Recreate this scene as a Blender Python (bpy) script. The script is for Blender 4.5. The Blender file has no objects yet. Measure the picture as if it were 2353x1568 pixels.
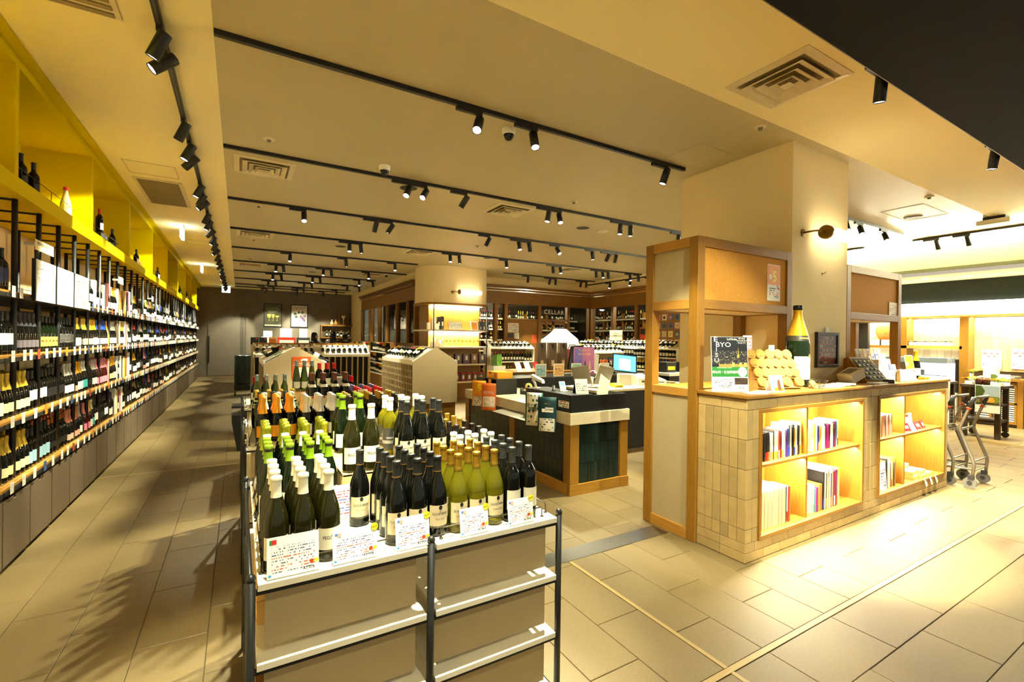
import bpy, bmesh, math, random
from mathutils import Vector, Matrix
random.seed(7)
SC = bpy.context.scene
COL = SC.collection
PI = math.pi

# ------------------------------------------------------------------ camera, world, exposure, large lights
EYE = 1.6
def _camera():
    yaw, pit, rol = 0.532488852, -0.00296495446, 0.0127780245
    fw = Vector((math.sin(yaw) * math.cos(pit), math.cos(yaw) * math.cos(pit), math.sin(pit)))
    r = Vector((math.cos(yaw), -math.sin(yaw), 0)); u = r.cross(fw)
    R = r * math.cos(rol) + u * math.sin(rol); U = R.cross(fw)
    cam = bpy.data.cameras.new('camera'); cam.sensor_width = 36; cam.lens = 36 * 1064.0 / 2353.0
    cam.clip_start = 0.02; cam.clip_end = 200
    o = bpy.data.objects.new('camera', cam); COL.objects.link(o)
    B = -fw
    o.matrix_world = Matrix(((R.x, U.x, B.x, 0), (R.y, U.y, B.y, 0), (R.z, U.z, B.z, EYE), (0, 0, 0, 1)))
    SC.camera = o
_camera()
W = bpy.data.worlds.new('world'); SC.world = W; W.use_nodes = True
W.node_tree.nodes['Background'].inputs[0].default_value = (1.0, 0.98, 0.74, 1)
W.node_tree.nodes['Background'].inputs[1].default_value = 0.17
SC.view_settings.view_transform = 'Standard'; SC.view_settings.look = 'None'
SC.view_settings.gamma = 1.0; SC.view_settings.use_curve_mapping = False
SC.view_settings.exposure = 2.1
SC.cycles.max_bounces = 8; SC.cycles.diffuse_bounces = 4; SC.cycles.glossy_bounces = 3; SC.cycles.transmission_bounces = 6; SC.cycles.transparent_max_bounces = 8
SC.cycles.caustics_reflective = False; SC.cycles.caustics_refractive = False
WARM = (1.0, 0.99, 0.70)
K_SPOT = 1.35          # all track spotlights
def area_light(name, loc, rot, sx, sy, watts, col=WARM):
    l = bpy.data.lights.new(name, 'AREA'); l.shape = 'RECTANGLE'; l.size = sx; l.size_y = sy
    l.energy = watts; l.color = col
    o = bpy.data.objects.new(name, l); o.location = loc; o.rotation_euler = rot; COL.objects.link(o); return o
# cove light in the slot of the right-hand ceiling, washing the bulkhead and the ceiling beside it
COVE = area_light('cove_light', (11.0, 3.2, 3.36), (0, PI * 0.80, 0), 0.06, 7.5, 260)

# ------------------------------------------------------------------ helpers
def lin(c):
    return tuple((v / 255 / 12.92) if v / 255 <= .04045 else ((v / 255 + .055) / 1.055) ** 2.4 for v in c)
_M = {}
def mat(name, rgb, rough=.5, metal=0.0, var=0.0, vs=8.0, bump=0.0, bs=60.0, spec=.5, emit=None, es=0.0, trans=0.0, ior=1.45, stretch=None, coat=0.0, obvar=0.0):
    if name in _M: return _M[name]
    m = bpy.data.materials.new(name); m.use_nodes = True; nt = m.node_tree
    b = nt.nodes['Principled BSDF']; c = lin(rgb) + (1,)
    b.inputs['Base Color'].default_value = c; b.inputs['Roughness'].default_value = rough; b.inputs['Metallic'].default_value = metal
    b.inputs['Specular IOR Level'].default_value = spec; b.inputs['Transmission Weight'].default_value = trans; b.inputs['IOR'].default_value = ior
    b.inputs['Coat Weight'].default_value = coat
    if emit: b.inputs['Emission Color'].default_value = lin(emit) + (1,); b.inputs['Emission Strength'].default_value = es
    if var or bump or obvar:
        tc = nt.nodes.new('ShaderNodeTexCoord'); mp = nt.nodes.new('ShaderNodeMapping'); nt.links.new(tc.outputs['Object'], mp.inputs[0])
        if stretch: mp.inputs['Scale'].default_value = stretch
        oi = nt.nodes.new('ShaderNodeObjectInfo')
        ad = nt.nodes.new('ShaderNodeVectorMath'); ad.operation = 'ADD'
        nt.links.new(mp.outputs[0], ad.inputs[0]); nt.links.new(oi.outputs['Location'], ad.inputs[1])
        src = c
        last = None
        if obvar:
            hs = nt.nodes.new('ShaderNodeHueSaturation'); hs.inputs['Color'].default_value = c
            mr = nt.nodes.new('ShaderNodeMapRange'); mr.inputs[3].default_value = 1 - obvar; mr.inputs[4].default_value = 1 + obvar
            nt.links.new(oi.outputs['Random'], mr.inputs[0]); nt.links.new(mr.outputs[0], hs.inputs['Value']); last = hs.outputs[0]
        if var:
            n = nt.nodes.new('ShaderNodeTexNoise'); n.inputs['Scale'].default_value = vs; n.inputs['Detail'].default_value = 4
            nt.links.new(ad.outputs[0], n.inputs['Vector'])
            mr = nt.nodes.new('ShaderNodeMapRange'); mr.inputs[1].default_value = .3; mr.inputs[2].default_value = .7
            mr.inputs[3].default_value = 1 - var; mr.inputs[4].default_value = 1 + var
            nt.links.new(n.outputs['Fac'], mr.inputs[0])
            hs = nt.nodes.new('ShaderNodeHueSaturation'); hs.inputs['Color'].default_value = c
            if last: nt.links.new(last, hs.inputs['Color'])
            nt.links.new(mr.outputs[0], hs.inputs['Value']); last = hs.outputs[0]
        if last: nt.links.new(last, b.inputs['Base Color'])
        if bump:
            n2 = nt.nodes.new('ShaderNodeTexNoise'); n2.inputs['Scale'].default_value = bs; n2.inputs['Detail'].default_value = 3
            nt.links.new(ad.outputs[0], n2.inputs['Vector'])
            bp = nt.nodes.new('ShaderNodeBump'); bp.inputs['Strength'].default_value = bump; bp.inputs['Distance'].default_value = .01
            nt.links.new(n2.outputs['Fac'], bp.inputs['Height']); nt.links.new(bp.outputs[0], b.inputs['Normal'])
    _M[name] = m; return m
def emis(name, rgb, s):
    if name in _M: return _M[name]
    m = bpy.data.materials.new(name); m.use_nodes = True; nt = m.node_tree; nt.nodes.clear()
    e = nt.nodes.new('ShaderNodeEmission'); e.inputs[0].default_value = lin(rgb) + (1,); e.inputs[1].default_value = s
    o = nt.nodes.new('ShaderNodeOutputMaterial'); nt.links.new(e.outputs[0], o.inputs[0]); _M[name] = m; return m
def pane(name, tint=(200, 205, 200), refl=.12):
    if name in _M: return _M[name]
    m = bpy.data.materials.new(name); m.use_nodes = True; nt = m.node_tree; nt.nodes.clear()
    t = nt.nodes.new('ShaderNodeBsdfTransparent'); t.inputs[0].default_value = lin(tint) + (1,)
    g = nt.nodes.new('ShaderNodeBsdfGlossy'); g.inputs['Roughness'].default_value = .03
    lw = nt.nodes.new('ShaderNodeLayerWeight'); lw.inputs[0].default_value = .5
    pw = nt.nodes.new('ShaderNodeMath'); pw.operation = 'POWER'; pw.inputs[1].default_value = 4; nt.links.new(lw.outputs['Facing'], pw.inputs[0])
    ma = nt.nodes.new('ShaderNodeMath'); ma.operation = 'MULTIPLY_ADD'; ma.inputs[1].default_value = .5; ma.inputs[2].default_value = refl; ma.use_clamp = True
    nt.links.new(pw.outputs[0], ma.inputs[0])
    x = nt.nodes.new('ShaderNodeMixShader'); nt.links.new(ma.outputs[0], x.inputs[0]); nt.links.new(t.outputs[0], x.inputs[1]); nt.links.new(g.outputs[0], x.inputs[2])
    o = nt.nodes.new('ShaderNodeOutputMaterial'); nt.links.new(x.outputs[0], o.inputs[0]); _M[name] = m; return m
def printed(name, bg=(245, 242, 232), ink=(60, 55, 60), ink2=(190, 60, 40), rows=14, cols=26, fill=.5, top=.0, ax=('X', 'Z'), rough=.6):
    """flat print: rows of small dashes on paper, in the card's own generated coordinates"""
    if name in _M: return _M[name]
    m = bpy.data.materials.new(name); m.use_nodes = True; nt = m.node_tree; b = nt.nodes['Principled BSDF']
    b.inputs['Roughness'].default_value = rough
    tc = nt.nodes.new('ShaderNodeTexCoord'); sp = nt.nodes.new('ShaderNodeSeparateXYZ'); nt.links.new(tc.outputs['Generated'], sp.inputs[0])
    def M(op, a, bv=None):
        n = nt.nodes.new('ShaderNodeMath'); n.operation = op
        for i, v in enumerate((a, bv)):
            if v is None: continue
            if isinstance(v, (int, float)): n.inputs[i].default_value = v
            else: nt.links.new(v, n.inputs[i])
        return n.outputs[0]
    u, v = sp.outputs[ax[0]], sp.outputs[ax[1]]
    ry = M('MULTIPLY', v, rows); rowi = M('FLOOR', ry); fr = M('FRACT', ry)
    inrow = M('MULTIPLY', M('GREATER_THAN', fr, .35), M('LESS_THAN', fr, .8))
    cb = nt.nodes.new('ShaderNodeCombineXYZ'); nt.links.new(M('FLOOR', M('MULTIPLY', u, cols)), cb.inputs[0]); nt.links.new(rowi, cb.inputs[1])
    wn = nt.nodes.new('ShaderNodeTexWhiteNoise'); wn.noise_dimensions = '2D'; nt.links.new(cb.outputs[0], wn.inputs['Vector'])
    wr = nt.nodes.new('ShaderNodeTexWhiteNoise'); wr.noise_dimensions = '1D'; nt.links.new(rowi, wr.inputs['W'])
    on = M('MULTIPLY', inrow, M('LESS_THAN', wn.outputs['Value'], fill))
    marg = M('MULTIPLY', M('MULTIPLY', M('GREATER_THAN', u, .08), M('LESS_THAN', u, .92)), M('MULTIPLY', M('GREATER_THAN', v, .1), M('LESS_THAN', v, .93 - top)))
    on = M('MULTIPLY', on, marg)
    mi = nt.nodes.new('ShaderNodeMix'); mi.data_type = 'RGBA'; mi.inputs[6].default_value = lin(ink) + (1,); mi.inputs[7].default_value = lin(ink2) + (1,)
    nt.links.new(M('GREATER_THAN', wr.outputs['Value'], .7), mi.inputs[0])
    mo = nt.nodes.new('ShaderNodeMix'); mo.data_type = 'RGBA'; mo.inputs[6].default_value = lin(bg) + (1,)
    nt.links.new(on, mo.inputs[0]); nt.links.new(mi.outputs[2], mo.inputs[7]); nt.links.new(mo.outputs[2], b.inputs['Base Color'])
    _M[name] = m; return m

class MB:
    def __init__(s): s.v = []; s.f = []; s.sm = []
    def add(s, vs, fs, smooth=False):
        o = len(s.v); s.v += [tuple(p) for p in vs]; s.f += [tuple(i + o for i in f) for f in fs]; s.sm += [smooth] * len(fs); return s
    def box(s, x0, x1, y0, y1, z0, z1):
        return s.add([(x0, y0, z0), (x1, y0, z0), (x1, y1, z0), (x0, y1, z0), (x0, y0, z1), (x1, y0, z1), (x1, y1, z1), (x0, y1, z1)],
                     [(0, 3, 2, 1), (4, 5, 6, 7), (0, 1, 5, 4), (1, 2, 6, 5), (2, 3, 7, 6), (3, 0, 4, 7)])
    def cyl(s, p0, p1, r0, r1=None, n=16, smooth=True):
        r1 = r0 if r1 is None else r1; p0 = Vector(p0); p1 = Vector(p1); d = (p1 - p0).normalized()
        a = d.orthogonal().normalized(); b = d.cross(a); vs = []
        for p, r in ((p0, r0), (p1, r1)):
            for i in range(n):
                t = 2 * PI * i / n; vs.append(p + (a * math.cos(t) + b * math.sin(t)) * r)
        s.add(vs, [(i, (i + 1) % n, n + (i + 1) % n, n + i) for i in range(n)], smooth)
        o = len(s.v) - 2 * n
        s.f += [tuple(o + i for i in reversed(range(n))), tuple(o + n + i for i in range(n))]; s.sm += [False, False]; return s
    def lathe(s, prof, n=20, c=(0, 0, 0), caps=True, a0=0.0, a1=2 * PI, smooth=True):
        full = abs(a1 - a0 - 2 * PI) < 1e-6; m = n if full else n + 1; vs = []
        for r, z in prof:
            for i in range(m):
                t = a0 + (a1 - a0) * i / n; vs.append((c[0] + r * math.cos(t), c[1] + r * math.sin(t), c[2] + z))
        fs = []
        for k in range(len(prof) - 1):
            for i in range(n):
                j = (i + 1) % m; fs.append((k * m + i, k * m + j, (k + 1) * m + j, (k + 1) * m + i))
        o = len(s.v); s.add(vs, fs, smooth)
        if caps and full:
            if prof[0][0] > 1e-5: s.f.append(tuple(o + i for i in reversed(range(n)))); s.sm.append(False)
            if prof[-1][0] > 1e-5: s.f.append(tuple(o + (len(prof) - 1) * m + i for i in range(n))); s.sm.append(False)
        return s
    def tube(s, pts, r, n=8, closed=False):
        P = [Vector(p) for p in pts]; m = len(P); vs = []; a = None
        for i, p in enumerate(P):
            if closed: d = (P[(i + 1) % m] - P[i - 1])
            else: d = (P[min(i + 1, m - 1)] - P[max(i - 1, 0)])
            d.normalize()
            a = d.orthogonal().normalized() if a is None else (a - d * a.dot(d)).normalized()
            b = d.cross(a)
            for k in range(n):
                t = 2 * PI * k / n; vs.append(p + (a * math.cos(t) + b * math.sin(t)) * r)
        fs = []
        for i in range(m if closed else m - 1):
            j = (i + 1) % m
            for k in range(n): fs.append((i * n + k, i * n + (k + 1) % n, j * n + (k + 1) % n, j * n + k))
        if not closed: fs += [tuple(reversed(range(n))), tuple((m - 1) * n + k for k in range(n))]
        return s.add(vs, fs, True)
    def prism(s, poly, h0, h1, ax='z'):
        def q(u, v, h): return {'z': (u, v, h), 'y': (u, h, v), 'x': (h, u, v)}[ax]
        n = len(poly); vs = [q(u, v, h0) for u, v in poly] + [q(u, v, h1) for u, v in poly]
        fs = [tuple(reversed(range(n))), tuple(range(n, 2 * n))] + [(i, (i + 1) % n, n + (i + 1) % n, n + i) for i in range(n)]
        return s.add(vs, fs)
    def quad(s, *p): return s.add(p, [tuple(range(len(p)))])
    def mesh(s, name, m=None):
        me = bpy.data.meshes.new(name); me.from_pydata(s.v, [], s.f); me.polygons.foreach_set('use_smooth', s.sm)
        me.validate(); bm = bmesh.new(); bm.from_mesh(me); bmesh.ops.recalc_face_normals(bm, faces=bm.faces); bm.to_mesh(me); bm.free()
        if m: me.materials.append(m)
        me.update(); return me
    def build(s, name, m, parent=None, loc=None, rot=None, bev=0, seg=2):
        o = put(name, s.mesh(name, m), parent, loc, rot)
        if bev:
            b = o.modifiers.new('bevel', 'BEVEL'); b.width = bev; b.segments = seg; b.limit_method = 'ANGLE'
        return o
def put(name, me, parent=None, loc=None, rot=None):
    o = bpy.data.objects.new(name, me); COL.objects.link(o)
    if loc: o.location = loc
    if rot: o.rotation_euler = rot
    if parent: o.parent = parent
    return o
_C = {}
def cached(key, fn):
    if key not in _C: _C[key] = fn()
    return _C[key]
def tag(o, label, cat, group=None):
    o['label'] = label; o['category'] = cat
    if group: o['group'] = group
    return o
def thing(name, label, cat, loc=(0, 0, 0), rz=0.0, group=None):
    o = bpy.data.objects.new(name, None); COL.objects.link(o); o.empty_display_size = .05; o.location = loc; o.rotation_euler = (0, 0, rz)
    return tag(o, label, cat, group)
def struct(o): o['kind'] = 'structure'; return o
def stuff(o): o['kind'] = 'stuff'; return o
def B(name, m, parent, x0, x1, y0, y1, z0, z1, bev=0):
    """one box-shaped piece with its origin at its own base"""
    cx, cy = (x0 + x1) / 2, (y0 + y1) / 2
    return MB().box(x0 - cx, x1 - cx, y0 - cy, y1 - cy, 0, z1 - z0).build(name, m, parent, (cx, cy, z0), bev=bev)
ONES = ['zeroth', 'first', 'second', 'third', 'fourth', 'fifth', 'sixth', 'seventh', 'eighth', 'ninth', 'tenth', 'eleventh', 'twelfth', 'thirteenth', 'fourteenth', 'fifteenth', 'sixteenth', 'seventeenth', 'eighteenth', 'nineteenth']
TENS = {2: 'twenty', 3: 'thirty', 4: 'forty', 5: 'fifty', 6: 'sixty', 7: 'seventy', 8: 'eighty', 9: 'ninety'}
TENTH = {2: 'twentieth', 3: 'thirtieth', 4: 'fortieth', 5: 'fiftieth', 6: 'sixtieth', 7: 'seventieth', 8: 'eightieth', 9: 'ninetieth'}
def nth(n):
    if n < 20: return ONES[n]
    if n >= 100: return 'hundred-and-' + nth(n - 100) if n > 100 else 'hundredth'
    return TENTH[n // 10] if n % 10 == 0 else TENS[n // 10] + '-' + ONES[n % 10]
def text_mesh(s, size=1.0, bold=0.0, ext=0.0, align='CENTER', spacing=1.0):
    """outline text from the built-in font as a mesh in the XY plane"""
    def f():
        c = bpy.data.curves.new('lettering', 'FONT'); c.body = s; c.size = size; c.align_x = align; c.align_y = 'CENTER'; c.extrude = ext
        c.offset = bold; c.space_character = spacing; c.resolution_u = 2
        o = bpy.data.objects.new('lettering', c); COL.objects.link(o)
        bpy.context.view_layer.update()
        me = bpy.data.meshes.new_from_object(o.evaluated_get(bpy.context.evaluated_depsgraph_get()))
        bpy.data.objects.remove(o); bpy.data.curves.remove(c); return me
    return cached(('text', s, size, bold, ext, align, spacing), f)
def letters(s, size, m, parent, loc, rot=(PI / 2, 0, 0), align='CENTER', bold=0.0, spacing=1.0, name='lettering', sx=1.0, ext=0.0):
    me = text_mesh(s, 1.0, bold, ext, align, spacing).copy(); me.materials.clear(); me.materials.append(m)
    o = put(name, me, parent, loc, rot); o.scale = (size * sx, size, size); return o

# ------------------------------------------------------------------ materials
BLACK = mat('black_powder_coat', (22, 22, 22), .42)
BLACKG = mat('black_gloss', (14, 14, 15), .25)
WHITE = mat('white_laminate', (236, 228, 208), .45, var=.03, vs=3)
WHITEP = mat('white_paint', (238, 232, 215), .6)
CREAM = mat('cream_plaster', (238, 216, 164), .85, var=.03, vs=1.5, bump=.05, bs=200)
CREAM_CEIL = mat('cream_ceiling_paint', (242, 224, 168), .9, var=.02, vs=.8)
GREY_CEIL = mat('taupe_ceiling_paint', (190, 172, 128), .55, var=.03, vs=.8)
DARK_CEIL = mat('charcoal_ceiling', (15, 15, 11), .8, spec=.2, var=.12, vs=3, bump=.1, bs=20, stretch=(1, 6, 1))
GREYWALL = mat('grey_plaster', (106, 96, 82), .8, var=.12, vs=2.5, bump=.08, bs=40)
YELLOW = mat('yellow_lacquer', (204, 178, 0), .55, spec=.05)
OAK = mat('oak', (138, 95, 25), .45, var=.14, vs=5, stretch=(14, 14, 1.2), bump=.04, bs=30)
OAKH = mat('oak_horizontal', (140, 97, 28), .45, var=.13, vs=5, stretch=(1.2, 14, 14), bump=.04, bs=30)
OAKY = mat('oak_shelf', (172, 122, 48), .45, var=.12, vs=5, stretch=(14, 1.0, 14))
OAKD = mat('brown_oak', (128, 84, 22), .5, var=.12, vs=5, stretch=(10, 10, 1.2))
PINE = mat('pine', (226, 186, 118), .6, var=.1, vs=5, stretch=(1.2, 12, 12))
DARKWOOD = mat('dark_wood', (58, 42, 30), .55, var=.2, vs=6, stretch=(2, 2, 10))
BEIGEP = mat('beige_panel', (170, 150, 112), .55, var=.02, vs=30)
TAUPE = mat('taupe_door', (104, 88, 68), .55, var=.04, vs=25)
CORK = mat('cork_board', (196, 138, 52), .85, var=.22, vs=160, bump=.1, bs=200)
STONE = mat('pale_stone', (205, 190, 155), .45, var=.07, vs=9, bump=.03, bs=60)
TILEM = mat('handmade_tile', (168, 142, 92), .42, var=.08, vs=14, obvar=.14, bump=.12, bs=26)
GTILE = mat('green_glazed_tile', (22, 34, 27), .28, var=.22, vs=10, obvar=.35, bump=.15, bs=30)
GROUT = mat('grout', (70, 58, 40), .9)
FTILE = mat('floor_granite', (106, 88, 54), .5, var=.10, vs=90, obvar=.07, bump=.10, bs=260)
STEEL = mat('brushed_steel', (150, 146, 138), .32, metal=1.0, var=.05, vs=30)
BRASS = mat('brass', (150, 118, 60), .3, metal=1.0)
WIRE = mat('dark_wire', (70, 62, 50), .35, metal=.9)
LENS = emis('lamp_lens', (255, 244, 220), 4.0)
GLOW = emis('lit_tube', (255, 240, 205), 2.4)
LIGHTBOX = emis('lightbox_face', (255, 246, 225), 4.0)
EXITG = emis('exit_glow', (190, 255, 235), 2.2)
CARD = printed('price_card_print')
PAPER = mat('paper', (244, 240, 228), .7)
# ================================================================== STRUCTURE
ZC = 3.52
def slab(name, m, *a): return struct(B(name, m, None, *a))
# ---- floor with its tiles
floor = slab('floor', GROUT, -2.0, 14.2, -3.0, 22.2, -.08, -.005)
FOX, FOY = floor.location.x, floor.location.y
def cam_px(p):
    c = SC.camera.matrix_world.inverted() @ Vector(p)
    if c.z > -.2: return None
    return (1176.5 + 1064 * c.x / -c.z, 784 - 1064 * c.y / -c.z, -c.z)
tiles = []
def addt(x0, x1, y0, y1):
    if x1 - x0 > .03 and y1 - y0 > .03: tiles.append((x0, x1, y0, y1))
k = 0
x = -.13 - .3133 * 6
while x < 13.6:
    x0, x1 = x, x + .3133; y = 1.41 - (.3125 if k % 2 else 0) + random.choice((0, -.05))
    while y < 21.8:
        addt(max(x0, -1.95), x1, max(y, 1.41), min(y + .625, 21.8)); y += .625
    x += .3133; k += 1
for k in range(14):
    y1 = 1.375 - .32 * k; x = -2 + (.3125 if k % 2 else 0)
    while x < 13.6: addt(max(x, -1.95), x + .625, y1 - .32, y1); x += .625
def score(t):
    p = cam_px(((t[0] + t[1]) / 2, (t[2] + t[3]) / 2, 0))
    if not p or not (-60 < p[0] < 2413 and 780 < p[1] < 1640): return 0
    if -.05 < t[0] < 1.2 and t[2] > 1.5 and t[2] < 6.5: return 0
    if 3.1 < t[0] and t[1] < 6.9 and 2.0 < t[2] < 3.2: return 0
    return 1 / p[2]
tiles.sort(key=lambda t: -score(t))
def tile_mesh(w, d):
    def f():
        b = .0025; x, y = w / 2 - .0015, d / 2 - .0015
        m = MB(); m.add([(-x, -y, -.006), (x, -y, -.006), (x, y, -.006), (-x, y, -.006), (-x, -y, -b), (x, -y, -b), (x, y, -b), (-x, y, -b), (-x + b, -y + b, 0), (x - b, -y + b, 0), (x - b, y - b, 0), (-x + b, y - b, 0)],
              [(0, 1, 5, 4), (1, 2, 6, 5), (2, 3, 7, 6), (3, 0, 4, 7), (4, 5, 9, 8), (5, 6, 10, 9), (6, 7, 11, 10), (7, 4, 8, 11), (8, 9, 10, 11)])
        return m.mesh('floor_tile', FTILE)
    return cached(('ft', round(w, 3), round(d, 3)), f)
rest = MB()
for i, t in enumerate(tiles):
    w, d = t[1] - t[0], t[3] - t[2]; c = ((t[0] + t[1]) / 2, (t[2] + t[3]) / 2)
    if i < 290:
        o = put('floor_tile', tile_mesh(w, d), floor, (c[0] - FOX, c[1] - FOY, .08)); o.location.z = .08 - random.random() * .0006
    else:
        g = .0015; rest.box(t[0] + g - FOX, t[1] - g - FOX, t[2] + g - FOY, t[3] - g - FOY, .074, .08)
stuff(rest.build('floor_tile_field', FTILE, floor))
STRIP = mat('floor_wood_strip', (150, 126, 78), .5, var=.25, vs=10, stretch=(1, 40, 1))
STRIP2 = mat('floor_wood_strip_lengthwise', (150, 126, 78), .5, var=.25, vs=10, stretch=(40, 1, 1))
def fstrip(n, m, x0, x1, y0, y1, z=.0015):
    MB().box(x0 - FOX, x1 - FOX, y0 - FOY, y1 - FOY, .07, .08 + z).build(n, m, floor)
fstrip('joint_strip', STRIP, 1.25, 13.0, 1.377, 1.408)
fstrip('joint_strip', STRIP2, 2.063, 2.088, 1.41, 2.65)
fstrip('joint_strip', STRIP2, 2.063, 2.088, -.5, 1.376)
fstrip('steel_plate', STEEL, 1.22, 3.11, 2.66, 2.83, .003)
fstrip('joint_strip', STRIP, -1.37, 0.0, 6.75, 6.775)
# ---- ceiling
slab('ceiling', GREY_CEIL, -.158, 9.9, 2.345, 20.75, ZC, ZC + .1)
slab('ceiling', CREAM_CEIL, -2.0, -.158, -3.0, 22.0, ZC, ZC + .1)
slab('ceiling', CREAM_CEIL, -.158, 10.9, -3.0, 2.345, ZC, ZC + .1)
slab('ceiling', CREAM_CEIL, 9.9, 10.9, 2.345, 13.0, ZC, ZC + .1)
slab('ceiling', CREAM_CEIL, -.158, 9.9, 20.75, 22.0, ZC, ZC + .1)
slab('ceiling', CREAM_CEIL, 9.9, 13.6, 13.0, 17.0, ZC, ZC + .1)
dk = slab('ceiling', DARK_CEIL, 1.9, 10.8, -3.0, 1.375, 3.32, ZC - .002)
B('edge_trim', mat('grey_metal', (120, 112, 96), .4, metal=.6), dk, 1.9 - dk.location.x, 10.8 - dk.location.x, 1.375 - dk.location.y, 1.381 - dk.location.y, 0, .012)
# right-hand bulkhead with cove
slab('trim_1', CREAM_CEIL, 11.1, 11.2, -1.0, 13.0, 3.03, 3.8)
slab('ceiling', CREAM_CEIL, 10.86, 11.2, -1.0, 13.0, 3.74, 3.84)
slab('trim_2', CREAM_CEIL, 10.86, 10.9, -1.0, 13.0, ZC + .1, 3.74)
slab('trim_3', mat('deep_green_grey', (44, 50, 42), .6), 11.1, 11.66, -1.0, 13.0, 2.965, 3.03)
slab('ceiling', CREAM_CEIL, 11.66, 13.6, -1.0, 13.0, 2.97, 3.05)
slab('trim_4', mat('deep_green_fascia', (30, 42, 38), .55), 13.02, 13.4, -1.0, 13.0, 2.52, 2.97)
# ---- walls
slab('wall_left', CREAM, -2.05, -1.88, -3.0, 22.0, 0, ZC)
wb = slab('wall_back', GREYWALL, -2.0, 4.36, 21.78, 21.95, 0, ZC)
B('wall_panel', GREYWALL, wb, .22 - 1.18, 4.36 - 1.18, 21.74 - 21.865, 21.78 - 21.865, 0, ZC)
door = slab('door_1', mat('grey_door', (112, 102, 88), .6, var=.05, vs=4), -1.06, .18, 21.755, 21.785, .02, 2.54)
B('handle', BLACK, door, -.6, -.565, -.05, -.015, .52, 1.57)
B('edge_strip', mat('grey_door_frame', (84, 78, 68), .6), door, .47, .6, -.017, -.014, 0, 2.52)
slab('wall_right', mat('pale_plaster_right', (214, 196, 160), .8), 13.4, 13.55, -1.0, 13.0, 0, 2.97)
slab('wall_cellar_back', mat('cellar_dark', (40, 34, 26), .7), 4.4, 13.5, 16.4, 16.5, 0, ZC)
slab('wall_cellar_side', _M['cellar_dark'], 12.9, 13.0, 5.2, 16.4, 0, ZC)
slab('wall_return', CREAM, 4.36, 4.5, 19.75, 21.9, 0, ZC)
# square pillar
pil = slab('wall_pillar', CREAM, 4.5, 5.56, 2.44, 3.72, 0, ZC)
# ---- cellar front: wood fascia, mouldings, posts, transoms, panes
def framed_wall(name, axis, pos, a0, a1, posts, rails, panels, glass, depth=.12):
    """axis 'x': runs along X at Y=pos facing -Y; axis 'y': runs along Y at X=pos facing -X"""
    def bx(n, m, p, u0, u1, d0, d1, z0, z1):
        if axis == 'x': return B(n, m, p, u0, u1, pos + d0, pos + d1, z0, z1)
        return B(n, m, p, pos + d0, pos + d1, u0, u1, z0, z1)
    w = struct(bx(name, OAKD, None, a0, a1, 0, depth, 2.73, 3.06))
    ox, oy, oz = w.location
    def ch(n, m, u0, u1, d0, d1, z0, z1):
        o = bx(n, m, None, u0, u1, d0, d1, z0, z1); o.parent = w; o.location = (o.location.x - ox, o.location.y - oy, o.location.z - oz); return o
    for j, (z0, z1, d) in enumerate(((3.06, 3.12, .0), (3.15, 3.2, -.06), (3.23, 3.29, -.12), (3.31, 3.52, -.04))):
        ch('moulding', OAKD if j < 3 else CREAM, a0, a1, d, depth, z0, z1)
    ch('bottom_rail', OAKD, a0, a1, 0, depth, 0, 1.46) if rails else None
    for u in posts: ch('post', OAKD, u - .055, u + .055, -.015, depth, 0, 2.73)
    for (u0, u1, z0, z1, m, d) in panels: ch('panel', m, u0, u1, d, d + .03, z0, z1)
    for (u0, u1, z0, z1) in glass: ch('pane', pane('cellar_pane', (190, 190, 180), .04), u0, u1, .05, .058, z0, z1)
    return w
cf = framed_wall('wall_cellar_front', 'x', 12.7, 4.4, 10.72, [6.9, 7.25, 8.53, 9.71, 10.66], False,
    [(7.3, 8.48, .0, 2.2, OAKD, .03), (7.3, 8.48, 2.2, 2.27, OAKD, -.01), (8.58, 9.66, 2.22, 2.3, OAKD, -.01), (9.76, 10.61, 0, 1.46, OAKD, .0), (4.4, 6.85, 0, .5, OAKD, .0), (6.95, 7.2, 0, .5, OAKD, 0)],
    [(7.3, 8.48, 2.27, 2.73), (8.58, 9.66, 2.3, 2.73), (9.76, 10.61, 1.46, 2.73), (6.95, 7.2, .5, 2.73)])
cr = framed_wall('wall_cellar_right', 'y', 10.67, 5.0, 12.7, [12.6, 11.56, 10.5, 9.44, 8.38], False,
    [(8.4, 12.6, 0, 1.46, OAKD, .0), (5.0, 8.38, 0, 2.73, CREAM, -.0)],
    [(11.6, 12.55, 1.46, 2.73), (10.55, 11.5, 1.46, 2.73), (9.49, 10.45, 1.46, 2.73), (8.43, 9.39, 1.46, 2.73)])
cl = framed_wall('wall_cellar_left', 'y', 4.36, 12.9, 19.75, [19.7, 18.05, 17.0, 15.9, 14.75, 13.65, 12.95], False,
    [(12.9, 19.75, 0, 1.46, OAKD, .0), (18.1, 18.5, 1.46, 2.73, OAKD, 0.0)],
    [(18.5, 19.65, 1.46, 2.73), (17.05, 18.0, 1.46, 2.73), (15.95, 16.95, 1.46, 2.73), (14.8, 15.85, 1.46, 2.73), (13.7, 14.7, 1.46, 2.73), (13.0, 13.6, 1.46, 2.73)])
letters('CELLAR', .2, WHITEP, cf, (9.1 - cf.location.x, -.075, 2.53 - 2.73), bold=.008, spacing=1.25, name='cellar_lettering')
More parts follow.
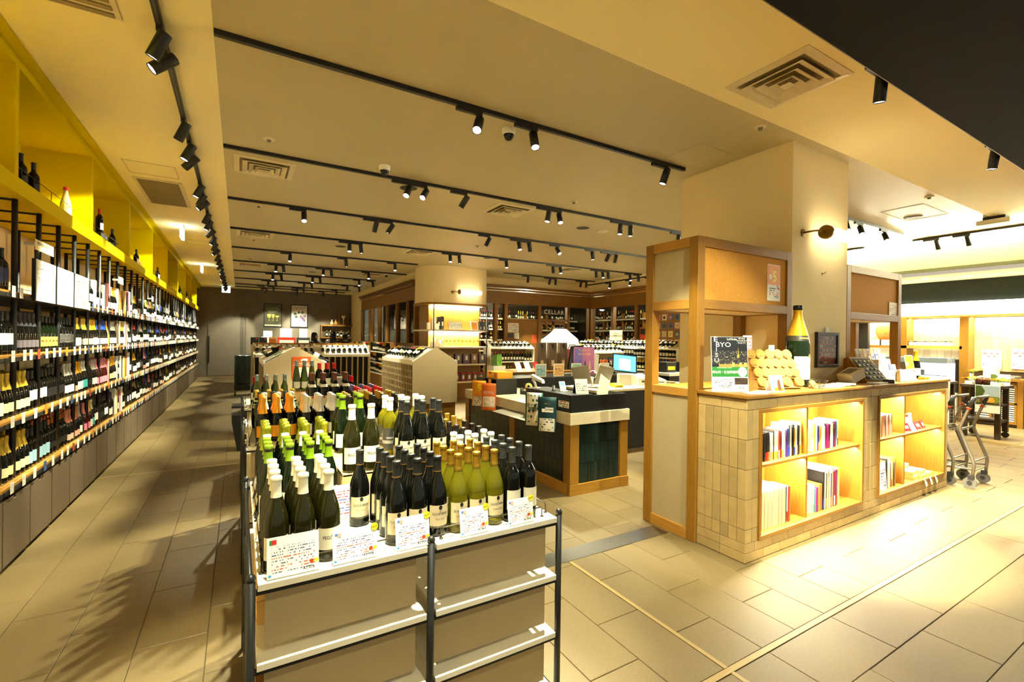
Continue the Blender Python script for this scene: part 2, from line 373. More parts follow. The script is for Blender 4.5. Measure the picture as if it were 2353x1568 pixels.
# cellar door leaf standing in its frame
cd = slab('door_2', OAKD, 8.58, 9.66, 12.76, 12.8, 0, .5)
for (x0, x1, z0, z1) in ((-.54, -.44, .5, 2.2), (-.05, .05, .5, 2.2), (.44, .54, .5, 2.2), (-.44, .44, 1.72, 1.8), (-.44, .44, 2.12, 2.2)):
    B('stile', OAKD, cd, x0, x1, -.02, .02, z0, z1)
for x0, x1 in ((-.44, -.05), (.05, .44)):
    for z0, z1 in ((.5, 1.72), (1.8, 2.12)): B('pane', _M['cellar_pane'], cd, x0, x1, -.004, .004, z0, z1)
# ================================================================== BOTTLES
SHAPES = {
 'burg': ([(.0, .004), (.03, .0), (.0375, .004), (.0385, .012), (.0385, .145), (.0375, .158), (.034, .175), (.0275, .197), (.021, .216), (.0165, .232), (.0145, .250), (.0142, .284), (.0155, .286), (.0155, .296), (.0, .297)], .0385, .297),
 'bord': ([(.0, .004), (.03, .0), (.0360, .004), (.0368, .012), (.0368, .175), (.0355, .192), (.030, .207), (.021, .220), (.0155, .230), (.0142, .245), (.0140, .287), (.0155, .289), (.0155, .299), (.0, .300)], .0368, .300),
 'champ': ([(.0, .004), (.034, .0), (.0415, .005), (.0425, .014), (.0425, .130), (.0415, .148), (.038, .170), (.031, .200), (.0235, .230), (.0185, .255), (.0165, .275), (.0165, .298), (.0175, .303), (.0175, .315), (.0, .318)], .0425, .318),
 'flute': ([(.0, .004), (.03, .0), (.0360, .004), (.0368, .012), (.0368, .10), (.035, .13), (.030, .17), (.0235, .21), (.018, .245), (.0145, .27), (.0142, .318), (.0155, .32), (.0155, .33), (.0, .331)], .0368, .331),
}
def rad_at(shape, z):
    p = SHAPES[shape][0]
    for (r0, z0), (r1, z1) in zip(p, p[1:]):
        if z0 <= z <= z1 and z1 > z0: return r0 + (r1 - r0) * (z - z0) / (z1 - z0)
    return p[-2][0]
def cap_profile(shape, z0, z1, off=.0007, foil=False):
    n = 7; pr = [(rad_at(shape, z0) + off, z0)]
    zs = [z0 + (z1 - z0) * i / n for i in range(1, n)] + [z for r, z in SHAPES[shape][0] if z0 < z < z1]
    for z in sorted(set(zs)):
        r = rad_at(shape, z) + off
        if foil and z > z1 - .045: r += .0028 if z < z1 - .014 else .0012
        pr.append((r, z))
    pr += [(rad_at(shape, z1 - .002) + off, z1 - .0005), (rad_at(shape, z1 - .002) * .85, z1 + .0012), (0, z1 + .0015)]
    return pr
GLASS = {
 'black': mat('black_glass', (10, 11, 9), .07, spec=.34),
 'olive': mat('olive_glass', (30, 28, 6), .06, spec=.34),
 'green': mat('green_glass', (10, 20, 8), .06, spec=.34),
 'gold': mat('golden_wine_glass', (150, 142, 26), .04, spec=.5, trans=.7, ior=1.33),
 'lightgreen': mat('pale_green_glass', (78, 96, 26), .05, spec=.6, trans=.25),
 'red': mat('red_wine_glass', (48, 8, 8), .06, spec=.34),
 'clear': mat('clear_glass', (205, 196, 150), .05, spec=.6, trans=.5),
}
def cmat(rgb, metal=.0, rough=.4): return mat('print_%d_%d_%d_%d' % (rgb + (int(metal * 10),)), rgb, rough, metal=metal)
# kind: shape, glass, capsule rgb, capsule metal, capsule bottom z, label rgb, label z0, z1, half-angle, text, text size, words
KINDS = {
 'pegoes': ('burg', 'olive', (238, 230, 206), 0, .232, (240, 232, 208), .040, .112, 62, 'PEGÕES', .0165, 'white-capped olive bottle with cream shield label'),
 'greencap': ('burg', 'green', (116, 148, 18), .1, .226, (236, 230, 214), .030, .10, 60, '', 0, 'dark bottle with lime green capsule'),
 'whitecap': ('burg', 'black', (240, 238, 228), 0, .235, (238, 234, 220), .035, .11, 60, '', 0, 'dark wine bottle with white capsule'),
 'goldgreen': ('champ', 'green', (150, 152, 30), .7, .205, (228, 220, 170), .04, .11, 60, '', 0, 'sparkling bottle with yellow-green foil neck'),
 'pinot': ('burg', 'black', (26, 26, 25), 0, .238, (226, 208, 170), .032, .118, 64, 'CLOUD BREAK', .0120, 'black bottle with charcoal capsule, cream label'),
 'chard': ('burg', 'gold', (188, 146, 44), .75, .236, (228, 212, 172), .032, .118, 64, 'CLOUD BREAK', .0120, 'golden bottle with brass-coloured capsule'),
 'angels': ('bord', 'red', (240, 238, 230), 0, .236, (236, 232, 220), .05, .13, 60, '', 0, 'red-wine bottle with white printed capsule'),
 'gonzo': ('bord', 'gold', (244, 242, 232), 0, .236, (58, 58, 56), .045, .150, 78, 'GONZOMAR', .0115, 'golden bottle with white capsule, grey label'),
 'greycap': ('bord', 'black', (58, 60, 60), 0, .238, (230, 224, 204), .05, .13, 60, '', 0, 'black wine bottle with slate grey capsule'),
 'goldcap': ('bord', 'black', (196, 158, 60), .7, .240, (232, 226, 205), .05, .13, 60, '', 0, 'black wine bottle with gold capsule'),
 'orange': ('champ', 'black', (232, 160, 36), .35, .200, (238, 160, 26), .035, .115, 62, '', 0, 'sparkling bottle with orange foil'),
 'silver': ('champ', 'black', (206, 200, 188), .6, .200, (238, 234, 226), .035, .115, 62, '', 0, 'sparkling bottle with silver foil neck'),
 'whitefoil': ('champ', 'black', (240, 238, 236), .1, .190, (70, 90, 170), .035, .14, 62, '', 0, 'sparkling bottle with white foil, blue wrap'),
 'limelabel': ('bord', 'black', (206, 160, 60), .5, .245, (224, 232, 120), .165, .225, 100, '', 0, 'dark bottle with pale lime neck tag'),
 'blackband': ('bord', 'black', (20, 20, 20), 0, .238, (222, 160, 40), .05, .12, 60, '', 0, 'black wine bottle with striped dark capsule'),
 'brown': ('burg', 'black', (92, 44, 24), .2, .236, (240, 228, 172), .025, .11, 68, '', 0, 'brown-capped bottle with yellow label'),
 'bluegrey': ('flute', 'lightgreen', (128, 150, 148), .3, .272, (232, 228, 210), .03, .10, 60, '', 0, 'slim green bottle with blue-grey screw cap'),
 'redcap': ('bord', 'black', (206, 20, 22), .1, .234, (236, 230, 214), .05, .13, 60, '', 0, 'black wine bottle with bright red capsule'),
 'purplecap': ('bord', 'black', (92, 84, 128), .1, .238, (236, 230, 214), .05, .13, 60, '', 0, 'black wine bottle with mauve capsule'),
 'darkcap': ('bord', 'black', (40, 32, 30), .1, .238, (232, 224, 200), .05, .13, 60, '', 0, 'black wine bottle with dark brown capsule'),
 # left wall
 'w_white': ('bord', 'black', (46, 46, 44), 0, .236, (244, 240, 228), .07, .150, 70, '', 0, 'black wine bottle with big white label'),
 'w_grey': ('champ', 'black', (40, 40, 42), 0, .205, (106, 98, 108), .045, .10, 62, '', 0, 'black sparkling bottle with mauve-grey label'),
 'w_inny': ('burg', 'green', (30, 30, 28), 0, .242, (216, 176, 84), .045, .125, 70, 'INNY', .024, 'green wine bottle with ochre label'),
 'w_stripe': ('bord', 'black', (36, 36, 36), 0, .236, (72, 70, 68), .07, .150, 80, '', 0, 'black wine bottle with striped dark grey label'),
 'w_gold': ('champ', 'black', (206, 176, 60), .55, .196, (232, 220, 168), .04, .105, 62, '', 0, 'black sparkling bottle with pale gold foil'),
 'w_goldw': ('champ', 'black', (222, 166, 30), .5, .20, (240, 234, 214), .035, .115, 62, '', 0, 'sparkling bottle with yellow foil, white label'),
 'w_blue': ('champ', 'black', (34, 62, 156), .3, .205, (240, 238, 230), .04, .105, 62, '', 0, 'black sparkling bottle with royal blue foil'),
 'w_goldall': ('champ', 'clear', (214, 160, 40), .6, .19, (220, 170, 50), .03, .15, 120, '', 0, 'bottle wrapped in shiny gold'),
 'w_silver': ('champ', 'black', (168, 166, 158), .6, .2, (232, 226, 210), .04, .11, 62, '', 0, 'black sparkling bottle with pewter foil'),
 'w_navy': ('bord', 'black', (24, 24, 26), 0, .236, (36, 44, 84), .06, .16, 75, '', 0, 'black bottle with navy patterned label'),
 'w_leaf': ('bord', 'green', (190, 168, 110), .3, .24, (238, 236, 222), .07, .16, 75, '', 0, 'green bottle with leafy white label'),
 'w_pink': ('champ', 'black', (214, 132, 104), .35, .195, (226, 160, 138), .03, .085, 64, '', 0, 'sparkling bottle with salmon pink foil'),
 'w_copper': ('bord', 'black', (176, 96, 44), .5, .255, (24, 24, 24), .05, .10, 60, '', 0, 'black bottle with copper-coloured top'),
 'w_sea': ('bord', 'black', (30, 30, 32), 0, .24, (150, 192, 210), .03, .12, 68, '', 0, 'black bottle with pale blue seaside label'),
 'w_purple': ('champ', 'black', (74, 56, 118), .2, .2, (236, 232, 222), .03, .12, 66, '', 0, 'black sparkling bottle with violet foil'),
 'w_plain': ('bord', 'black', (24, 24, 24), 0, .238, (30, 30, 30), .06, .13, 65, '', 0, 'all-black wine bottle with black label'),
 'w_rose': ('champ', 'red', (206, 120, 132), .3, .2, (228, 130, 150), .03, .1, 66, '', 0, 'rosé sparkling bottle with pink foil'),
 'w_teal': ('champ', 'black', (206, 206, 196), .4, .21, (70, 176, 176), .04, .12, 66, '', 0, 'black sparkling bottle with turquoise label'),
 'w_red': ('bord', 'black', (186, 40, 26), .2, .236, (240, 236, 224), .05, .13, 66, '', 0, 'black bottle with red capsule, white label'),
}
def bottle_mesh(shape, glass, n):
    return cached(('b', shape, glass, n), lambda: MB().lathe(SHAPES[shape][0], n).mesh('glass_bottle', GLASS[glass]))
def label_mesh(shape, rgb, z0, z1, ang, n, key=''):
    def f():
        r = max(rad_at(shape, z0), rad_at(shape, z1), rad_at(shape, (z0 + z1) / 2)) + .0006; a = math.radians(ang); mb = MB()
        prof = [(max(rad_at(shape, z), rad_at(shape, z) if z > .14 else r - .0006) + .0007, z) for z in (z0, (z0 + z1) / 2, z1)]
        mb.lathe(prof, n, caps=False, a0=-PI / 2 - a, a1=-PI / 2 + a)
        return mb.mesh('paper_label', cmat(rgb, 0, .55))
    return cached(('l', shape, rgb, z0, z1, ang, n, key), f)
def bent_text(s, size, r, zc, m, squeeze=.8):
    def f():
        me = text_mesh(s, 1.0, .01).copy(); me.materials.clear(); me.materials.append(m)
        for v in me.vertices:
            t = -PI / 2 + v.co.x * size * squeeze / r; z = zc + v.co.y * size
            v.co = (r * math.cos(t), r * math.sin(t), z)
        return me
    return cached(('bt', s, size, r, zc, m.name), f)
INK = mat('black_ink', (26, 24, 22), .6)
NIGHT = mat('white_ink', (236, 234, 226), .6)
def make_bottle(kind, loc, rz, label, group, n=14, detail=True):
    shape, glass, cap, cmetal, cz, lab, l0, l1, la, txt, ts, words = KINDS[kind]
    o = put('sparkling_wine_bottle' if shape == 'champ' else 'wine_bottle', bottle_mesh(shape, glass, n), None, loc, (0, 0, rz)); tag(o, label, 'bottle', group)
    H = SHAPES[shape][2]; foil = shape == 'champ'
    cm = cached(('c', shape, cap, cz, n), lambda: MB().lathe(cap_profile(shape, cz, H, foil=foil), n, caps=False).mesh('capsule', mat('capsule_%d_%d_%d' % cap, cap, .34 if cmetal else .42, metal=cmetal, bump=.25 if foil else 0, bs=120)))
    put('capsule', cm, o)
    put('paper_label', label_mesh(shape, lab, l0, l1, la, max(6, n // 2)), o)
    if detail:
        if txt:
            r = rad_at(shape, (l0 + l1) / 2) + .0016
            put('lettering', bent_text(txt, ts, r, l0 + (l1 - l0) * (.62 if kind in ('pinot', 'chard') else .55), NIGHT if sum(lab) < 300 else INK), o)
        if kind in ('pinot', 'chard'):
            r = rad_at(shape, .06)
            put('emblem', bent_text('●', .022, r + .0016, .108, INK), o)
            put('script_lettering', bent_text('Pinot Noir' if kind == 'pinot' else 'Chardonnay', .011, r + .0016, .066, mat('tan_ink', (150, 124, 86), .6)), o)
            put('label_foot_band', label_mesh(shape, (40, 36, 32), .032, .040, 64, n // 2, 'foot'), o)
            put('capsule_ring', cached(('ring', kind, n), lambda: MB().lathe([(rad_at(shape, .240) + .0010, .239), (rad_at(shape, .241) + .0014, .240), (rad_at(shape, .243) + .0010, .243)], n, caps=False).mesh('capsule_ring', cmat((170, 130, 60), .8))), o)
        if kind == 'greencap': put('neck_band', cached(('nb', n), lambda: MB().lathe([(.0158, .272), (.0161, .273), (.0161, .284), (.0158, .285)], n, caps=False).mesh('neck_band', cmat((20, 20, 18)))), o)
        if kind in ('pegoes', 'greencap', 'whitecap', 'gonzo', 'angels'): put('capsule_lip', cached(('lip', shape, cap, n), lambda: MB().lathe([(.0160, .283), (.0172, .285), (.0174, .296), (.0150, .3000 if shape == 'bord' else .2985), (0, .3005 if shape == 'bord' else .299)], n, caps=False).mesh('capsule_lip', _M['capsule_%d_%d_%d' % cap])), o)
        if kind == 'gonzo': put('label_stripe', label_mesh(shape, (236, 232, 220), .075, .09, 78, n // 2, 'g'), o)
        if kind == 'brown':
            put('neck_label', label_mesh(shape, (240, 232, 200), .182, .205, 70, n // 2, 'bn'), o)
            put('label_spot', bent_text('●', .03, rad_at('burg', .09) + .0016, .098, cmat((196, 60, 30))), o)
        if kind == 'w_stripe':
            for z in (.073, .108, .146): put('label_stripe', label_mesh(shape, (220, 214, 200), z, z + .004, 80, n // 2, 's'), o)
    return o
_cnt = {}
def place_grid(kind, cols, rows, z, group, n=22):
    """rows run away from the camera, columns left to right"""
    for j, y in enumerate(rows):
        for i, x in enumerate(cols):
            w = KINDS[kind][-1]; rw = 'front' if j == 0 else ('rearmost' if j == len(rows) - 1 and j > 1 else nth(j + 1)); cw = nth(i + 1)
            lb = '%s, %s row, %s from left %s' % (w, rw, cw, group)
            make_bottle(kind, (x, y, z), 0, lb, 'bottles ' + group, n)
# ---- near rack unit, middle unit, far unit
Z1 = .85
place_grid('pegoes', (.108, .188, .268), (1.675, 1.755, 1.833, 1.91), Z1, 'on white rack', 28)
place_grid('greencap', (.11, .19, .27, .345), (2.17, 2.247, 2.324), Z1, 'on near rack', 22)
place_grid('whitecap', (.115, .19, .265, .34), (2.40,), Z1, 'on near rack', 18)
place_grid('goldgreen', (.118, .205, .292, .379), (2.53, 2.618, 2.706), Z1, 'on near rack', 18)
place_grid('pinot', (.504, .584, .664), (1.683, 1.761, 1.839, 1.917), Z1, 'near rack centre', 28)
place_grid('chard', (.747, .827, .908), (1.673, 1.751, 1.829, 1.907), Z1, 'near rack', 28)
place_grid('greycap', (.988, 1.068), (1.664, 1.742, 1.82, 1.898), Z1, 'near rack right end', 26)
place_grid('angels', (.895, .972, 1.058), (1.985, 2.062), Z1, 'near rack', 22)
place_grid('darkcap', (.985, 1.075), (2.15, 2.235, 2.33), Z1, 'near rack rear', 18)
place_grid('goldcap', (1.0, 1.085), (2.42, 2.505, 2.60), Z1, 'near rack corner', 18)
make_bottle('pinot', (.424, 1.917, Z1), 0, 'black red-wine bottle standing alone beside the pine crate, cream label fully visible', 'bottles centre of near rack', 28)
ZB = 1.0
place_grid('pegoes', (.44, .525), (2.155,), ZB, 'on pine crate', 24)
place_grid('greencap', (.47, .56), (2.54, 2.63), ZB, 'on pine crate', 20)
place_grid('gonzo', (.66, .745, .825), (2.325, 2.42), ZB, 'on pine crate', 20)
place_grid('pinot', (.69, .77, .852), (2.15, 2.232), ZB, 'on pine crate', 24)
Y2 = 3.6
place_grid('orange', (.15, .24, .33), (3.75, 3.845, 3.94), Z1, 'on middle rack', 18)
place_grid('whitefoil', (.17, .265, .36), (4.035,), Z1, 'on middle rack', 14)
place_grid('silver', (.43, .525, .62), (3.70, 3.79, 3.88), Z1 - .0, 'on middle rack', 16)
place_grid('blackband', (.15, .24, .33), (4.15, 4.24), Z1, 'on middle rack', 12)
place_grid('limelabel', (.13, .22, .31, .40), (4.34, 4.43), Z1, 'on middle rack', 12)
place_grid('brown', (.53, .62, .71, .80), (4.18, 4.27), ZB, 'on green crate', 16)
place_grid('darkcap', (.73, .82, .91, 1.0, 1.09), (3.66, 3.75), Z1, 'middle rack front', 14)
place_grid('goldcap', (.75, .84, .93, 1.02, 1.11), (3.84, 3.93, 4.02), Z1, 'middle rack right', 12)
place_grid('redcap', (.93, 1.02, 1.11), (4.22, 4.32, 4.42), Z1, 'middle rack right', 12)
place_grid('purplecap', (.93, 1.02, 1.11), (4.52, 4.62), Z1, 'middle rack rear', 12)
place_grid('bluegrey', (.17, .26, .35, .44), (5.66, 5.76), Z1, 'on far rack', 12)
place_grid('redcap', (.15, .25, .35, .45), (5.86,), Z1, 'far rack middle', 12)
place_grid('bluegrey', (.56, .64, .72), (5.68, 5.77), ZB, 'on far crate', 12)
place_grid('redcap', (.80, .88, .96), (5.68, 5.77), ZB, 'on far crate', 12)
place_grid('redcap', (1.05, 1.14), (5.60, 5.69), Z1, 'far rack end', 12)
place_grid('darkcap', (1.05, 1.14), (5.80, 5.89, 5.98), Z1, 'far rack rear', 12)
# ---- crates under the raised bottles
def crate(x0, x1, y0, y1, z0, z1, m, label, slats=2, group=None):
    t = thing('wooden_crate', label, 'crate', ((x0 + x1) / 2, (y0 + y1) / 2, z0), 0, group)
    w, d, h = (x1 - x0) / 2, (y1 - y0) / 2, z1 - z0
    for s in (-1, 1):
        hh = h / slats
        for k in range(slats):
            MB().box(-w, w, s * d - (.012 if s > 0 else 0), s * d + (0 if s > 0 else .012), k * hh + .001, (k + 1) * hh - .001).build('side_slat', m, t, bev=.0015)
            MB().box(s * w - (.012 if s > 0 else 0), s * w + (0 if s > 0 else .012), -d + .012, d - .012, k * hh + .001, (k + 1) * hh - .001).build('end_slat', m, t, bev=.0015)
    MB().box(-w, w, -d, d, h - .010, h).build('lid', m, t)
    return t
crate(.395, .90, 2.108, 2.70, Z1, ZB, PINE, 'pale pine crate raising bottles in the middle of the near rack')
crate(.47, .87, 4.12, 4.40, Z1, ZB, mat('teal_green_paint', (20, 108, 82), .5), 'teal green crate under the brown-capped bottles on the middle rack', 1)
crate(.52, 1.0, 5.63, 5.83, Z1, ZB, PINE, 'small pine crate lifting bottles on the far rack', 1)
# ---- the racks
def rack(y0, y1, label, near):
    t = thing('display_rack', label, 'rack', (.612, y0, 0), 0, 'white display racks')
    D = y1 - y0
    lev = [.848, .604, .36, .12]
    for x in (-.575, .0, .575):
        for y in (0.0, D):
            MB().cyl((x, y, 0), (x, y, .862), .0135, n=14).lathe([(.0145, .858), (.0145, .866), (.012, .874), (.006, .879), (0, .880)], 14, (x, y, 0)).build('post', BLACK, t)
    for z in lev:
        for a, b in ((-.557, -.018), (.018, .557)):
            MB().box(a, b, -.012, D + .012, z - .022, z).build('shelf_board', WHITE, t, bev=.002)
            MB().box(a - .004, b + .004, -.004, .010, z - .036, z - .022).build('front_rail', BLACK, t)
            MB().box(a - .004, b + .004, D - .010, D + .004, z - .036, z - .022).build('rear_rail', BLACK, t)
    for z in lev[:3]:
        for a, b in ((-.535, -.045), (.022, .53)):
            MB().box(a, b, .034, .040, z - .222, z - .036).build('front_panel', BEIGEP, t)
            if near: MB().box(a, b, D - .04, D - .034, z - .222, z - .036).build('rear_panel', BEIGEP, t)
    for x in (-.575, .575):
        for z in lev: MB().cyl((x, 0, z - .03), (x, D, z - .03), .008, n=8).build('side_rail', BLACK, t)
    def wire(pts, feet):
        m = MB().tube(pts, .0028, 6)
        for f in feet: m.lathe([(.008, 0), (.008, .003), (.004, .005)], 10, f)
        m.build('guard_rail', WIRE, t)
    z = .848
    wire([(-.505, .03, z), (-.505, .03, z + .032), (-.498, .03, z + .04), (-.05, .03, z + .04), (-.043, .03, z + .032), (-.043, .03, z)], [(-.505, .03, z), (-.043, .03, z)])
    wire([(.05, .03, z), (.05, .03, z + .032), (.057, .03, z + .04), (.50, .03, z + .04), (.507, .03, z + .032), (.507, .03, z)], [(.05, .03, z), (.507, .03, z)])
    for sx in (-1, 1):
        for a, b in ((.06, D * .5 - .02), (D * .5 + .02, D - .06)):
            X = sx * .545
            wire([(X, a, z), (X, a, z + .034), (X, a + .008, z + .04), (X, b - .008, z + .04), (X, b, z + .034), (X, b, z)], [(X, a, z), (X, b, z)])
    return t
rack(1.6, 2.73, 'white shelved display rack with black posts nearest the camera, full of bottles', True)
rack(3.6, 4.73, 'white shelved rack with black posts behind the nearest one', False)
rack(5.55, 6.4, 'white shelved rack in front of the gabled brown display', False)
# crates stored on the lower shelves of the near rack
for i, (x, y, z, m) in enumerate(((.19, 1.98, .604, PINE), (.19, 1.98, .36, OAKD), (1.04, 1.98, .36, PINE), (1.04, 2.36, .604, OAKD), (.19, 2.4, .36, PINE), (1.04, 2.4, .12, PINE))):
    crate(x - .13, x + .13, y - .17, y + .17, z, z + .16, m, 'stored wooden crate on lower shelf of near rack, %s, %s' % ('left side' if x < .5 else 'right side', ['upper front', 'middle front', 'middle front', 'upper rear', 'middle rear', 'bottom rear'][i]), 2, 'stored crates in near rack')
# ---- leaning price cards on the near rack
YEL = cmat((236, 214, 30)); REDST = cmat((190, 70, 30)); BLUEI = cmat((60, 140, 190))
BIGCARD = printed('rack_card_print', (248, 246, 240), (96, 92, 130), (196, 100, 70), 14, 46, .45, .18)
def price_card(x, y, z, w, h, price, new, flag, label):
    t = thing('price_card', label, 'price card', (x, y, z), math.radians(-2), 'price cards on the near rack')
    t.rotation_euler = (math.radians(-9), 0, 0)
    MB().box(-w / 2, w / 2, -.0006, .0006, .002, h).build('card', BIGCARD, t)
    MB().box(-w / 2, w / 2, -.006, .02, 0, .0035).build('acrylic_foot', mat('acrylic', (214, 210, 198), .2), t)
    fx = -w / 2 + .016
    if flag == 'pt':
        MB().quad((fx - .009, -.0013, h - .022), (fx - .002, -.0013, h - .022), (fx - .002, -.0013, h - .008), (fx - .009, -.0013, h - .008)).build('flag_green', cmat((40, 130, 60)), t)
        MB().quad((fx - .002, -.0013, h - .022), (fx + .011, -.0013, h - .022), (fx + .011, -.0013, h - .008), (fx - .002, -.0013, h - .008)).build('flag_red', cmat((206, 40, 34)), t)
    else:
        MB().quad((fx - .009, -.0013, h - .015), (fx, -.0013, h - .015), (fx, -.0013, h - .008), (fx - .009, -.0013, h - .008)).build('flag_canton', cmat((90, 130, 200)), t)
        MB().quad((fx, -.0013, h - .020), (fx + .011, -.0013, h - .020), (fx + .011, -.0013, h - .008), (fx, -.0013, h - .008)).build('flag_field', cmat((226, 170, 150)), t)
    letters(price, .0125, INK, t, (w / 2 - .03, -.0016, .012), bold=.01)
    MB().lathe([(.0001, 0), (.0065, 0)], 14, caps=False).build('red_sticker', REDST, t, (w / 2 - .022, -.0014, .03), (PI / 2, 0, 0))
    MB().quad((w / 2 - .013, -.0014, .026), (w / 2 - .002, -.0014, .026), (w / 2 - .002, -.0014, .036), (w / 2 - .013, -.0014, .036)).build('yellow_sticker', YEL, t)
    MB().quad((-w / 2 + .004, -.0014, .005), (-w / 2 + .012, -.0014, .005), (-w / 2 + .012, -.0014, .012), (-w / 2 + .004, -.0014, .012)).build('corner_mark', BLUEI, t)
    if new:
        MB().lathe([(.0001, 0), (.0125, 0)], 18, caps=False).build('new_badge', YEL, t, (w / 2 - .008, -.002, h - .006), (PI / 2, 0, 0))
        letters('New!', .011, INK, t, (w / 2 - .008, -.0028, h - .006), rot=(PI / 2, -.2, 0))
price_card(.155, 1.603, Z1, .15, .122, '¥2,376', False, 'pt', 'white price card with green and red flag before white-capped bottles')
price_card(.345, 1.603, Z1, .145, .105, '¥2,178', True, 'us', 'price card reading 2,178 yen left of the rack middle post')
price_card(.545, 1.603, Z1, .125, .11, '¥2,310', True, 'us', 'price card with yellow badge under the black red-wine bottles')
price_card(.79, 1.603, Z1, .12, .1, '¥2,310', True, 'us', 'price card with yellow badge in front of golden wine bottles')
price_card(1.0, 1.603, Z1, .12, .1, '¥2,310', True, 'us', 'rightmost price card on the near rack, by the right post')
t = thing('price_card', 'large price card with red print leaning on the pine crate', 'price card', (.385, 2.0, Z1), 0, 'price cards on the near rack'); t.rotation_euler = (math.radians(-12), 0, 0)
MB().box(-.055, .055, -.0006, .0006, .002, .135).build('card', printed('crate_card_print', (248, 246, 240), (206, 60, 50), (80, 80, 140), 12, 22, .6, .1), t)
MB().box(-.055, .055, -.004, .02, 0, .003).build('acrylic_foot', _M['acrylic'], t)
# cards standing along the left edge of the racks
SIDECARD = printed('side_card_print', (244, 240, 228), (90, 130, 90), (190, 70, 60), 16, 10, .5, .05, ('Y', 'Z'))
for i, (y, z) in enumerate(((1.98, 1), (2.27, 1), (2.5, 1), (3.8, 2), (3.98, 2), (4.16, 2), (4.34, 2))):
    t = thing('price_card', 'side-facing price card on left edge of %s rack, %s from the front' % ('near' if z == 1 else 'middle', nth((i if z == 1 else i - 3) + 1)), 'price card', (.058, y, Z1), 0, 'side-facing price cards')
    t.rotation_euler = (0, math.radians(14), 0)
    MB().box(-.0006, .0006, -.06, .06, .002, .11).build('card', SIDECARD, t); MB().box(-.004, .014, -.06, .06, 0, .003).build('acrylic_foot', _M['acrylic'], t)
for i, (x, y, m) in enumerate(((.93, 4.12, cmat((236, 190, 40))), (.73, 4.75, WHITEP), (1.0, 5.2, WHITEP))):
    if i == 1: continue
    t = thing('standing_card', ['yellow bordered card standing among the bottles of the middle rack', '', 'grey and white card standing at the end of the racks'][i], 'sign', (x, y if i == 0 else 5.62, Z1), -.2)
    MB().box(-.04, .04, -.003, .003, .0, .30).build('card', WHITEP, t); MB().quad((-.028, -.004, .06), (.028, -.004, .06), (.028, -.004, .285), (-.028, -.004, .285)).build('print', m if i == 0 else mat('grey_print', (150, 140, 132), .6), t)
# ================================================================== LEFT WALL
XF = -1.33
SHZ = (1.89, 1.45, 1.005, .556)
SHN = ('top', 'second', 'third', 'bottom')
PITCH = .468
UL = PITCH * 4
LIPM = mat('black_steel_lip', (34, 34, 33), .45)
for k in range(-1, 9):
    y0 = 4.325 + UL * k; y1 = y0 + UL
    if k == -1: y0 = 3.9
    if k == 8: y1 = 21.1
    t = thing('wall_shelving', 'black-posted oak wall shelving bay, %s from the near end' % nth(k + 2), 'shelving', (-1.6, y0, .51), 0, 'wall shelving bays')
    L = y1 - y0
    for zi, z in enumerate(SHZ):
        zz = z - .51
        MB().box(-.26, .262, .003, L - .003, zz - .034, zz).build('shelf_board', OAKY, t, bev=.002)
        MB().box(.262, .274, .015, L - .015, zz - .046, zz - .016).build('front_lip', LIPM, t, bev=.003)
        MB().box(-.26, .262, .015, L - .015, zz - .046, zz - .035).build('tray', LIPM, t)
        MB().tube([(.25, .03, zz + .028), (.25, L - .03, zz + .028)], .0022, 5).build('wire_rail', WIRE, t)
    py = 4.712 + PITCH * (4 * k)
    for j in range(4):
        y = py + PITCH * j
        if y < y0 or y > y1: continue
        for X in (-1.405, -1.80):
            MB().cyl((X + 1.6, y - y0, 0), (X + 1.6, y - y0, 2.06), .017, n=10).build('post', BLACK, t)
        MB().box(-.2, .19, y - y0 - .004, y - y0 + .004, 2.045, 2.06).build('brace', BLACK, t)
    c = thing('base_cabinet', 'low taupe-fronted cabinet under the wall shelving, %s from the near end' % nth(k + 2), 'cabinet', (-1.6, y0, 0), 0, 'low wall cabinets')
    MB().box(-.26, .245, .0, L, .0, .508).build('carcass', BLACK, c)
    n = max(1, round(L / PITCH)); w = L / n
    for j in range(n):
        a = j * w + .016; b = (j + 1) * w - .004; nt_ = a + (b - a) * .42
        d = MB().box(.248, .266, a, b, .035, .455).box(.248, .266, a, nt_ - .03, .455, .476).box(.248, .266, nt_ + .03, b, .455, .476).build('door', TAUPE, c)
        MB().box(.249, .258, nt_ - .03, nt_ + .03, .455, .476).build('finger_notch', BLACK, d)
# ---- yellow cubbies above
Y0, Y1 = 1.2, 21.74
yb = thing('yellow_cubby_row', 'long yellow lacquered cubby row under the ceiling on the left wall', 'shelf', (-1.6, Y0, 2.57)); LY = Y1 - Y0
MB().box(-.27, .27, 0, LY, 0, .115).build('bottom_board', YELLOW, yb, bev=.002)
MB().box(-.27, -.255, 0, LY, .115, .87).build('back_panel', YELLOW, yb)
MB().box(-.255, .27, 0, LY, .87, .948).build('top_beam', YELLOW, yb)
MB().box(.27, .345, 0, LY, .934, .948).build('ceiling_strip', YELLOW, yb)
yd = [2.54, 4.489, 6.39, 8.30, 10.27, 12.25, 14.2, 16.16, 18.12, 20.08]
for y in yd: MB().box(-.255, .27, y - .03 - Y0, y + .03 - Y0, .115, .87).build('divider', YELLOW, yb, bev=.002)
for a, b in zip(yd, yd[1:]):
    a += .03; b -= .03
    MB().tube([(.2, a - Y0, .245), (.2, b - Y0 - .25, .245), (.15, b - Y0 - .22, .24), (-.1, b - Y0, .24)], .003, 5).tube([(.2, (a + b) / 2 - Y0, .115), (.2, (a + b) / 2 - Y0, .245)], .0025, 5).build('guard_wire', WIRE, yb)
ZY = 2.685
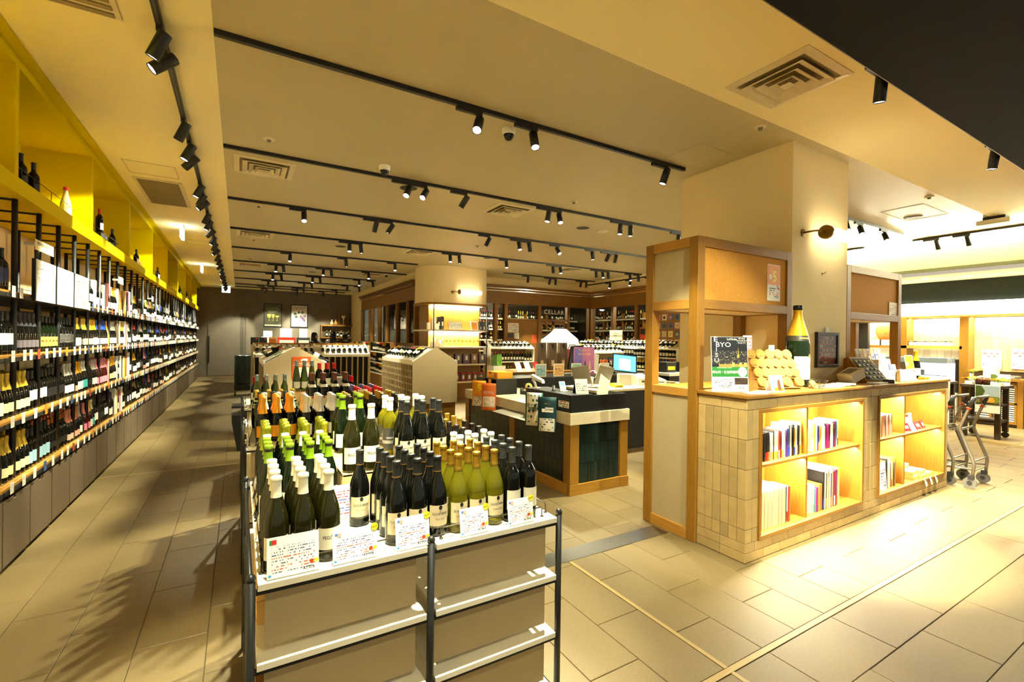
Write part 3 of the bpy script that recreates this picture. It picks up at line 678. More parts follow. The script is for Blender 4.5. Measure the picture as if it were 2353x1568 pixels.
def ybox(n, lab, y, x, w, d, h, m, txt=None):
    t = thing('wooden_box', lab, 'box', (x, y, ZY)); MB().box(-w / 2, w / 2, -d / 2, d / 2, 0, h).build('body', m, t, bev=.003); MB().box(-w / 2 - .003, w / 2 + .003, -d / 2 - .003, d / 2 + .003, h - .012, h).build('lid', m, t)
    if txt: letters(txt, .05, INK, t, (w / 2 + .004, 0, .09), (PI / 2, 0, PI / 2))
    return t
ybox('', 'upright oak wine box in the nearest yellow cubby', 5.02, -1.62, .2, .12, .42, OAK, '2020')
make_bottle('w_plain', (-1.46, 5.0, ZY), PI / 2, 'dark bottle leaning in front of the oak box in the yellow cubby', 'bottles in the yellow cubbies')
make_bottle('w_plain', (-1.45, 5.22, ZY), PI / 2, 'all-black bottle right of the oak box in the yellow cubby', 'bottles in the yellow cubbies')
KINDS['clearred'] = ('champ', 'clear', (190, 24, 20), .1, .285, (236, 226, 180), .04, .11, 60, '', 0, 'clear bottle with red cap')
make_bottle('clearred', (-1.44, 5.99, ZY), PI / 2, 'clear glass bottle with red cap in the nearest yellow cubby', 'bottles in the yellow cubbies')
ybox('', 'low black box in the second yellow cubby', 7.25, -1.5, .2, .3, .11, BLACK); ybox('', 'second low black box in the second yellow cubby', 7.6, -1.5, .2, .2, .07, BLACK)
make_bottle('w_red', (-1.45, 7.27, ZY + .112), PI / 2, 'small dark bottle on top of the low black box in the cubby', 'bottles in the yellow cubbies')
for y, w in ((7.92, 'second'), (9.57, 'third'), (11.85, 'fourth'), (15.95, 'sixth'), (17.85, 'seventh'), (19.6, 'eighth')):
    make_bottle('w_white' if y > 9 else 'w_plain', (-1.45, y, ZY), PI / 2, 'single dark bottle standing in the %s yellow cubby' % w, 'bottles in the yellow cubbies')
ybox('', 'small oak box in the third yellow cubby', 9.95, -1.5, .12, .16, .15, OAK)
# ---- bottles in rows: five slots per bay between two posts
SEQ = {
 0: ['w_leaf', 'w_leaf', 'w_navy', 'w_navy', None] + [None] * 15 + ['w_goldw', 'w_silver', 'w_plain', 'w_plain', 'w_plain', 'w_white', 'w_white', 'box:238,232,218', 'w_red', 'w_red', 'w_red', 'box:210,206,196', 'box:60,56,54', 'box:150,40,26', 'w_silver', 'w_silver', 'w_silver', 'w_goldw', 'w_goldw', 'box:240,236,226', 'box:196,150,80', 'box:196,150,80', 'w_plain', 'box:214,176,110', 'box:214,176,110', 'w_plain', 'box:96,50,74', 'box:236,232,222', 'w_white', 'w_white'],
 1: ['w_white', 'w_white', 'w_white', 'w_white', 'w_white', 'w_grey', 'w_grey', 'w_grey', 'w_grey', 'w_grey', 'w_inny', 'w_inny', 'w_inny', 'w_inny', 'w_inny', 'w_stripe', 'w_stripe', 'w_stripe', 'w_stripe', 'w_stripe', 'w_goldw', 'w_goldw', 'w_grey', 'w_gold', 'w_gold', 'w_gold', 'w_gold', 'w_goldw', 'w_goldw', 'w_blue', 'w_blue', 'w_blue', 'w_blue', 'w_blue', 'w_goldall', 'w_silver', 'w_silver', 'w_silver', 'w_silver', 'box:120,104,80', 'box:240,236,226', 'w_goldw', 'w_goldw', 'w_goldw', 'box:240,236,226', 'box:214,140,120', 'w_white', 'w_silver', 'w_silver', 'w_plain'],
 2: ['w_white', 'w_purple', 'w_purple', 'w_gold', 'w_gold', 'w_gold', 'w_gold', 'w_gold', 'w_white', 'w_white', 'w_white', 'w_white', 'w_plain', 'w_plain', 'w_plain', 'w_plain', 'w_plain', 'w_silver', 'w_silver', 'w_silver', 'w_pink', 'w_goldw', 'w_goldw', 'w_teal', 'w_teal', 'w_copper', 'w_copper', 'w_silver', 'w_silver', 'w_rose', 'w_rose', 'w_rose', 'w_rose', 'w_rose', 'box:222,150,140', 'w_gold', 'w_gold', 'w_goldw', 'w_goldw', 'box:240,236,226', 'w_white', 'box:240,236,226', 'box:60,50,46', 'box:236,226,200', 'box:206,150,40', 'box:206,110,60', 'box:240,236,226', 'box:240,236,226', 'w_white', 'w_white'],
 3: ['w_plain', 'w_plain', 'w_plain', 'w_gold', 'w_gold', 'w_gold', 'w_gold', 'w_gold', 'w_sea', 'w_sea', 'w_sea', 'w_sea', 'w_sea', 'w_copper', 'w_copper', 'w_copper', 'w_copper', 'w_copper', 'w_pink', 'w_pink', 'w_pink', 'w_pink', 'w_silver', 'w_plain', 'w_rose', 'w_rose', 'w_goldw', 'w_teal', 'w_white', 'w_white', 'w_plain', 'w_plain', 'w_plain', 'w_white', 'w_white', 'w_goldw', 'w_purple', 'w_plain', 'box:240,236,226', 'box:240,220,160', 'w_red', 'box:214,150,140', 'box:240,236,226', 'w_gold', 'w_gold', 'w_plain', 'w_plain', 'w_white', 'w_plain', 'w_white'],
}
BOXW = {(238, 232, 218): 'ivory', (210, 206, 196): 'pale grey', (60, 56, 54): 'charcoal', (150, 40, 26): 'brick red', (240, 236, 226): 'white', (196, 150, 80): 'tan wooden', (214, 176, 110): 'pale wooden', (96, 50, 74): 'plum', (236, 232, 222): 'off-white', (120, 104, 80): 'khaki', (214, 140, 120): 'salmon', (222, 150, 140): 'pink', (60, 50, 46): 'dark brown', (236, 226, 200): 'cream', (206, 150, 40): 'amber', (206, 110, 60): 'orange', (240, 220, 160): 'straw', (214, 150, 140): 'rose'}
far = {}   # kind -> positions of the bottles too far to single out
cnt = 0
FARK = ['w_white', 'w_plain', 'w_gold', 'w_goldw', 'w_white', 'w_red', 'w_silver', 'w_pink', 'w_white', 'w_leaf', 'w_blue', 'w_stripe']
rnd = random.Random(3)
for s in range(4):
    seq = SEQ[s]; num = 0
    for bay in range(-1, 35):
        ya = 4.712 + PITCH * bay + .0215
        for j in range(5):
            y = ya + .0425 + j * .085
            i = (bay + 1) * 5 + j
            if y > 21.0: continue
            it = seq[i] if i < len(seq) else (rnd.choice(FARK) if i % 3 == 0 or i == len(seq) else last)
            last = it
            if it is None: continue
            z = SHZ[s]
            if it.startswith('box:'):
                rgb = tuple(int(v) for v in it[4:].split(',')); num += 1
                t = thing('gift_box', '%s upright gift box, %s item on the %s left wall shelf' % (BOXW[rgb], nth(num), SHN[s]), 'box', (-1.425, y, z), 0, 'gift boxes on the wall shelves')
                h = .29 + .05 * rnd.random(); MB().box(-.038, .038, -.038, .038, 0, h * .8).build('carton', mat('carton_%d_%d_%d' % rgb, rgb, .6, var=.05, vs=20), t, bev=.002)
                MB().box(-.039, .039, -.039, .039, h * .8 + .001, h).build('lid', _M['carton_%d_%d_%d' % rgb], t, bev=.002)
            elif i < len(seq):
                num += 1; cnt += 1
                make_bottle(it, (-1.425, y, z), PI / 2 + rnd.uniform(-.1, .1), '%s, %s item on the %s left wall shelf' % (KINDS[it][-1], nth(num), SHN[s]), 'bottles on the %s wall shelf' % SHN[s], 12 if i < 25 else 9, i < 30)
            else: far.setdefault(it, []).append((-1.425, y, z))
            if i < 60 and KINDS.get(it): far.setdefault(it, []).append((-1.53, y, z))
def far_bottles(name, spots, parent_label, cat, rz=PI / 2, n=7):
    """one mesh for many small bottles; material slots glass / capsule / label per kind"""
    V, F, MI, mats = [], [], [], []
    def slot(m):
        if m not in mats: mats.append(m)
        return mats.index(m)
    for kind, ps in spots.items():
        shape, glass, cap, cmetal, cz, lab, l0, l1, la, *_ = KINDS[kind]
        g, c, l = slot(GLASS[glass]), slot(mat('capsule_%d_%d_%d' % cap, cap, .4, metal=cmetal)), slot(cmat(lab, 0, .55))
        H = SHAPES[shape][2]; R = SHAPES[shape][1]
        pr = [(.9 * R, 0), (R, .01), (R, .14), (.75 * R, .185), (rad_at(shape, cz), cz)]; cp = [(rad_at(shape, cz) + .001, cz), (.0165, H - .04), (.0165, H - .002), (0, H)]
        for (x, y, z) in ps:
            for prof, mi in ((pr, g), (cp, c)):
                o = len(V)
                for r, h in prof:
                    for q in range(n): V.append((x + r * math.cos(2 * PI * q / n), y + r * math.sin(2 * PI * q / n), z + h))
                for a in range(len(prof) - 1):
                    for q in range(n): F.append((o + a * n + q, o + a * n + (q + 1) % n, o + (a + 1) * n + (q + 1) % n, o + (a + 1) * n + q)); MI.append(mi)
            o = len(V); a = math.radians(la); m = 4
            for h in (l0, l1):
                for q in range(m + 1):
                    t = rz - PI / 2 - a + 2 * a * q / m; V.append((x + (R + .003) * math.cos(t), y + (R + .003) * math.sin(t), z + h))
            for q in range(m): F.append((o + q, o + q + 1, o + m + 2 + q, o + m + 1 + q)); MI.append(l)
    me = bpy.data.meshes.new(name); me.from_pydata(V, [], F)
    for m in mats: me.materials.append(m)
    me.polygons.foreach_set('material_index', MI); me.polygons.foreach_set('use_smooth', [True] * len(F)); me.update()
    o = put(name, me); stuff(o); o['label'] = parent_label; o['category'] = cat; return o
far_bottles('distant_bottles', far, 'rows of small wine bottles at the far end and back rows of the left wall shelves', 'bottles')
# ---- shelf tags
TAGS = [(printed('tag_print', (240, 236, 224), (120, 112, 104), (190, 70, 60), 14, 9, .5, .05, ('Y', 'Z')), 'white'), (mat('amber_board', (196, 128, 34), .6, var=.3, vs=60), 'amber'), (mat('navy_board', (52, 76, 120), .6, var=.3, vs=60), 'navy'), (mat('brick_board', (150, 60, 40), .6, var=.3, vs=60), 'brick red')]
fartags = MB()
for s, z in enumerate(SHZ):
    y = 4.42; q = 0
    while y < 21.0:
        if not (s == 0 and 4.68 < y < 6.25):
            if y < 10.6:
                q += 1; ti = 0 if q % 4 else 1 + (q // 4 + s) % 3
                o = MB().box(-.001, .001, -.027, .027, -.045, .032).build('shelf_tag', TAGS[ti][0], None, (-1.318, y, z))
                tag(o, '%s shelf tag, %s from the near end on the %s wall shelf edge' % (TAGS[ti][1], nth(q), SHN[s]), 'price tag', 'tags on the wall shelf edges')
            else: fartags.box(-1.319, -1.317, y - .026, y + .026, z - .045, z + .03)
        y += .115 + .12 * rnd.random() if y < 8 else .10 + .06 * rnd.random()
o = fartags.build('distant_shelf_tags', PAPER); stuff(o); o['label'] = 'small white price tags along the far wall shelf edges'; o['category'] = 'price tags'
# ---- ranking boards and small signs on the top shelf
RANK = printed('ranking_print', (250, 248, 240), (150, 140, 130), (196, 150, 60), 22, 20, .35, .02, ('Y', 'Z'))
for i, (a, b) in enumerate(((4.77, 5.2), (5.24, 5.68), (5.72, 6.17))):
    t = thing('ranking_board', 'white ranking list board on the top wall shelf, %s of three' % ('left one', 'middle one', 'right one')[i], 'sign', (-1.31, (a + b) / 2, 1.845), 0, 'ranking boards')
    h = (b - a) / 2
    MB().box(-.02, 0, -h, h, 0, .315).build('backing_board', BLACK, t)
    MB().box(0, .003, -h + .012, h, .002, .313).build('paper', RANK, t)
    MB().box(.003, .0036, -h + .03, h - .02, .245, .248).build('rule_line', INK, t)
for i, (y, w, h, z) in enumerate(((5.07, .4, .08, 2.24), (7.83, .28, .09, 2.26), (10.4, .2, .09, 2.2))):
    t = thing('hanging_sign', 'small cream sign clipped to a black shelf post, %s from the near end' % nth(i + 1), 'sign', (-1.34, y, z), 0, 'clipped signs on the shelf posts')
    MB().box(-.002, .002, -w / 2, w / 2, 0, h).build('card', mat('cream_card', (236, 222, 180), .6), t)
    MB().box(-.06, -.002, -w / 2 - .01, -w / 2 + .02, h * .35, h * .6).build('clip', mat('clear_clip', (200, 196, 186), .3), t)
    if i == 0: letters('MONTHLY RANKING', .032, INK, t, (.0035, -w / 2 + .03, h * .66), (PI / 2, 0, PI / 2), 'LEFT')
# ================================================================== TILED COUNTER WITH BOOK NICHES
CF = 2.01   # front face
def counter_unit(x0, x1, n0, n1, first, label):
    t = thing('tiled_counter', label, 'counter', (x0, CF, 0), 0, 'tiled counters')
    W_ = x1 - x0; a, b = n0 - x0, n1 - x0; D = .41
    core = MB().box(.008, W_ - .002, .012, D, .0, .128).box(.008, W_ - .002, .012, D, 1.106, 1.19)
    core.box(.008, a, .012, D, .128, 1.106).box(b, W_ - .002, .012, D, .128, 1.106).box(a, b, .39, D, .128, 1.106)
    core.build('core', GROUT, t)
    g = .0016
    def ft(u0, u1, z0, z1): MB().box(-(u1 - u0) / 2 + g, (u1 - u0) / 2 - g, 0, .012, g, z1 - z0 - g).build('tile', TILEM, t, ((u0 + u1) / 2, random.random() * .0012, z0), bev=.0015, seg=1)
    def st(v0, v1, z0, z1): MB().box(0, .012, -(v1 - v0) / 2 + g, (v1 - v0) / 2 - g, g, z1 - z0 - g).build('tile', TILEM, t, (-.004 + random.random() * .0012, (v0 + v1) / 2, z0), bev=.0015, seg=1)
    zs = [.142, .242, .459, .676, .893, 1.11]
    # rows along bottom and top
    for z0, z1, off in ((.002, .072, 0), (.072, .142, .11), (1.11, 1.186, .06)):
        u = -off
        while u < W_ - .01:
            p, q = max(u, 0), min(u + .2215, W_)
            if q - p > .012: ft(p, q, z0, z1)
            u += .2215
    for z0, z1 in zip(zs, zs[1:]):
        for u in (0, a / 2): ft(u, u + a / 2, z0, z1)
        for u in (b, b + (W_ - b) / 2): ft(u, u + (W_ - b) / 2, z0, z1)
    if first:
        for z0, z1 in ((.002, .072), (.072, .142), (1.11, 1.186)):
            for v in (0.0, .205): st(v, v + .205, z0, z1)
        for z0, z1 in zip(zs, zs[1:]):
            for k in range(6): st(k * .0683, (k + 1) * .0683, z0, z1)
    # oak niche: frame, back, shelf, upright
    f = .03
    MB().box(a, b, -.012, .02, .142, .142 + f).build('niche_frame_bottom', OAKH, t, bev=.004); MB().box(a, b, -.012, .02, 1.11 - f, 1.11).build('niche_frame_top', OAKH, t, bev=.004)
    MB().box(a, a + f, -.012, .02, .142 + f, 1.11 - f).build('niche_frame_side', OAK, t, bev=.004); MB().box(b - f, b, -.012, .02, .142 + f, 1.11 - f).build('niche_frame_side', OAK, t, bev=.004)
    MB().box(a + .005, b - .005, .374, .39, .142, 1.11).build('niche_back', OAK, t)
    MB().box(a, a + .018, .02, .374, .16, 1.092).build('niche_side', OAK, t); MB().box(b - .018, b, .02, .374, .16, 1.092).build('niche_side', OAK, t)
    MB().box(a, b, .02, .374, .142, .166).build('niche_floor', OAKH, t); MB().box(a, b, .02, .374, 1.088, 1.11).build('niche_roof', OAKH, t)
    mid = 4.03 - 3.16 if first else 5.89 - 5.07
    MB().box(mid - .012, mid + .012, .03, .374, .166, .665).build('upright', OAK, t, bev=.002); MB().box(mid - .012, mid + .012, .03, .374, .69, 1.088).build('upright', OAK, t, bev=.002)
    MB().box(a + .018, b - .018, .012, .374, .665, .69).build('shelf', OAKH, t, bev=.006)
    for i, (u0, u1) in enumerate(((a + .03, mid - .02), (mid + .02, b - .03))):
        for z in (1.083, .66):
            e = MB().box(u0, u1, .03, .04, z, z + .004).build('led_strip', emis('led_strip', (255, 232, 180), 6.0), t)
            l = area_light('niche_led', (x0 + (u0 + u1) / 2, CF + .06, z - .006), (0, 0, 0), u1 - u0, .03, 8, (1, .95, .70)); l.rotation_euler = (math.radians(22), 0, 0)
    return t
counter_unit(3.16, 5.068, 3.308, 4.92, True, 'tiled counter with lit book niche at its near left end')
counter_unit(5.072, 6.94, 5.21, 6.84, False, 'tiled counter with lit niche of magazines and gift boxes at the right end')
t = thing('oak_worktop', 'oak worktop with rounded edge over the tiled counters', 'worktop', (3.16, CF, 1.19))
def top(x0, x1, y0, y1): MB().box(x0 - 3.16, x1 - 3.16, y0 - CF, y1 - CF, 0, .03).build('slab', OAKH, t, bev=.008)
top(3.135, 4.49, 1.99, 2.42); top(4.492, 5.068, 1.99, 2.438); top(5.071, 6.955, 1.99, 2.438)
# ---- books
def book(x, y, z, w, d, h, rgb, label, group, band=None, lean=0.0, name='book'):
    m = mat('cover_%d_%d_%d' % rgb, rgb, .45)
    t = thing(name, label, 'book' if name == 'book' else 'magazine', (x, y, z), 0, group); t.rotation_euler = (0, lean, 0)
    MB().box(-w / 2, w / 2, 0, .004, 0, h).box(-w / 2, -w / 2 + .0015, .004, d, 0, h).box(w / 2 - .0015, w / 2, .004, d, 0, h).build('cover', m, t)
    MB().box(-w / 2 + .0016, w / 2 - .0016, .0045, d - .003, .002, h - .003).build('page_block', PAPER, t)
    if band: MB().box(-w / 2 - .0004, w / 2 + .0004, -.0005, .001, h * .02, h * .3).build('spine_band', mat('cover_%d_%d_%d' % band, band, .45), t)
CW = [((18, 18, 18), 'black'), ((236, 228, 208), 'cream'), ((196, 40, 24), 'red'), ((240, 236, 226), 'white'), ((36, 60, 160), 'blue'), ((214, 150, 40), 'ochre'), ((120, 30, 70), 'wine red'), ((200, 20, 120), 'magenta'), ((90, 84, 76), 'grey'), ((226, 120, 40), 'orange'), ((60, 160, 190), 'sky blue'), ((190, 214, 60), 'lime'), ((30, 30, 50), 'navy'), ((150, 110, 60), 'tan')]
rb = random.Random(11)
def row(x0, x1, z, specs, where, group, y=CF + .05, name='book', hmin=.19, hmax=.24, d=.15):
    x = x0; n = 0; i = 0
    while x < x1:
        ci = specs[i % len(specs)] if i < len(specs) else rb.randrange(len(CW)); i += 1
        w = rb.uniform(.012, .026); h = rb.uniform(hmin, hmax)
        if x + w > x1: break
        n += 1; rgb, cw = CW[ci]
        book(x + w / 2, y + rb.uniform(0, .012), z, w - .001, d + rb.uniform(-.01, .015), h, rgb, '%s %s, %s from the left %s' % (cw, name, nth(n), where), group, CW[rb.choice((5, 2, 4, 3, 9))][0] if rb.random() < .4 else None, 0, name)
        x += w
def magazines(x0, n, w, z, h, d, where, group, rgbs, y=CF + .05):
    for i in range(n):
        rgb, cw = rgbs[i % len(rgbs)]
        book(x0 + w * (i + .5), y + rb.uniform(0, .006), z, w - .0008, d, h + rb.uniform(-.003, .003), rgb, '%s thin magazine, %s from the left %s' % (cw, nth(i + 1), where), group, None, 0, 'magazine')
MAGS = [((206, 188, 150), 'beige'), ((190, 172, 140), 'light brown'), ((214, 200, 170), 'pale'), ((176, 150, 120), 'tan')]
row(3.425, 3.56, .691, [0] * 8, 'in the upper left book bay', 'books in the upper left bay', hmin=.215, hmax=.222)
row(3.56, 3.80, .691, [3, 0, 3, 3, 1, 3, 2, 2], 'beside the black set in the upper left bay', 'books in the upper left bay', hmin=.2, hmax=.23)
row(3.80, 4.01, .691, [8, 1, 0, 0, 5, 1, 8], 'by the upright in the upper left bay', 'books in the upper left bay', hmin=.22, hmax=.27)
row(4.14, 4.62, .691, [1, 3, 9, 11, 3, 0, 4, 12, 5, 3, 1, 3, 0, 6, 7, 0, 3, 1], 'in the upper second bay', 'books in the upper second bay')
magazines(3.415, 42, .0083, .167, .29, .23, 'in the lower left bay', 'magazines in the lower left bay', MAGS)
row(3.77, 3.87, .167, [0, 3, 2], 'at the right of the lower left bay', 'books in the lower left bay', hmin=.27, hmax=.3)
row(4.14, 4.34, .167, [3, 5, 1, 3, 13, 10, 7], 'in the lower second bay', 'books in the lower second bay', hmin=.2, hmax=.26)
row(4.34, 4.66, .167, [0, 3, 1, 8, 3, 1, 13, 3, 8, 1, 2], 'of the tall ones in the lower second bay', 'books in the lower second bay', hmin=.3, hmax=.35, d=.23)
magazines(5.40, 22, .0122, .691, .21, .15, 'in the upper niche of the right counter', 'comics in the right counter', [((206, 90, 60), 'red'), ((236, 214, 160), 'cream'), ((120, 90, 150), 'violet'), ((230, 150, 60), 'orange'), ((200, 60, 100), 'pink'), ((240, 236, 226), 'white')])
row(5.45, 5.76, .167, [3, 0, 6, 5, 13, 0, 1, 3, 1, 1], 'in the lower niche of the right counter', 'books in the lower right niche', hmin=.22, hmax=.30)
b = thing('wall_calendar', 'white calendar booklet leaning against the books in the lower right niche', 'calendar', (5.46, CF + .035, .167)); b.rotation_euler = (math.radians(-4), 0, 0)
MB().box(-.06, .06, 0, .004, 0, .27).build('cover', printed('calendar_print', (242, 238, 228), (60, 56, 52), (206, 60, 50), 9, 9, .6, .12), b)
b = thing('picture_book', 'large white picture book with red cover behind it in the lower right niche', 'book', (5.54, CF + .26, .167)); MB().box(-.17, .13, .05, .075, 0, .4).build('red_cover', cmat((196, 24, 34)), b); MB().box(-.17, .17, 0, .03, 0, .34).build('white_cover', WHITEP, b)
# small goods in the right-hand niche
for i, x in enumerate((6.02, 6.10, 6.18, 6.26)):
    t = thing('spice_bottle', '%s small bottle with %s cap in the upper right niche, %s from left' % (('red', 'white')[i % 2], ('red', 'white')[i % 2], nth(i + 1)), 'bottle', (x + .12, CF + .16, .691), 0, 'small bottles in the niche')
    MB().lathe([(.022, 0), (.024, .004), (.024, .10), (.018, .118), (.013, .124)], 16).build('body', PAPER if i % 2 else cmat((214, 196, 170)), t); MB().lathe([(.017, .12), (.017, .155), (0, .156)], 16).build('cap', cmat((190, 60, 30)) if i % 2 == 0 else PAPER, t)
for i, (x, y, rgb, w) in enumerate(((6.06, .06, (190, 24, 30), 'red'), (6.2, .06, (236, 230, 220), 'white'), (6.33, .05, (190, 30, 34), 'crimson'), (6.47, .05, (200, 36, 40), 'scarlet'), (6.0, .12, (120, 170, 110), 'green patterned'))):
    t = thing('gift_packet', '%s flat gift packet lying in the upper right niche' % w, 'packet', (x, CF + y, .691), .2 * (i - 2)); t.rotation_euler = (math.radians(-28), 0, .15 * (i - 2))
    MB().box(-.055, .055, 0, .012, 0, .09).build('packet', cmat(rgb), t, bev=.003); MB().box(-.03, .03, -.001, 0, .03, .06).build('print', PAPER, t)
for i, (x, y, z) in enumerate(((6.20, .14, .167), (6.2, .15, .21), (6.36, .12, .167), (6.37, .13, .21), (6.52, .12, .167), (6.3, .25, .252))):
    t = thing('wine_opener_box', 'long kraft box with price mark in the lower right niche, %s' % ('bottom left', 'upper left', 'bottom middle', 'upper middle', 'bottom right', 'topmost at the back')[i], 'box', (x, CF + y, z), .1, 'kraft boxes in the niche')
    MB().box(-.07, .07, -.1, .12, 0, .04).build('carton', cmat((222, 184, 110)), t, bev=.002); MB().box(-.03, .03, -.101, -.1, .01, .03).build('mark', cmat((240, 220, 150)), t)
for i, x in enumerate((6.3, 6.44, 6.58)):
    t = thing('hang_tag', 'white and yellow tag hanging over the niche edge, %s from left' % nth(i + 1), 'price tag', (x, CF - .016, .15), 0, 'tags over the niche edge'); t.rotation_euler = (math.radians(-15), 0, .2)
    MB().box(-.045, .045, 0, .002, -.05, .03).build('card', PAPER, t); MB().box(0, .045, -.001, 0, -.05, -.02).build('yellow_print', YEL, t)
for i, (x, z) in enumerate(((6.0, .3), (6.12, .167))):
    t = thing('chalk_tablet', '%s dark tablet board in the lower right niche' % ('upright', 'fallen')[i], 'tablet', (x, CF + .12, .167), -.4); t.rotation_euler = (math.radians(-12 if i == 0 else -80), 0, -.35)
    MB().box(-.05, .05, 0, .012, 0, .16).build('frame', mat('grey_plastic', (70, 66, 60), .5), t, bev=.006); MB().box(-.04, .04, -.001, 0, .01, .15).build('screen', BLACKG, t)
# ---- oak frames with panels at the pillar
def frame_tower(x0, x1, y0, y1, left_panels, label, cork=True):
    t = thing('oak_frame_tower', label, 'display frame', (x0, y0, 0), 0, 'oak frame towers')
    W_, D = x1 - x0, y1 - y0; p = .085
    for u in (0, W_ - p):
        for v in (0, D - p):
            z0 = 0 if (v > .1 or left_panels and u == 0) else 1.222
            MB().box(u, u + p, v, v + p, z0, 2.45).build('post', OAK, t, bev=.003)
    for z0, z1 in ((2.37, 2.45), (1.87, 1.945)):
        for v in (0, D - p): MB().box(p, W_ - p, v, v + p, z0, z1).build('rail', OAKH, t, bev=.003)
        for u in (0, W_ - p): MB().box(u, u + p, p, D - p, z0, z1).build('rail', OAKY, t, bev=.003)
    MB().box(p, W_ - p, .02, .035, 1.945, 2.37).build('cork_panel', CORK, t)
    MB().box(p, W_ - p, p, D - p, 1.875, 1.89).build('soffit', WHITEP, t)
    MB().box(p, W_ - p, D - .035, D - .02, 1.945, 2.37).build('rear_panel', BEIGEP, t)
    MB().cyl((W_ * .25, D * .5, 1.871), (W_ * .25, D * .5, 1.876), .035, n=18).build('downlight', mat('downlight_trim', (230, 220, 190), .4), t)
    if left_panels:
        for z0, z1 in ((0.0, .09), (1.155, 1.222)): MB().box(0, p, p, D - p, z0, z1).build('rail', OAKY, t, bev=.003)
        MB().box(.02, .035, p, D - p, .09, 1.155).build('side_panel', BEIGEP, t); MB().box(.02, .035, p, D - p, 1.945, 2.37).build('side_panel', BEIGEP, t)
        MB().box(p, W_ - p, .06, D - p, 1.16, 1.22).build('ledge', OAKH, t)
    return t
frame_tower(3.135, 4.485, 2.422, 2.97, True, 'oak frame tower with cork board and beige panels at the counter left end')
frame_tower(5.575, 6.91, 2.442, 2.97, False, 'oak frame tower with cork board right of the pillar')
l = bpy.data.lights.new('tower_downlight', 'SPOT'); l.energy = 30; l.color = WARM; l.spot_size = 1.6; l.spot_blend = .6; l.shadow_soft_size = .03
o = bpy.data.objects.new('tower_downlight', l); o.location = (3.5, 2.7, 1.86); COL.objects.link(o)
def five_poster(name, loc, rot, w, h, label, group, tilt=None):
    t = thing(name, label, 'poster', loc, 0, group); t.rotation_euler = rot
    MB().box(-w / 2, w / 2, 0, .003, 0, h).build('backing', PAPER, t)
    MB().quad((-w * .47, -.0006, h * .44), (w * .47, -.0006, h * .44), (w * .47, -.0006, h * .98), (-w * .47, -.0006, h * .98)).build('orange_field', cmat((226, 132, 16)), t)
    letters('5', h * .42, cmat((240, 226, 20)), t, (w * .05, -.0014, h * .66), bold=.02)
    MB().lathe([(.0001, 0), (w * .13, 0)], 16, caps=False).build('badge', PAPER, t, (-w * .28, -.0014, h * .66), (PI / 2, 0, 0))
    MB().quad((-w * .44, -.0006, h * .03), (w * .44, -.0006, h * .03), (w * .44, -.0006, h * .42), (-w * .44, -.0006, h * .42)).build('lower_print', printed('five_print', (238, 236, 226), (40, 60, 80), (200, 50, 40), 7, 9, .55, .05), t)
    MB().add([(w * .18, -.0012, h * .42), (w * .44, -.0012, h * .28), (w * .44, -.0012, h * .36), (w * .28, -.0012, h * .42)], [(0, 1, 2, 3)]).build('ribbon', cmat((196, 40, 34)), t)
    return t
five_poster('campaign_poster', (4.21, 2.438, 1.985), (0, 0, 0), .2, .33, 'orange campaign poster with a 5 pinned on the left cork board', 'campaign posters')
t = thing('notice_sheet', 'white notice sheet pinned on the right cork board', 'notice', (6.72, 2.456, 1.9)); MB().box(-.11, .11, -.002, 0, 0, .2).build('sheet', printed('notice_print', (240, 234, 214), (120, 112, 100), (180, 40, 40), 9, 14, .4, .1), t)
# ---- things on the worktop
ZT = 1.22
t = thing('event_poster', 'tall night-view wine party poster board standing on the counter left end', 'poster', (3.265, 2.215, ZT), -.45); t.rotation_euler = (math.radians(-4), 0, -.42)
w, h = .30, .425
MB().box(-w / 2, w / 2, 0, .004, 0, h).build('board', PAPER, t)
def pq(n, x0, x1, z0, z1, m, d=-.0006): return MB().box(x0 * w, x1 * w, d, 0, z0 * h, z1 * h).build(n, m, t)
NIGHTM = mat('night_city_print', (18, 20, 30), .5)
pq('night_sky_print', -.49, .49, .45, .995, NIGHTM)
def city_mat():
    m = bpy.data.materials.new('city_lights_print'); m.use_nodes = True; nt = m.node_tree; b_ = nt.nodes['Principled BSDF']
    v = nt.nodes.new('ShaderNodeTexVoronoi'); v.inputs['Scale'].default_value = 90; r = nt.nodes.new('ShaderNodeValToRGB'); tc = nt.nodes.new('ShaderNodeTexCoord')
    r.color_ramp.elements[0].position = .0; r.color_ramp.elements[0].color = (.95, .7, .35, 1); r.color_ramp.elements[1].position = .32; r.color_ramp.elements[1].color = (.012, .013, .02, 1)
    nt.links.new(tc.outputs['Object'], v.inputs['Vector']); nt.links.new(v.outputs['Distance'], r.inputs[0]); nt.links.new(r.outputs[0], b_.inputs['Base Color']); return m
pq('city_print', -.49, .49, .5, .74, city_mat(), -.0010)
pq('table_print', -.3, .48, .45, .5, cmat((196, 134, 60)), -.0012)
MB().add([(.2 * w, -.0016, .62 * h), (.27 * w, -.0016, .62 * h), (.245 * w, -.0016, .70 * h), (.238 * w, -.0016, .82 * h), (.23 * w, -.0016, .70 * h)], [(0, 1, 2, 3, 4)]).build('tower_print', cmat((240, 170, 50)), t)
for i, x in enumerate((.05, .25, .38)): MB().quad((x * w, -.0016, .455 * h), ((x + .09) * w, -.0016, .455 * h), ((x + .08) * w, -.0016, .53 * h), ((x + .01) * w, -.0016, .53 * h)).build('glass_print', cmat((206, 160, 90)), t)
pq('green_band', -.49, .49, .27, .45, cmat((44, 124, 52)), -.0010)
MB().lathe([(.0001, 0), (.037, 0)], 24, caps=False).build('badge', PAPER, t, (.34 * w, -.0018, .36 * h), (PI / 2, 0, 0))
wl_ = (PI / 2, 0, 0)
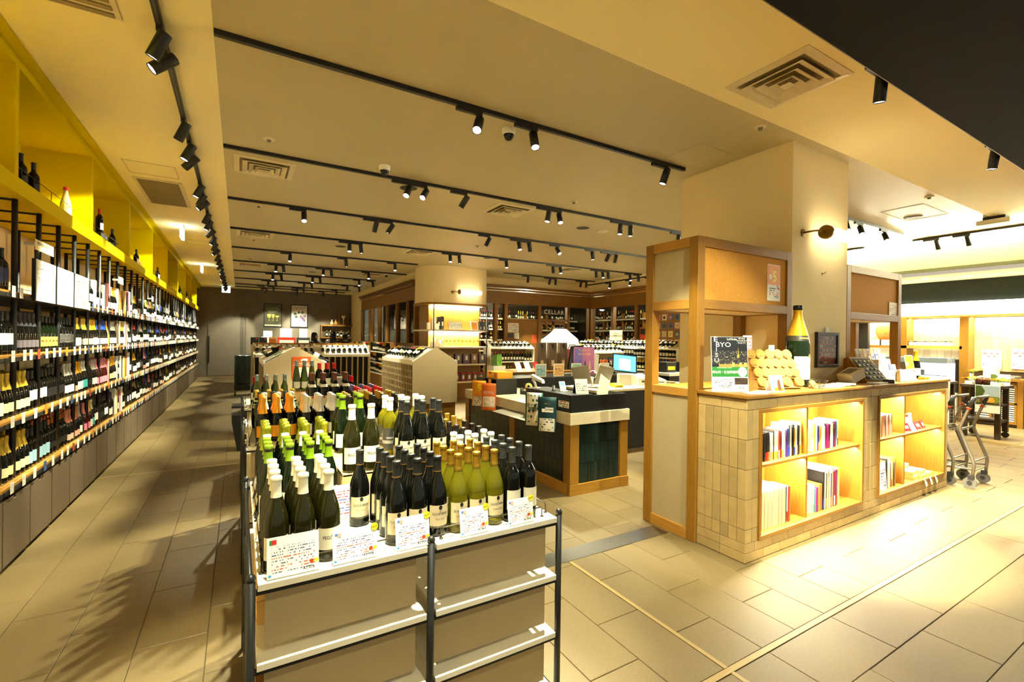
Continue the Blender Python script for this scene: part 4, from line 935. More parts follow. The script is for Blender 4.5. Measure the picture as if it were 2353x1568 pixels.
letters('E', .05, NIGHT, t, (-.38 * w, -.0018, .945 * h), wl_, sx=1.5); letters('BYO', .052, NIGHT, t, (-.17 * w, -.0018, .85 * h), wl_, sx=1.25)
letters('I', .046, NIGHT, t, (-.36 * w, -.0018, .76 * h), wl_, sx=1.3); letters('S', .046, NIGHT, t, (-.36 * w, -.0018, .66 * h), wl_, sx=1.3); letters('U', .046, NIGHT, t, (-.36 * w, -.0018, .565 * h), wl_, sx=1.3)
letters('LaVinée', .026, NIGHT, t, (.07 * w, -.0018, .955 * h), wl_); letters('WINE\nMARKET\nPARTY', .017, NIGHT, t, (.34 * w, -.0018, .925 * h), wl_, spacing=1.4)
letters('WINE MARKET PARTY', .0125, NIGHT, t, (-.15 * w, -.0018, .432 * h), wl_); letters('持込料・抜栓料無料', .0235, NIGHT, t, (-.13 * w, -.0018, .352 * h), wl_, bold=.01)
letters('本店限定', .016, INK, t, (.34 * w, -.0022, .385 * h), wl_); letters('2本店無料', .013, INK, t, (.34 * w, -.0022, .34 * h), wl_)
pq('lower_text', -.47, .1, .04, .26, printed('party_print', (244, 238, 218), (50, 46, 42), (60, 56, 50), 8, 16, .4, .05), -.0008); pq('interior_photo', .12, .48, .13, .25, mat('interior_print', (60, 44, 34), .5, var=.8, vs=60), -.0010)
pq('contact_text', .12, .4, .03, .12, printed('contact_print', (244, 238, 218), (50, 46, 42), (60, 56, 50), 4, 14, .6, .0), -.0008)
for i in range(5):
    t = thing('leaflet', 'loose white leaflet in front of the poster board, %s' % ('lowest', 'second lowest', 'middle', 'second highest', 'uppermost')[i], 'leaflet', (3.33 + .035 * i, 2.06 + .006 * i, ZT + .0015 * i), -.35 + .12 * i, 'leaflets on the counter')
    MB().box(-.07, .07, -.05, .05, 0, .0013).build('sheet', PAPER, t); MB().box(-.05, .05, -.03, .03, .0013, .0015).build('print', printed('leaflet_print', (236, 232, 220), (120, 112, 100), (140, 130, 120), 5, 9, .5, 0, ('X', 'Y')), t)
# opener / cork-coaster display stand
t = thing('opener_display', 'tiered kraft display stand of round wooden-faced openers on the counter', 'display stand', (3.86, 2.24, ZT), -.25)
MB().prism([(-.09, 0), (.1, 0), (.1, .31), (.075, .31)], -.21, .21, 'x').build('stand', mat('kraft_board', (186, 142, 70), .7, var=.06, vs=20), t)
DISC = mat('wooden_disc', (172, 124, 54), .5, var=.1, vs=40); SPOT = mat('disc_spot', (70, 44, 22), .6)
for r_ in range(4):
    zz = .018 + .074 * r_; yy = -.094 + .042 * r_
    MB().box(-.22, .22, yy - .02, yy + .03, zz - .005, zz).build('tier', _M['kraft_board'], t); MB().tube([(-.225, yy - .02, zz + .012), (.225, yy - .02, zz + .012)], .0015, 5).build('tier_wire', WIRE, t)
    for c_ in range((4, 6, 6, 5)[r_]):
        xx = -.19 + c_ * (.38 / ((4, 6, 6, 5)[r_] - 1))
        d = MB().cyl((0, -.010, 0), (0, .010, 0), .043, n=20).build('disc_opener', DISC, t, (xx, yy + .005, zz + .043), (math.radians(-24), 0, 0))
        MB().box(-.02, -.012, -.0112, -.0104, -.024, -.017).box(.006, .013, -.0112, -.0104, -.026, -.018).box(-.006, .002, -.0112, -.0104, -.02, -.014).build('engraving', SPOT, d)
t2 = thing('drink_card', 'white card reading DRINK WINE behind the opener stand', 'card', (3.66, 2.335, ZT + .30), -.25); MB().box(-.045, .045, 0, .002, 0, .14).build('card', PAPER, t2)
MB().box(-.006, .006, .002, .008, -.30, .1).build('prop', _M['kraft_board'], t2)
for i, s_ in enumerate(('DRINK', 'WINE.', 'DRINK', 'EARTH.')): letters(s_, .030, cmat((196, 20, 60)) if i != 2 else cmat((120, 30, 120)), t2, (0, -.0012, .115 - .03 * i), bold=.02)
t2 = thing('price_card', 'tiny white card on the opener stand top', 'price card', (3.95, 2.30, ZT + .31), -.25); MB().box(-.03, .03, 0, .002, 0, .05).build('card', CARD, t2)
t = thing('tent_card', 'white tent card with blue bear advert at the counter edge', 'sign', (3.62, 2.075, ZT), -.35)
MB().prism([(-.035, 0), (-.032, 0), (.002, .125), (-.001, .128)], -.055, .055, 'x').build('front_leaf', PAPER, t); MB().prism([(.04, 0), (.043, 0), (.001, .128), (-.002, .125)], -.055, .055, 'x').build('back_leaf', PAPER, t)
g = MB().add([(-.048, -.0338, .008), (.048, -.0338, .008), (.048, -.0033, .118), (-.048, -.0033, .118)], [(0, 1, 2, 3)]).build('blue_print', cmat((96, 170, 200)), t)
MB().add([(0, -.0343, .012), (.03, -.0343, .012), (.03, -.0143, .085), (.018, -.0103, .1), (.005, -.0143, .085)], [(0, 1, 2, 3, 4)]).build('bear_print', cmat((84, 52, 30)), t)
MB().add([(-.03, -.0352, .009), (.046, -.0352, .009), (.046, -.0272, .036), (-.03, -.0272, .036)], [(0, 1, 2, 3)]).build('orange_print', cmat((224, 140, 30)), t)
# giant champagne bottle
t = thing('giant_champagne_bottle', 'giant green champagne bottle with gold foil neck on the counter', 'bottle', (4.27, 2.255, ZT), -.47)
pr = [(0, .008), (.07, 0), (.094, .01), (.097, .03), (.097, .36), (.094, .40), (.083, .45), (.066, .51), (.05, .56), (.038, .60), (.033, .63), (.033, .68), (.036, .685), (.036, .712), (0, .715)]
MB().lathe(pr, 40).build('glass_body', GLASS['green'], t)
MB().lathe([(.0845, .447), (.0672, .51), (.0512, .56), (.0392, .60), (.0345, .63), (.0345, .672)], 36, caps=False).build('gold_foil', mat('gold_foil', (206, 160, 40), .28, metal=.8, bump=.15, bs=40), t)
MB().lathe([(.0345, .672), (.038, .68), (.0385, .705), (.034, .716), (0, .718)], 30, caps=False).build('black_cap', BLACKG, t)
MB().lathe([(.0945, .40), (.0925, .413), (.0875, .435), (.0855, .446)], 36, caps=False).build('neck_band', mat('black_gold_band', (30, 26, 16), .4), t)
def gb(n, z0, z1, a, m, da=0): MB().lathe([(.0978, z0), (.0978, z1)], 24, caps=False, a0=-PI / 2 - a + da, a1=-PI / 2 + a + da).build(n, m, t)
gb('cream_label', .065, .265, .85, cmat((238, 228, 196)), 0); gb('label_rule', .13, .132, .6, cmat((176, 140, 70)), 0); gb('label_rule', .225, .227, .6, cmat((176, 140, 70)), 0)
put('lettering', bent_text('TAITTINGER', .036, .0984, .185, INK, .75), t); put('lettering', bent_text('CHAMPAGNE', .014, .0984, .218, INK, .9), t); put('lettering', bent_text('BRUT', .016, .0984, .085, INK, .9), t)
me = bent_text('TAITTINGER', .016, .0915, .424, cmat((214, 176, 80)), .9); put('band_lettering', me, t)
gb('label_seal', .25, .285, .17, mat('seal_gold', (190, 150, 60), .35, metal=.6), .6)
t = thing('wire_basket', 'small black wire basket holding a wooden disc beside the giant bottle', 'basket', (4.2, 2.08, ZT))
m = MB()
for k in range(4):
    a = [(.075 + .012 * k) * .9, .004 + k * .022]; m.tube([(a[0] * math.cos(2 * PI * q / 20), a[0] * math.sin(2 * PI * q / 20), a[1]) for q in range(20)], .0015, 5, True)
for q in range(12): c_, s_ = math.cos(2 * PI * q / 12), math.sin(2 * PI * q / 12); m.tube([(.0675 * c_, .0675 * s_, .004), (.1 * c_, .1 * s_, .07)], .0015, 5)
m.build('wire', WIRE, t)
t = thing('wooden_disc_loose', 'wooden disc lying in the wire basket', 'disc', (4.2, 2.08, ZT + .02)); t.rotation_euler = (math.radians(62), 0, .2); MB().cyl((0, -.0, -.01), (0, 0, .012), .052, n=20).build('disc', DISC, t); MB().box(-.02, .02, -.004, .004, .012, .0135).build('engraving', SPOT, t)
for i in range(5):
    t = thing('brochure', 'open brochure lying in the middle of the counter top, %s of the pile' % ('bottom', 'lower', 'middle', 'upper', 'top')[i], 'brochure', (4.42 + .1 * i, 2.11 + .01 * (i % 2), ZT + .003 * i), .2 * (i - 2), 'brochures on the counter'); MB().box(-.11, .11, -.075, .075, 0, .0028).build('sheet', PAPER, t); MB().box(-.1, .0, -.065, .065, .0028, .003).build('print', mat('brochure_photo%d' % (i % 2), ((90, 76, 60), (120, 100, 84))[i % 2], .5, var=.5, vs=40), t)
# framed capsule collection on the pillar, insect-like rows of caps
t = thing('framed_capsule_collection', 'dark framed red display of champagne caps on the pillar face', 'picture', (5.14, 2.438, 1.36))
w, h = .42, .355
for x0, x1, z0, z1 in ((-w / 2, w / 2, 0, .03), (-w / 2, w / 2, h - .03, h), (-w / 2, -w / 2 + .03, .03, h - .03), (w / 2 - .03, w / 2, .03, h - .03)): MB().box(x0, x1, -.03, 0, z0, z1).build('frame', mat('dark_frame', (46, 34, 28), .5), t, bev=.002)
MB().box(-w / 2 + .03, w / 2 - .03, -.012, 0, .03, h - .03).build('red_backing', cmat((150, 30, 16)), t)
rc = random.Random(5)
CAPM = [cmat(c) for c in ((206, 190, 150), (120, 100, 80), (60, 50, 44), (190, 160, 40), (150, 140, 130))]
for r_ in range(7):
    for c_ in range(11):
        if r_ == 0 and c_ > 6 or r_ == 1 and c_ not in (4, 5): continue
        MB().cyl((0, -.004, 0), (0, 0, 0), .0125, .0105, n=10).build('cap', rc.choice(CAPM), t, (-.165 + .033 * c_, -.012, .05 + .041 * r_))
MB().box(-w / 2 + .03, w / 2 - .03, -.022, -.02, .03, h - .03).build('pane', pane('frame_pane', (250, 250, 250), .02), t)
t = thing('price_card', 'tiny card standing on the dark capsule frame', 'price card', (5.14, 2.424, 1.36 + h)); MB().box(-.035, .035, -.002, 0, 0, .05).build('card', CARD, t)
t = thing('cap_display_case', 'tilted oak display case with dark glass top on the counter', 'display case', (5.42, 2.2, ZT), -.2)
MB().prism([(-.13, 0), (.12, 0), (.12, .23), (.07, .25)], -.15, .15, 'x').build('case', OAK, t, bev=.003)
gl = MB().add([(-.125, -.124, .035), (.125, -.124, .035), (.125, .055, .232), (-.125, .055, .232)], [(0, 1, 2, 3)]).build('glass_top', BLACKG, t)
for r_ in range(5):
    for c_ in range(4): MB().cyl((0, 0, 0), (0, 0, .002), .012, n=10).build('cap', rc.choice(CAPM), gl, (-.09 + .06 * c_, -.105 + .034 * r_, .058 + .0375 * r_), (math.radians(47), 0, 0))
t = thing('beige_box', 'beige boxed set with window leaning beside the display case', 'box', (5.1, 2.17, ZT), .3); t.rotation_euler = (0, math.radians(-22), -.2); MB().box(-.09, .09, -.07, .07, .036, .13).build('carton', cmat((196, 180, 146)), t, bev=.004); MB().box(-.06, .06, -.045, .045, .13, .132).build('window', cmat((90, 80, 66)), t)
t = thing('black_gift_box', 'black gift box with gold ribbon in front of the display case', 'box', (5.55, 2.06, ZT), .5); MB().box(-.07, .07, -.04, .04, 0, .035).build('carton', BLACKG, t, bev=.002); MB().box(-.07, .07, -.006, .006, .035, .037).build('ribbon', mat('gold_ribbon', (200, 160, 60), .3, metal=.7), t)
t = thing('folded_newspaper', 'folded newspaper on the counter near the display case', 'newspaper', (5.32, 2.06, ZT), .1); MB().box(-.13, .13, -.05, .05, 0, .012).build('paper', printed('news_print', (226, 220, 206), (90, 86, 80), (60, 60, 60), 12, 30, .6, 0, ('X', 'Y')), t)
# rack of cards and goods
t = thing('card_rack', 'stepped white rack of postcards and packets on the counter', 'card rack', (5.95, 2.28, ZT), -.1)
PK = [PAPER, cmat((226, 206, 190)), cmat((200, 190, 176)), cmat((236, 220, 150)), cmat((90, 100, 150)), cmat((206, 150, 140))]
for r_ in range(5):
    y = -.12 + .05 * r_; z = .0 + .055 * r_
    MB().box(-.27, .2, y - .004, y + .045, z, z + .012).build('step', WHITEP, t)
    for c_ in range(7):
        p_ = MB().box(-.028, .028, 0, .006, 0, .1).build('packet', rc.choice(PK), t, (-.235 + .068 * c_, y + .01, z + .012), (math.radians(-12), 0, 0))
        MB().box(-.018, .018, -.0008, 0, .03, .08).build('print', rc.choice(PK), p_)
MB().box(-.27, -.262, -.12, .13, 0, .22).build('side', WHITEP, t)
t = thing('leaflet_box', 'low white acrylic leaflet box in front of the postcard rack', 'leaflet box', (5.93, 2.07, ZT)); MB().box(-.13, .13, -.02, -.017, 0, .085).box(-.13, .13, .02, .023, 0, .1).box(-.13, .13, -.02, .023, 0, .003).build('holder', _M['acrylic'], t); MB().box(-.12, .12, -.012, .015, .004, .12).build('leaflets', printed('leafbox_print', (242, 232, 214), (200, 120, 110), (90, 90, 150), 6, 14, .4), t)
five_poster('campaign_stand', (6.25, 2.1, ZT), (math.radians(-10), 0, -.1), .16, .27, 'orange campaign stand card with a 5 on the counter right side', 'campaign posters')
make_bottle('w_goldw', (6.62, 2.2, ZT), -.3, 'small dark bottle with gold top on the counter right end', None, 16)
t = thing('ribbon_bundle', 'bundle of gold ribbon tied sachets on the counter right end', 'sachets', (6.55, 2.1, ZT)); MB().box(-.08, .06, -.03, .03, 0, .03).build('sachet', cmat((190, 150, 40)), t, bev=.008); MB().box(-.01, .01, -.031, .031, .03, .034).build('ribbon', PAPER, t)
# sconce on the pillar and brass hook
def sconce(loc, L, rz, label, watts):
    t = thing('wall_sconce', label, 'wall lamp', loc, rz)
    MB().cyl((0, 0, 0), (0, -.012, 0), .035, n=20).build('rose', BRASS, t); MB().tube([(0, -.01, 0), (0, -.1, 0), (.02, -.13, 0), (.06, -.14, 0), (.2 * L, -.14, 0)], .009, 10).build('arm', BRASS, t)
    MB().cyl((.16 * L, -.14, 0), (.21 * L, -.14, 0), .065, n=24).build('end_cap', BRASS, t)
    MB().cyl((.21 * L, -.14, 0), (L, -.14, 0), .055, n=24).lathe([(.055, 0), (.04, .02), (0, .03)], 24).build('tube', GLOW, t) if False else MB().cyl((.21 * L, -.14, 0), (L, -.14, 0), .055, n=24).build('tube', GLOW, t)
    return t
sconce((4.68, 2.438, 2.668), .78, 0, 'brass wall lamp with lit white tube on the square pillar', 40)
t = thing('wall_hook', 'small brass hook on the pillar below the lamp', 'hook', (5.06, 2.438, 2.31)); MB().cyl((0, 0, 0), (0, -.006, 0), .014, n=12).tube([(0, -.004, 0), (0, -.025, -.005), (0, -.03, .012)], .004, 6).build('hook', BRASS, t)
# ---- shopping carts
CARTM = mat('cart_steel', (150, 142, 128), .35, metal=.75); DGREY = mat('dark_grey_plastic', (48, 48, 48), .5); ORG = cmat((206, 70, 20))
def cart(x, y, label):
    t = thing('shopping_cart', label, 'shopping cart', (x, y, 0), 0, 'shopping carts'); W_ = .43
    for s in (0.0, W_):
        MB().tube([(s, -.03, 1.015), (s, -.015, .99), (s, .085, .68), (s, .092, .655), (s, .085, .63), (s, -.01, .36), (s, -.03, .30), (s, -.032, .26), (s, -.02, .13)], .0155, 10).build('frame_tube', CARTM, t)
        MB().cyl((s, .012, .905), (s, -.026, 1.02), .021, n=12).build('grip', DGREY, t); MB().cyl((s, .018, .885), (s, .012, .905), .0225, n=12).build('orange_ring', ORG, t)
        w = MB().cyl((s - .014, 0, .061), (s + .014, 0, .061), .06, n=20).build('wheel', mat('grey_wheel', (110, 106, 100), .5), t); MB().box(s - .02, s + .02, -.035, .015, .1, .15).build('caster_fork', DGREY, t); MB().cyl((s - .017, 0, .061), (s + .017, 0, .061), .024, n=12).build('hub', DGREY, w)
        MB().cyl((s * .8 + .04 - .012, .5, .046), (s * .8 + .04 + .012, .5, .046), .045, n=16).build('front_wheel', mat('grey_wheel', (110, 106, 100), .5), t)
        MB().tube([(s, -.03, .22), (s * .8 + .04, .5, .17), (s * .8 + .04, .5, .07)], .01, 8).build('lower_tube', CARTM, t)
    MB().tube([(0, -.03, 1.015), (W_, -.03, 1.015)], .016, 10).build('handle_bar', CARTM, t)
    for z, y_ in ((.2, -.025), (.31, -.03), (.65, .09)): MB().tube([(0, y_, z), (W_, y_, z)], .008, 6).build('cross_bar', CARTM, t)
    b = MB()
    for k in range(10):
        v = .02 + .39 * k / 9; b.tube([(v, .09, .63), (v, .5, .63), (v, .54, .86)], .0022, 5)
    for k in range(6): b.tube([(.01, .1 + .08 * k, .63), (W_ - .01, .1 + .08 * k, .63)], .0022, 5)
    for z in (.7, .78, .86):
        for v in (.012, W_ - .012): b.tube([(v, .06, z), (v, .53, z)], .0022, 5)
    for k in range(7):
        for v in (.012, W_ - .012): b.tube([(v, .08 + .07 * k, .63), (v, .08 + .07 * k, .86)], .0022, 5)
    b.build('wire_basket', CARTM, t)
    MB().tube([(.34, .0, .93), (.34, -.03, .9), (.36, -.035, .89), (.37, -.03, .905)], .004, 6).build('bag_hook', CARTM, t)
    lw = MB()
    for k in range(5): lw.tube([(.04 + .085 * k, -.02, .2), (.06 + .075 * k, .5, .17)], .003, 5)
    lw.build('lower_rack', CARTM, t)
    return t
cart(7.06, 1.85, 'steel shopping cart at the right end of the tiled counter, nearer one'); cart(7.05, 2.02, 'steel shopping cart nested behind the nearer cart')
# ================================================================== REGISTER COUNTER
t = thing('register_counter', 'register counter with dark green tiles, oak posts and pale stone top', 'counter', (2.93, 3.77, 0))
RX, RY, RL = .80, 0, 2.55     # width in X, length in Y
MB().box(.03, RX - .03, .03, RL - .03, .0, .72).build('core', mat('core_dark', (30, 28, 24), .8), t)
MB().box(-.015, RX + .01, -.015, RL, .728, .852).build('stone_slab', STONE, t, bev=.004)
for x0, x1, y0, y1 in ((0, .115, 0, .115), (RX - .11, RX, 0, .115), (0, .03, 1.12, 1.24), (0, .1, RL - .12, RL)):
    MB().box(x0, x1, y0, y1, .11, .728).build('oak_post', OAK, t, bev=.002)
MB().box(-.006, RX + .004, -.006, .05, 0, .11).build('oak_plinth', OAKH, t, bev=.002); MB().box(-.006, .05, .05, RL, 0, .11).build('oak_plinth', OAKY, t, bev=.002)
MB().box(RX - .115, RX + .008, -.01, .055, 0, .108).build('plinth_block', OAKH, t, bev=.002)
tm = MB().box(-.0205, .0205, -.008, .0, .0, .199).mesh('green_tile', GTILE); tm2 = MB().box(-.008, .0, -.0205, .0205, .0, .199).mesh('green_tile', GTILE)
for rz_ in range(3):
    z = .118 + .203 * rz_
    u = .137
    while u < RX - .125: put('green_tile', tm, t, (u, .024 - random.random() * .003, z)); u += .0428
    for a, b_ in ((.137, 1.11), (1.262, RL - .13)):
        u = a
        while u < b_: put('green_tile', tm2, t, (.024 - random.random() * .003, u, z)); u += .0428
MB().prism([(-.19, .70), (.0, .727), (.0, .70)], .55, 1.35, 'y').build('bag_shelf', mat('grey_laminate', (130, 122, 108), .5), t)
# black screen box round the near corner
t = thing('register_screen_box', 'low black box screen round the near corner of the register counter', 'screen', (2.93, 3.77, .853))
MB().box(0.0, RX - .03, 0.0, .018, 0, .17).build('front_wall', BLACK, t, bev=.002); MB().box(0.0, .018, .018, .86, 0, .17).build('side_wall', BLACK, t, bev=.002); MB().box(RX - .048, RX - .03, .018, .3, 0, .17).build('end_wall', BLACK, t, bev=.002)
MB().box(-.004, .3, .0, .86, .17, .182).build('cap_ledge', BLACK, t)
s = MB().box(-.0015, 0, .02, .22, .03, .14).build('notice_board', mat('dark_teal_print', (20, 40, 46), .5), t)
MB().box(-.0025, -.0015, .03, .21, .045, .112).build('notice_panel', printed('eco_print', (226, 218, 200), (60, 56, 50), (196, 60, 30), 3, 16, .7, 0, ('Y', 'Z')), t)
# hanging flyers on the counter edge
def flyer(y, z0, z1, w, field, panel, label, marks, x=2.79):
    t = thing('hanging_flyer', label, 'flyer', (x, y, z0), 0, 'flyers hung on the register counter'); h = z1 - z0; t.rotation_euler = (0, math.radians(4), .7)
    n = 8; prof = [(.012 * math.sin(q / n * PI * 1.4), h * q / n) for q in range(n + 1)]
    def strip(nm, m, v0, v1, q0, q1, off):
        b = MB()
        b.add([(prof[q][0] - off, v, prof[q][1]) for q in range(q0, q1 + 1) for v in (v0, v1)], [(2 * q, 2 * q + 1, 2 * q + 3, 2 * q + 2) for q in range(q1 - q0)], True)
        o_ = b.build(nm, m, t); sm = o_.modifiers.new('solid', 'SOLIDIFY'); sm.thickness = .0008; return o_
    strip('sheet', field, -w / 2, w / 2, 0, n, 0)
    if panel: strip('panel', panel, -w * .42, w * .42, marks[0], marks[1], .0012)
    return t
GR = mat('leaf_green_print', (30, 96, 60), .5); TEAL = mat('teal_print', (14, 58, 66), .5)
t1 = flyer(4.25, .66, 1.02, .2, GR, printed('coupon_print', (238, 228, 204), (40, 90, 70), (60, 56, 50), 6, 8, .5, 0, ('Y', 'Z')), 'green bordered coupon flyer hung over the register counter edge', (0, 8))
letters('クーポン\n加盟店', .044, cmat((30, 80, 70)), t1, (-.006, 0, .2), (PI / 2, 0, -PI / 2), bold=.02)
t1 = flyer(4.0, .64, 1.0, .2, TEAL, printed('delivery_print', (226, 222, 204), (40, 60, 70), (60, 56, 50), 5, 7, .5, 0, ('Y', 'Z')), 'teal delivery flyer with a white van hung over the counter edge', (0, 3))
MB().box(-.004, -.002, -.07, .02, .2, .25).box(-.004, -.002, .022, .055, .2, .235).build('van_print', PAPER, t1, (-.002, 0, 0)); letters('送料無料', .022, INK, t1, (-.0075, -.025, .226), (PI / 2, 0, -PI / 2)); letters('22,000円以上\n購入で', .02, cmat((190, 190, 60)), t1, (-.006, 0, .3), (PI / 2, 0, -PI / 2))
ORF = mat('orange_print', (226, 110, 30), .5)
t1 = flyer(5.6, .70, 1.04, .2, cmat((232, 150, 20)), printed('five2', (232, 228, 214), (40, 60, 80), (200, 50, 40), 5, 8, .5, 0, ('Y', 'Z')), 'yellow-orange flyer with a 5 at the far end of the register counter', (0, 3)); letters('5', .13, cmat((240, 226, 20)), t1, (-.008, 0, .24), (PI / 2, 0, -PI / 2), bold=.02)
t1 = flyer(5.32, .68, 1.03, .2, ORF, printed('postage_print', (242, 230, 210), (220, 120, 50), (200, 90, 40), 9, 9, .5, 0, ('Y', 'Z')), 'orange postage flyer next to the tape dispenser on the register counter', (1, 4)); letters('送料の価格改定\nについてのご案内', .02, PAPER, t1, (-.008, 0, .225), (PI / 2, 0, -PI / 2))
ZR = .853
t = thing('black_open_box', 'black open organiser box with yellow sticker on the register counter', 'organiser', (3.1, 5.55, ZR)); MB().box(-.12, .2, -.1, -.09, 0, .2).box(-.12, .2, .24, .25, 0, .2).box(-.12, .2, -.1, .25, .2, .21).box(.19, .2, -.09, .24, 0, .2).build('shell', BLACK, t); MB().box(-.122, -.12, .26, .34, .02, .2).box(-.12, -.1, .25, .5, 0, .21).build('side', BLACK, t); MB().box(-.123, -.1205, .05, .13, .0, .2).build('sticker', cmat((226, 150, 20)), t)
t = thing('biscuit_box', 'yellow and orange biscuit carton on top of the black organiser', 'carton', (3.12, 5.62, ZR + .21)); MB().box(-.1, .14, -.12, .2, 0, .09).build('carton', cmat((236, 172, 40)), t, bev=.002); MB().lathe([(.0001, 0), (.035, 0)], 16, caps=False).build('biscuit_print', cmat((206, 96, 20)), t, (-.1012, -.06, .045), (PI / 2, 0, -PI / 2)); MB().box(-.102, -.1, .06, .12, .055, .085).build('logo_patch', cmat((196, 40, 20)), t)
t = thing('snack_bag', 'green and grey snack bags standing in a clear box on the register', 'snack', (3.3, 6.05, ZR + .0)); MB().box(-.1, .1, -.1, .1, 0, .36).build('clear_box', _M['acrylic'], t); MB().prism([(-.1, .36), (.1, .36), (.08, .52), (0, .5), (-.09, .53)], -.04, .04, 'x').build('bag', mat('green_bag', (96, 150, 50), .4, var=.4, vs=20), t)
t = thing('tape_dispenser', 'black tape dispenser with yellow roll on the register counter', 'tape dispenser', (3.38, 5.32, ZR), .3); MB().prism([(-.09, 0), (.1, 0), (.1, .09), (.07, .05), (-.02, .05), (-.07, .1), (-.1, .06)], -.03, .03, 'x').build('body', DGREY, t, bev=.004); MB().lathe([(.035, -.012), (.06, -.012), (.06, .012), (.035, .012), (.035, -.012)], 20, caps=False).build('tape_roll', cmat((232, 206, 110)), t, (0, -.03, .1), (0, PI / 2, 0))
for i in range(4):
    t = thing('paper_sheet', 'loose white paper on the register counter, %s of the spread' % nth(i + 1), 'paper', (3.25 + .05 * i, 5.0 - .04 * i, ZR + .001 * i), .3 * i, 'papers on the register counter'); MB().box(-.1, .1, -.14, .14, 0, .0009).build('sheet', PAPER, t)
t = thing('barcode_scanner', 'white handheld barcode scanner in its stand on the register', 'scanner', (3.0, 4.52, ZR + .182), .5); MB().box(-.04, .04, -.04, .04, 0, .012).tube([(0, 0, .01), (.02, .03, .06), (.0, .05, .1)], .014, 10).build('stand', WHITEP, t); MB().prism([(-.1, .06), (.06, .12), (.05, .16), (-.09, .1)], -.035, .035, 'x').build('head', mat('grey_white_plastic', (196, 188, 172), .4), t, bev=.006)
t = thing('pen_stand', 'black pen on a stand beside the barcode scanner', 'pen', (3.02, 4.2, ZR + .182)); MB().lathe([(.022, 0), (.022, .01), (.016, .014), (.016, .06)], 12).build('base', DGREY, t); MB().cyl((0, 0, .05), (.0, .01, .2), .005, n=8).build('pen', BLACK, t)
t = thing('card_terminal', 'small white card terminal with lit screen on the register', 'card terminal', (3.1, 4.13, ZR + .182), .4); MB().lathe([(.045, 0), (.045, .01), (.02, .02)], 16).build('foot', WHITEP, t); h_ = MB().box(-.035, .035, -.008, .012, 0, .1).build('body', WHITEP, t, (0, 0, .02), (math.radians(-35), 0, -.7), bev=.006); MB().box(-.024, .024, -.0095, -.008, .045, .09).build('screen', emis('blue_screen', (90, 140, 230), 1.2), h_)
t = thing('tent_calendar', 'grey desk tent card with green and blue tabs on the register', 'card', (3.16, 3.9, ZR + .182), -.35); MB().prism([(-.06, 0), (-.057, 0), (.001, .15), (-.002, .152)], -.07, .07, 'x').build('front_leaf', printed('tent_print', (186, 176, 156), (80, 76, 70), (90, 86, 80), 7, 12, .6, .2), t); MB().prism([(.05, 0), (.053, 0), (.0, .152), (-.003, .15)], -.07, .07, 'x').build('back_leaf', BLACK, t)
MB().add([(-.068, -.0225, .095), (0, -.0225, .095), (0, -.0045, .142), (-.068, -.0045, .142)], [(0, 1, 2, 3)]).build('blue_tab', cmat((60, 80, 140)), t); MB().add([(0, -.0225, .095), (.068, -.0225, .095), (.068, -.0045, .142), (0, -.0045, .142)], [(0, 1, 2, 3)]).build('green_tab', cmat((30, 140, 50)), t)
t = thing('tilted_menu', 'tilted pale menu sheet in a holder by the register end', 'menu', (3.5, 3.95, ZR + .1), .0); t.rotation_euler = (math.radians(-8), math.radians(28), .2); MB().box(-.1, .1, 0, .004, 0, .26).build('sheet', mat('grey_paper', (200, 188, 162), .6), t); MB().box(-.1, .1, -.006, .01, 0, .01).build('holder', DGREY, t)
# ---- inner work counter behind: white tops, black fronts
def worktop(x0, x1, y0, y1, h, label, front=BLACK, topm=WHITE):
    t = thing('service_counter', label, 'counter', (x0, y0, 0)); MB().box(.03, x1 - x0 - .03, .03, y1 - y0 - .03, 0, h - .035).build('body', front, t); MB().box(0, x1 - x0, 0, y1 - y0, h - .035, h).build('top', topm, t, bev=.003); MB().box(.04, x1 - x0 - .04, .028, .03, .12, h - .1).build('front_panel', front, t); return t
worktop(4.3, 6.6, 5.0, 5.75, .9, 'white topped black service counter behind the register')
worktop(3.85, 6.9, 6.35, 6.95, .98, 'black work counter with cards on it behind the till', BLACK, BLACK)
t = thing('tablet_till', 'pair of tilted grey tablet screens on one stand at the till', 'till', (4.55, 5.35, .9), -.5); MB().box(-.12, .12, -.08, .08, 0, .02).cyl((0, 0, .02), (0, 0, .16), .02, n=10).build('stand', WHITEP, t)
for s_ in (-1, 1): MB().box(-.13, .13, -.008, .008, 0, .3).build('tablet', mat('grey_tablet', (150, 142, 128), .4), t, (s_ * .13, -.02, .04), (math.radians(18), math.radians(s_ * 10), s_ * .35), bev=.01)
MB().lathe([(.05, -.004), (.06, 0), (.05, .004)], 20, caps=False).build('ring_handle', WHITEP, t, (0, -.05, .2), (PI / 2, 0, 0))
t = thing('touch_screen', 'lit blue touch screen monitor at the till', 'monitor', (5.3, 5.45, .9), -.5); MB().box(-.1, .1, -.08, .08, 0, .18).build('printer_base', WHITEP, t, bev=.006); p_ = MB().box(-.2, .2, -.012, .012, 0, .3).build('panel', BLACKG, t, (0, 0, .2), (math.radians(-20), math.radians(6), 0)); MB().box(-.18, .18, -.0135, -.012, .02, .28).build('blue_display', emis('blue_display', (70, 150, 235), 1.3), p_); MB().box(-.09, .09, -.015, -.0135, .04, .22).build('white_window', emis('white_window', (225, 240, 250), 1.5), p_)
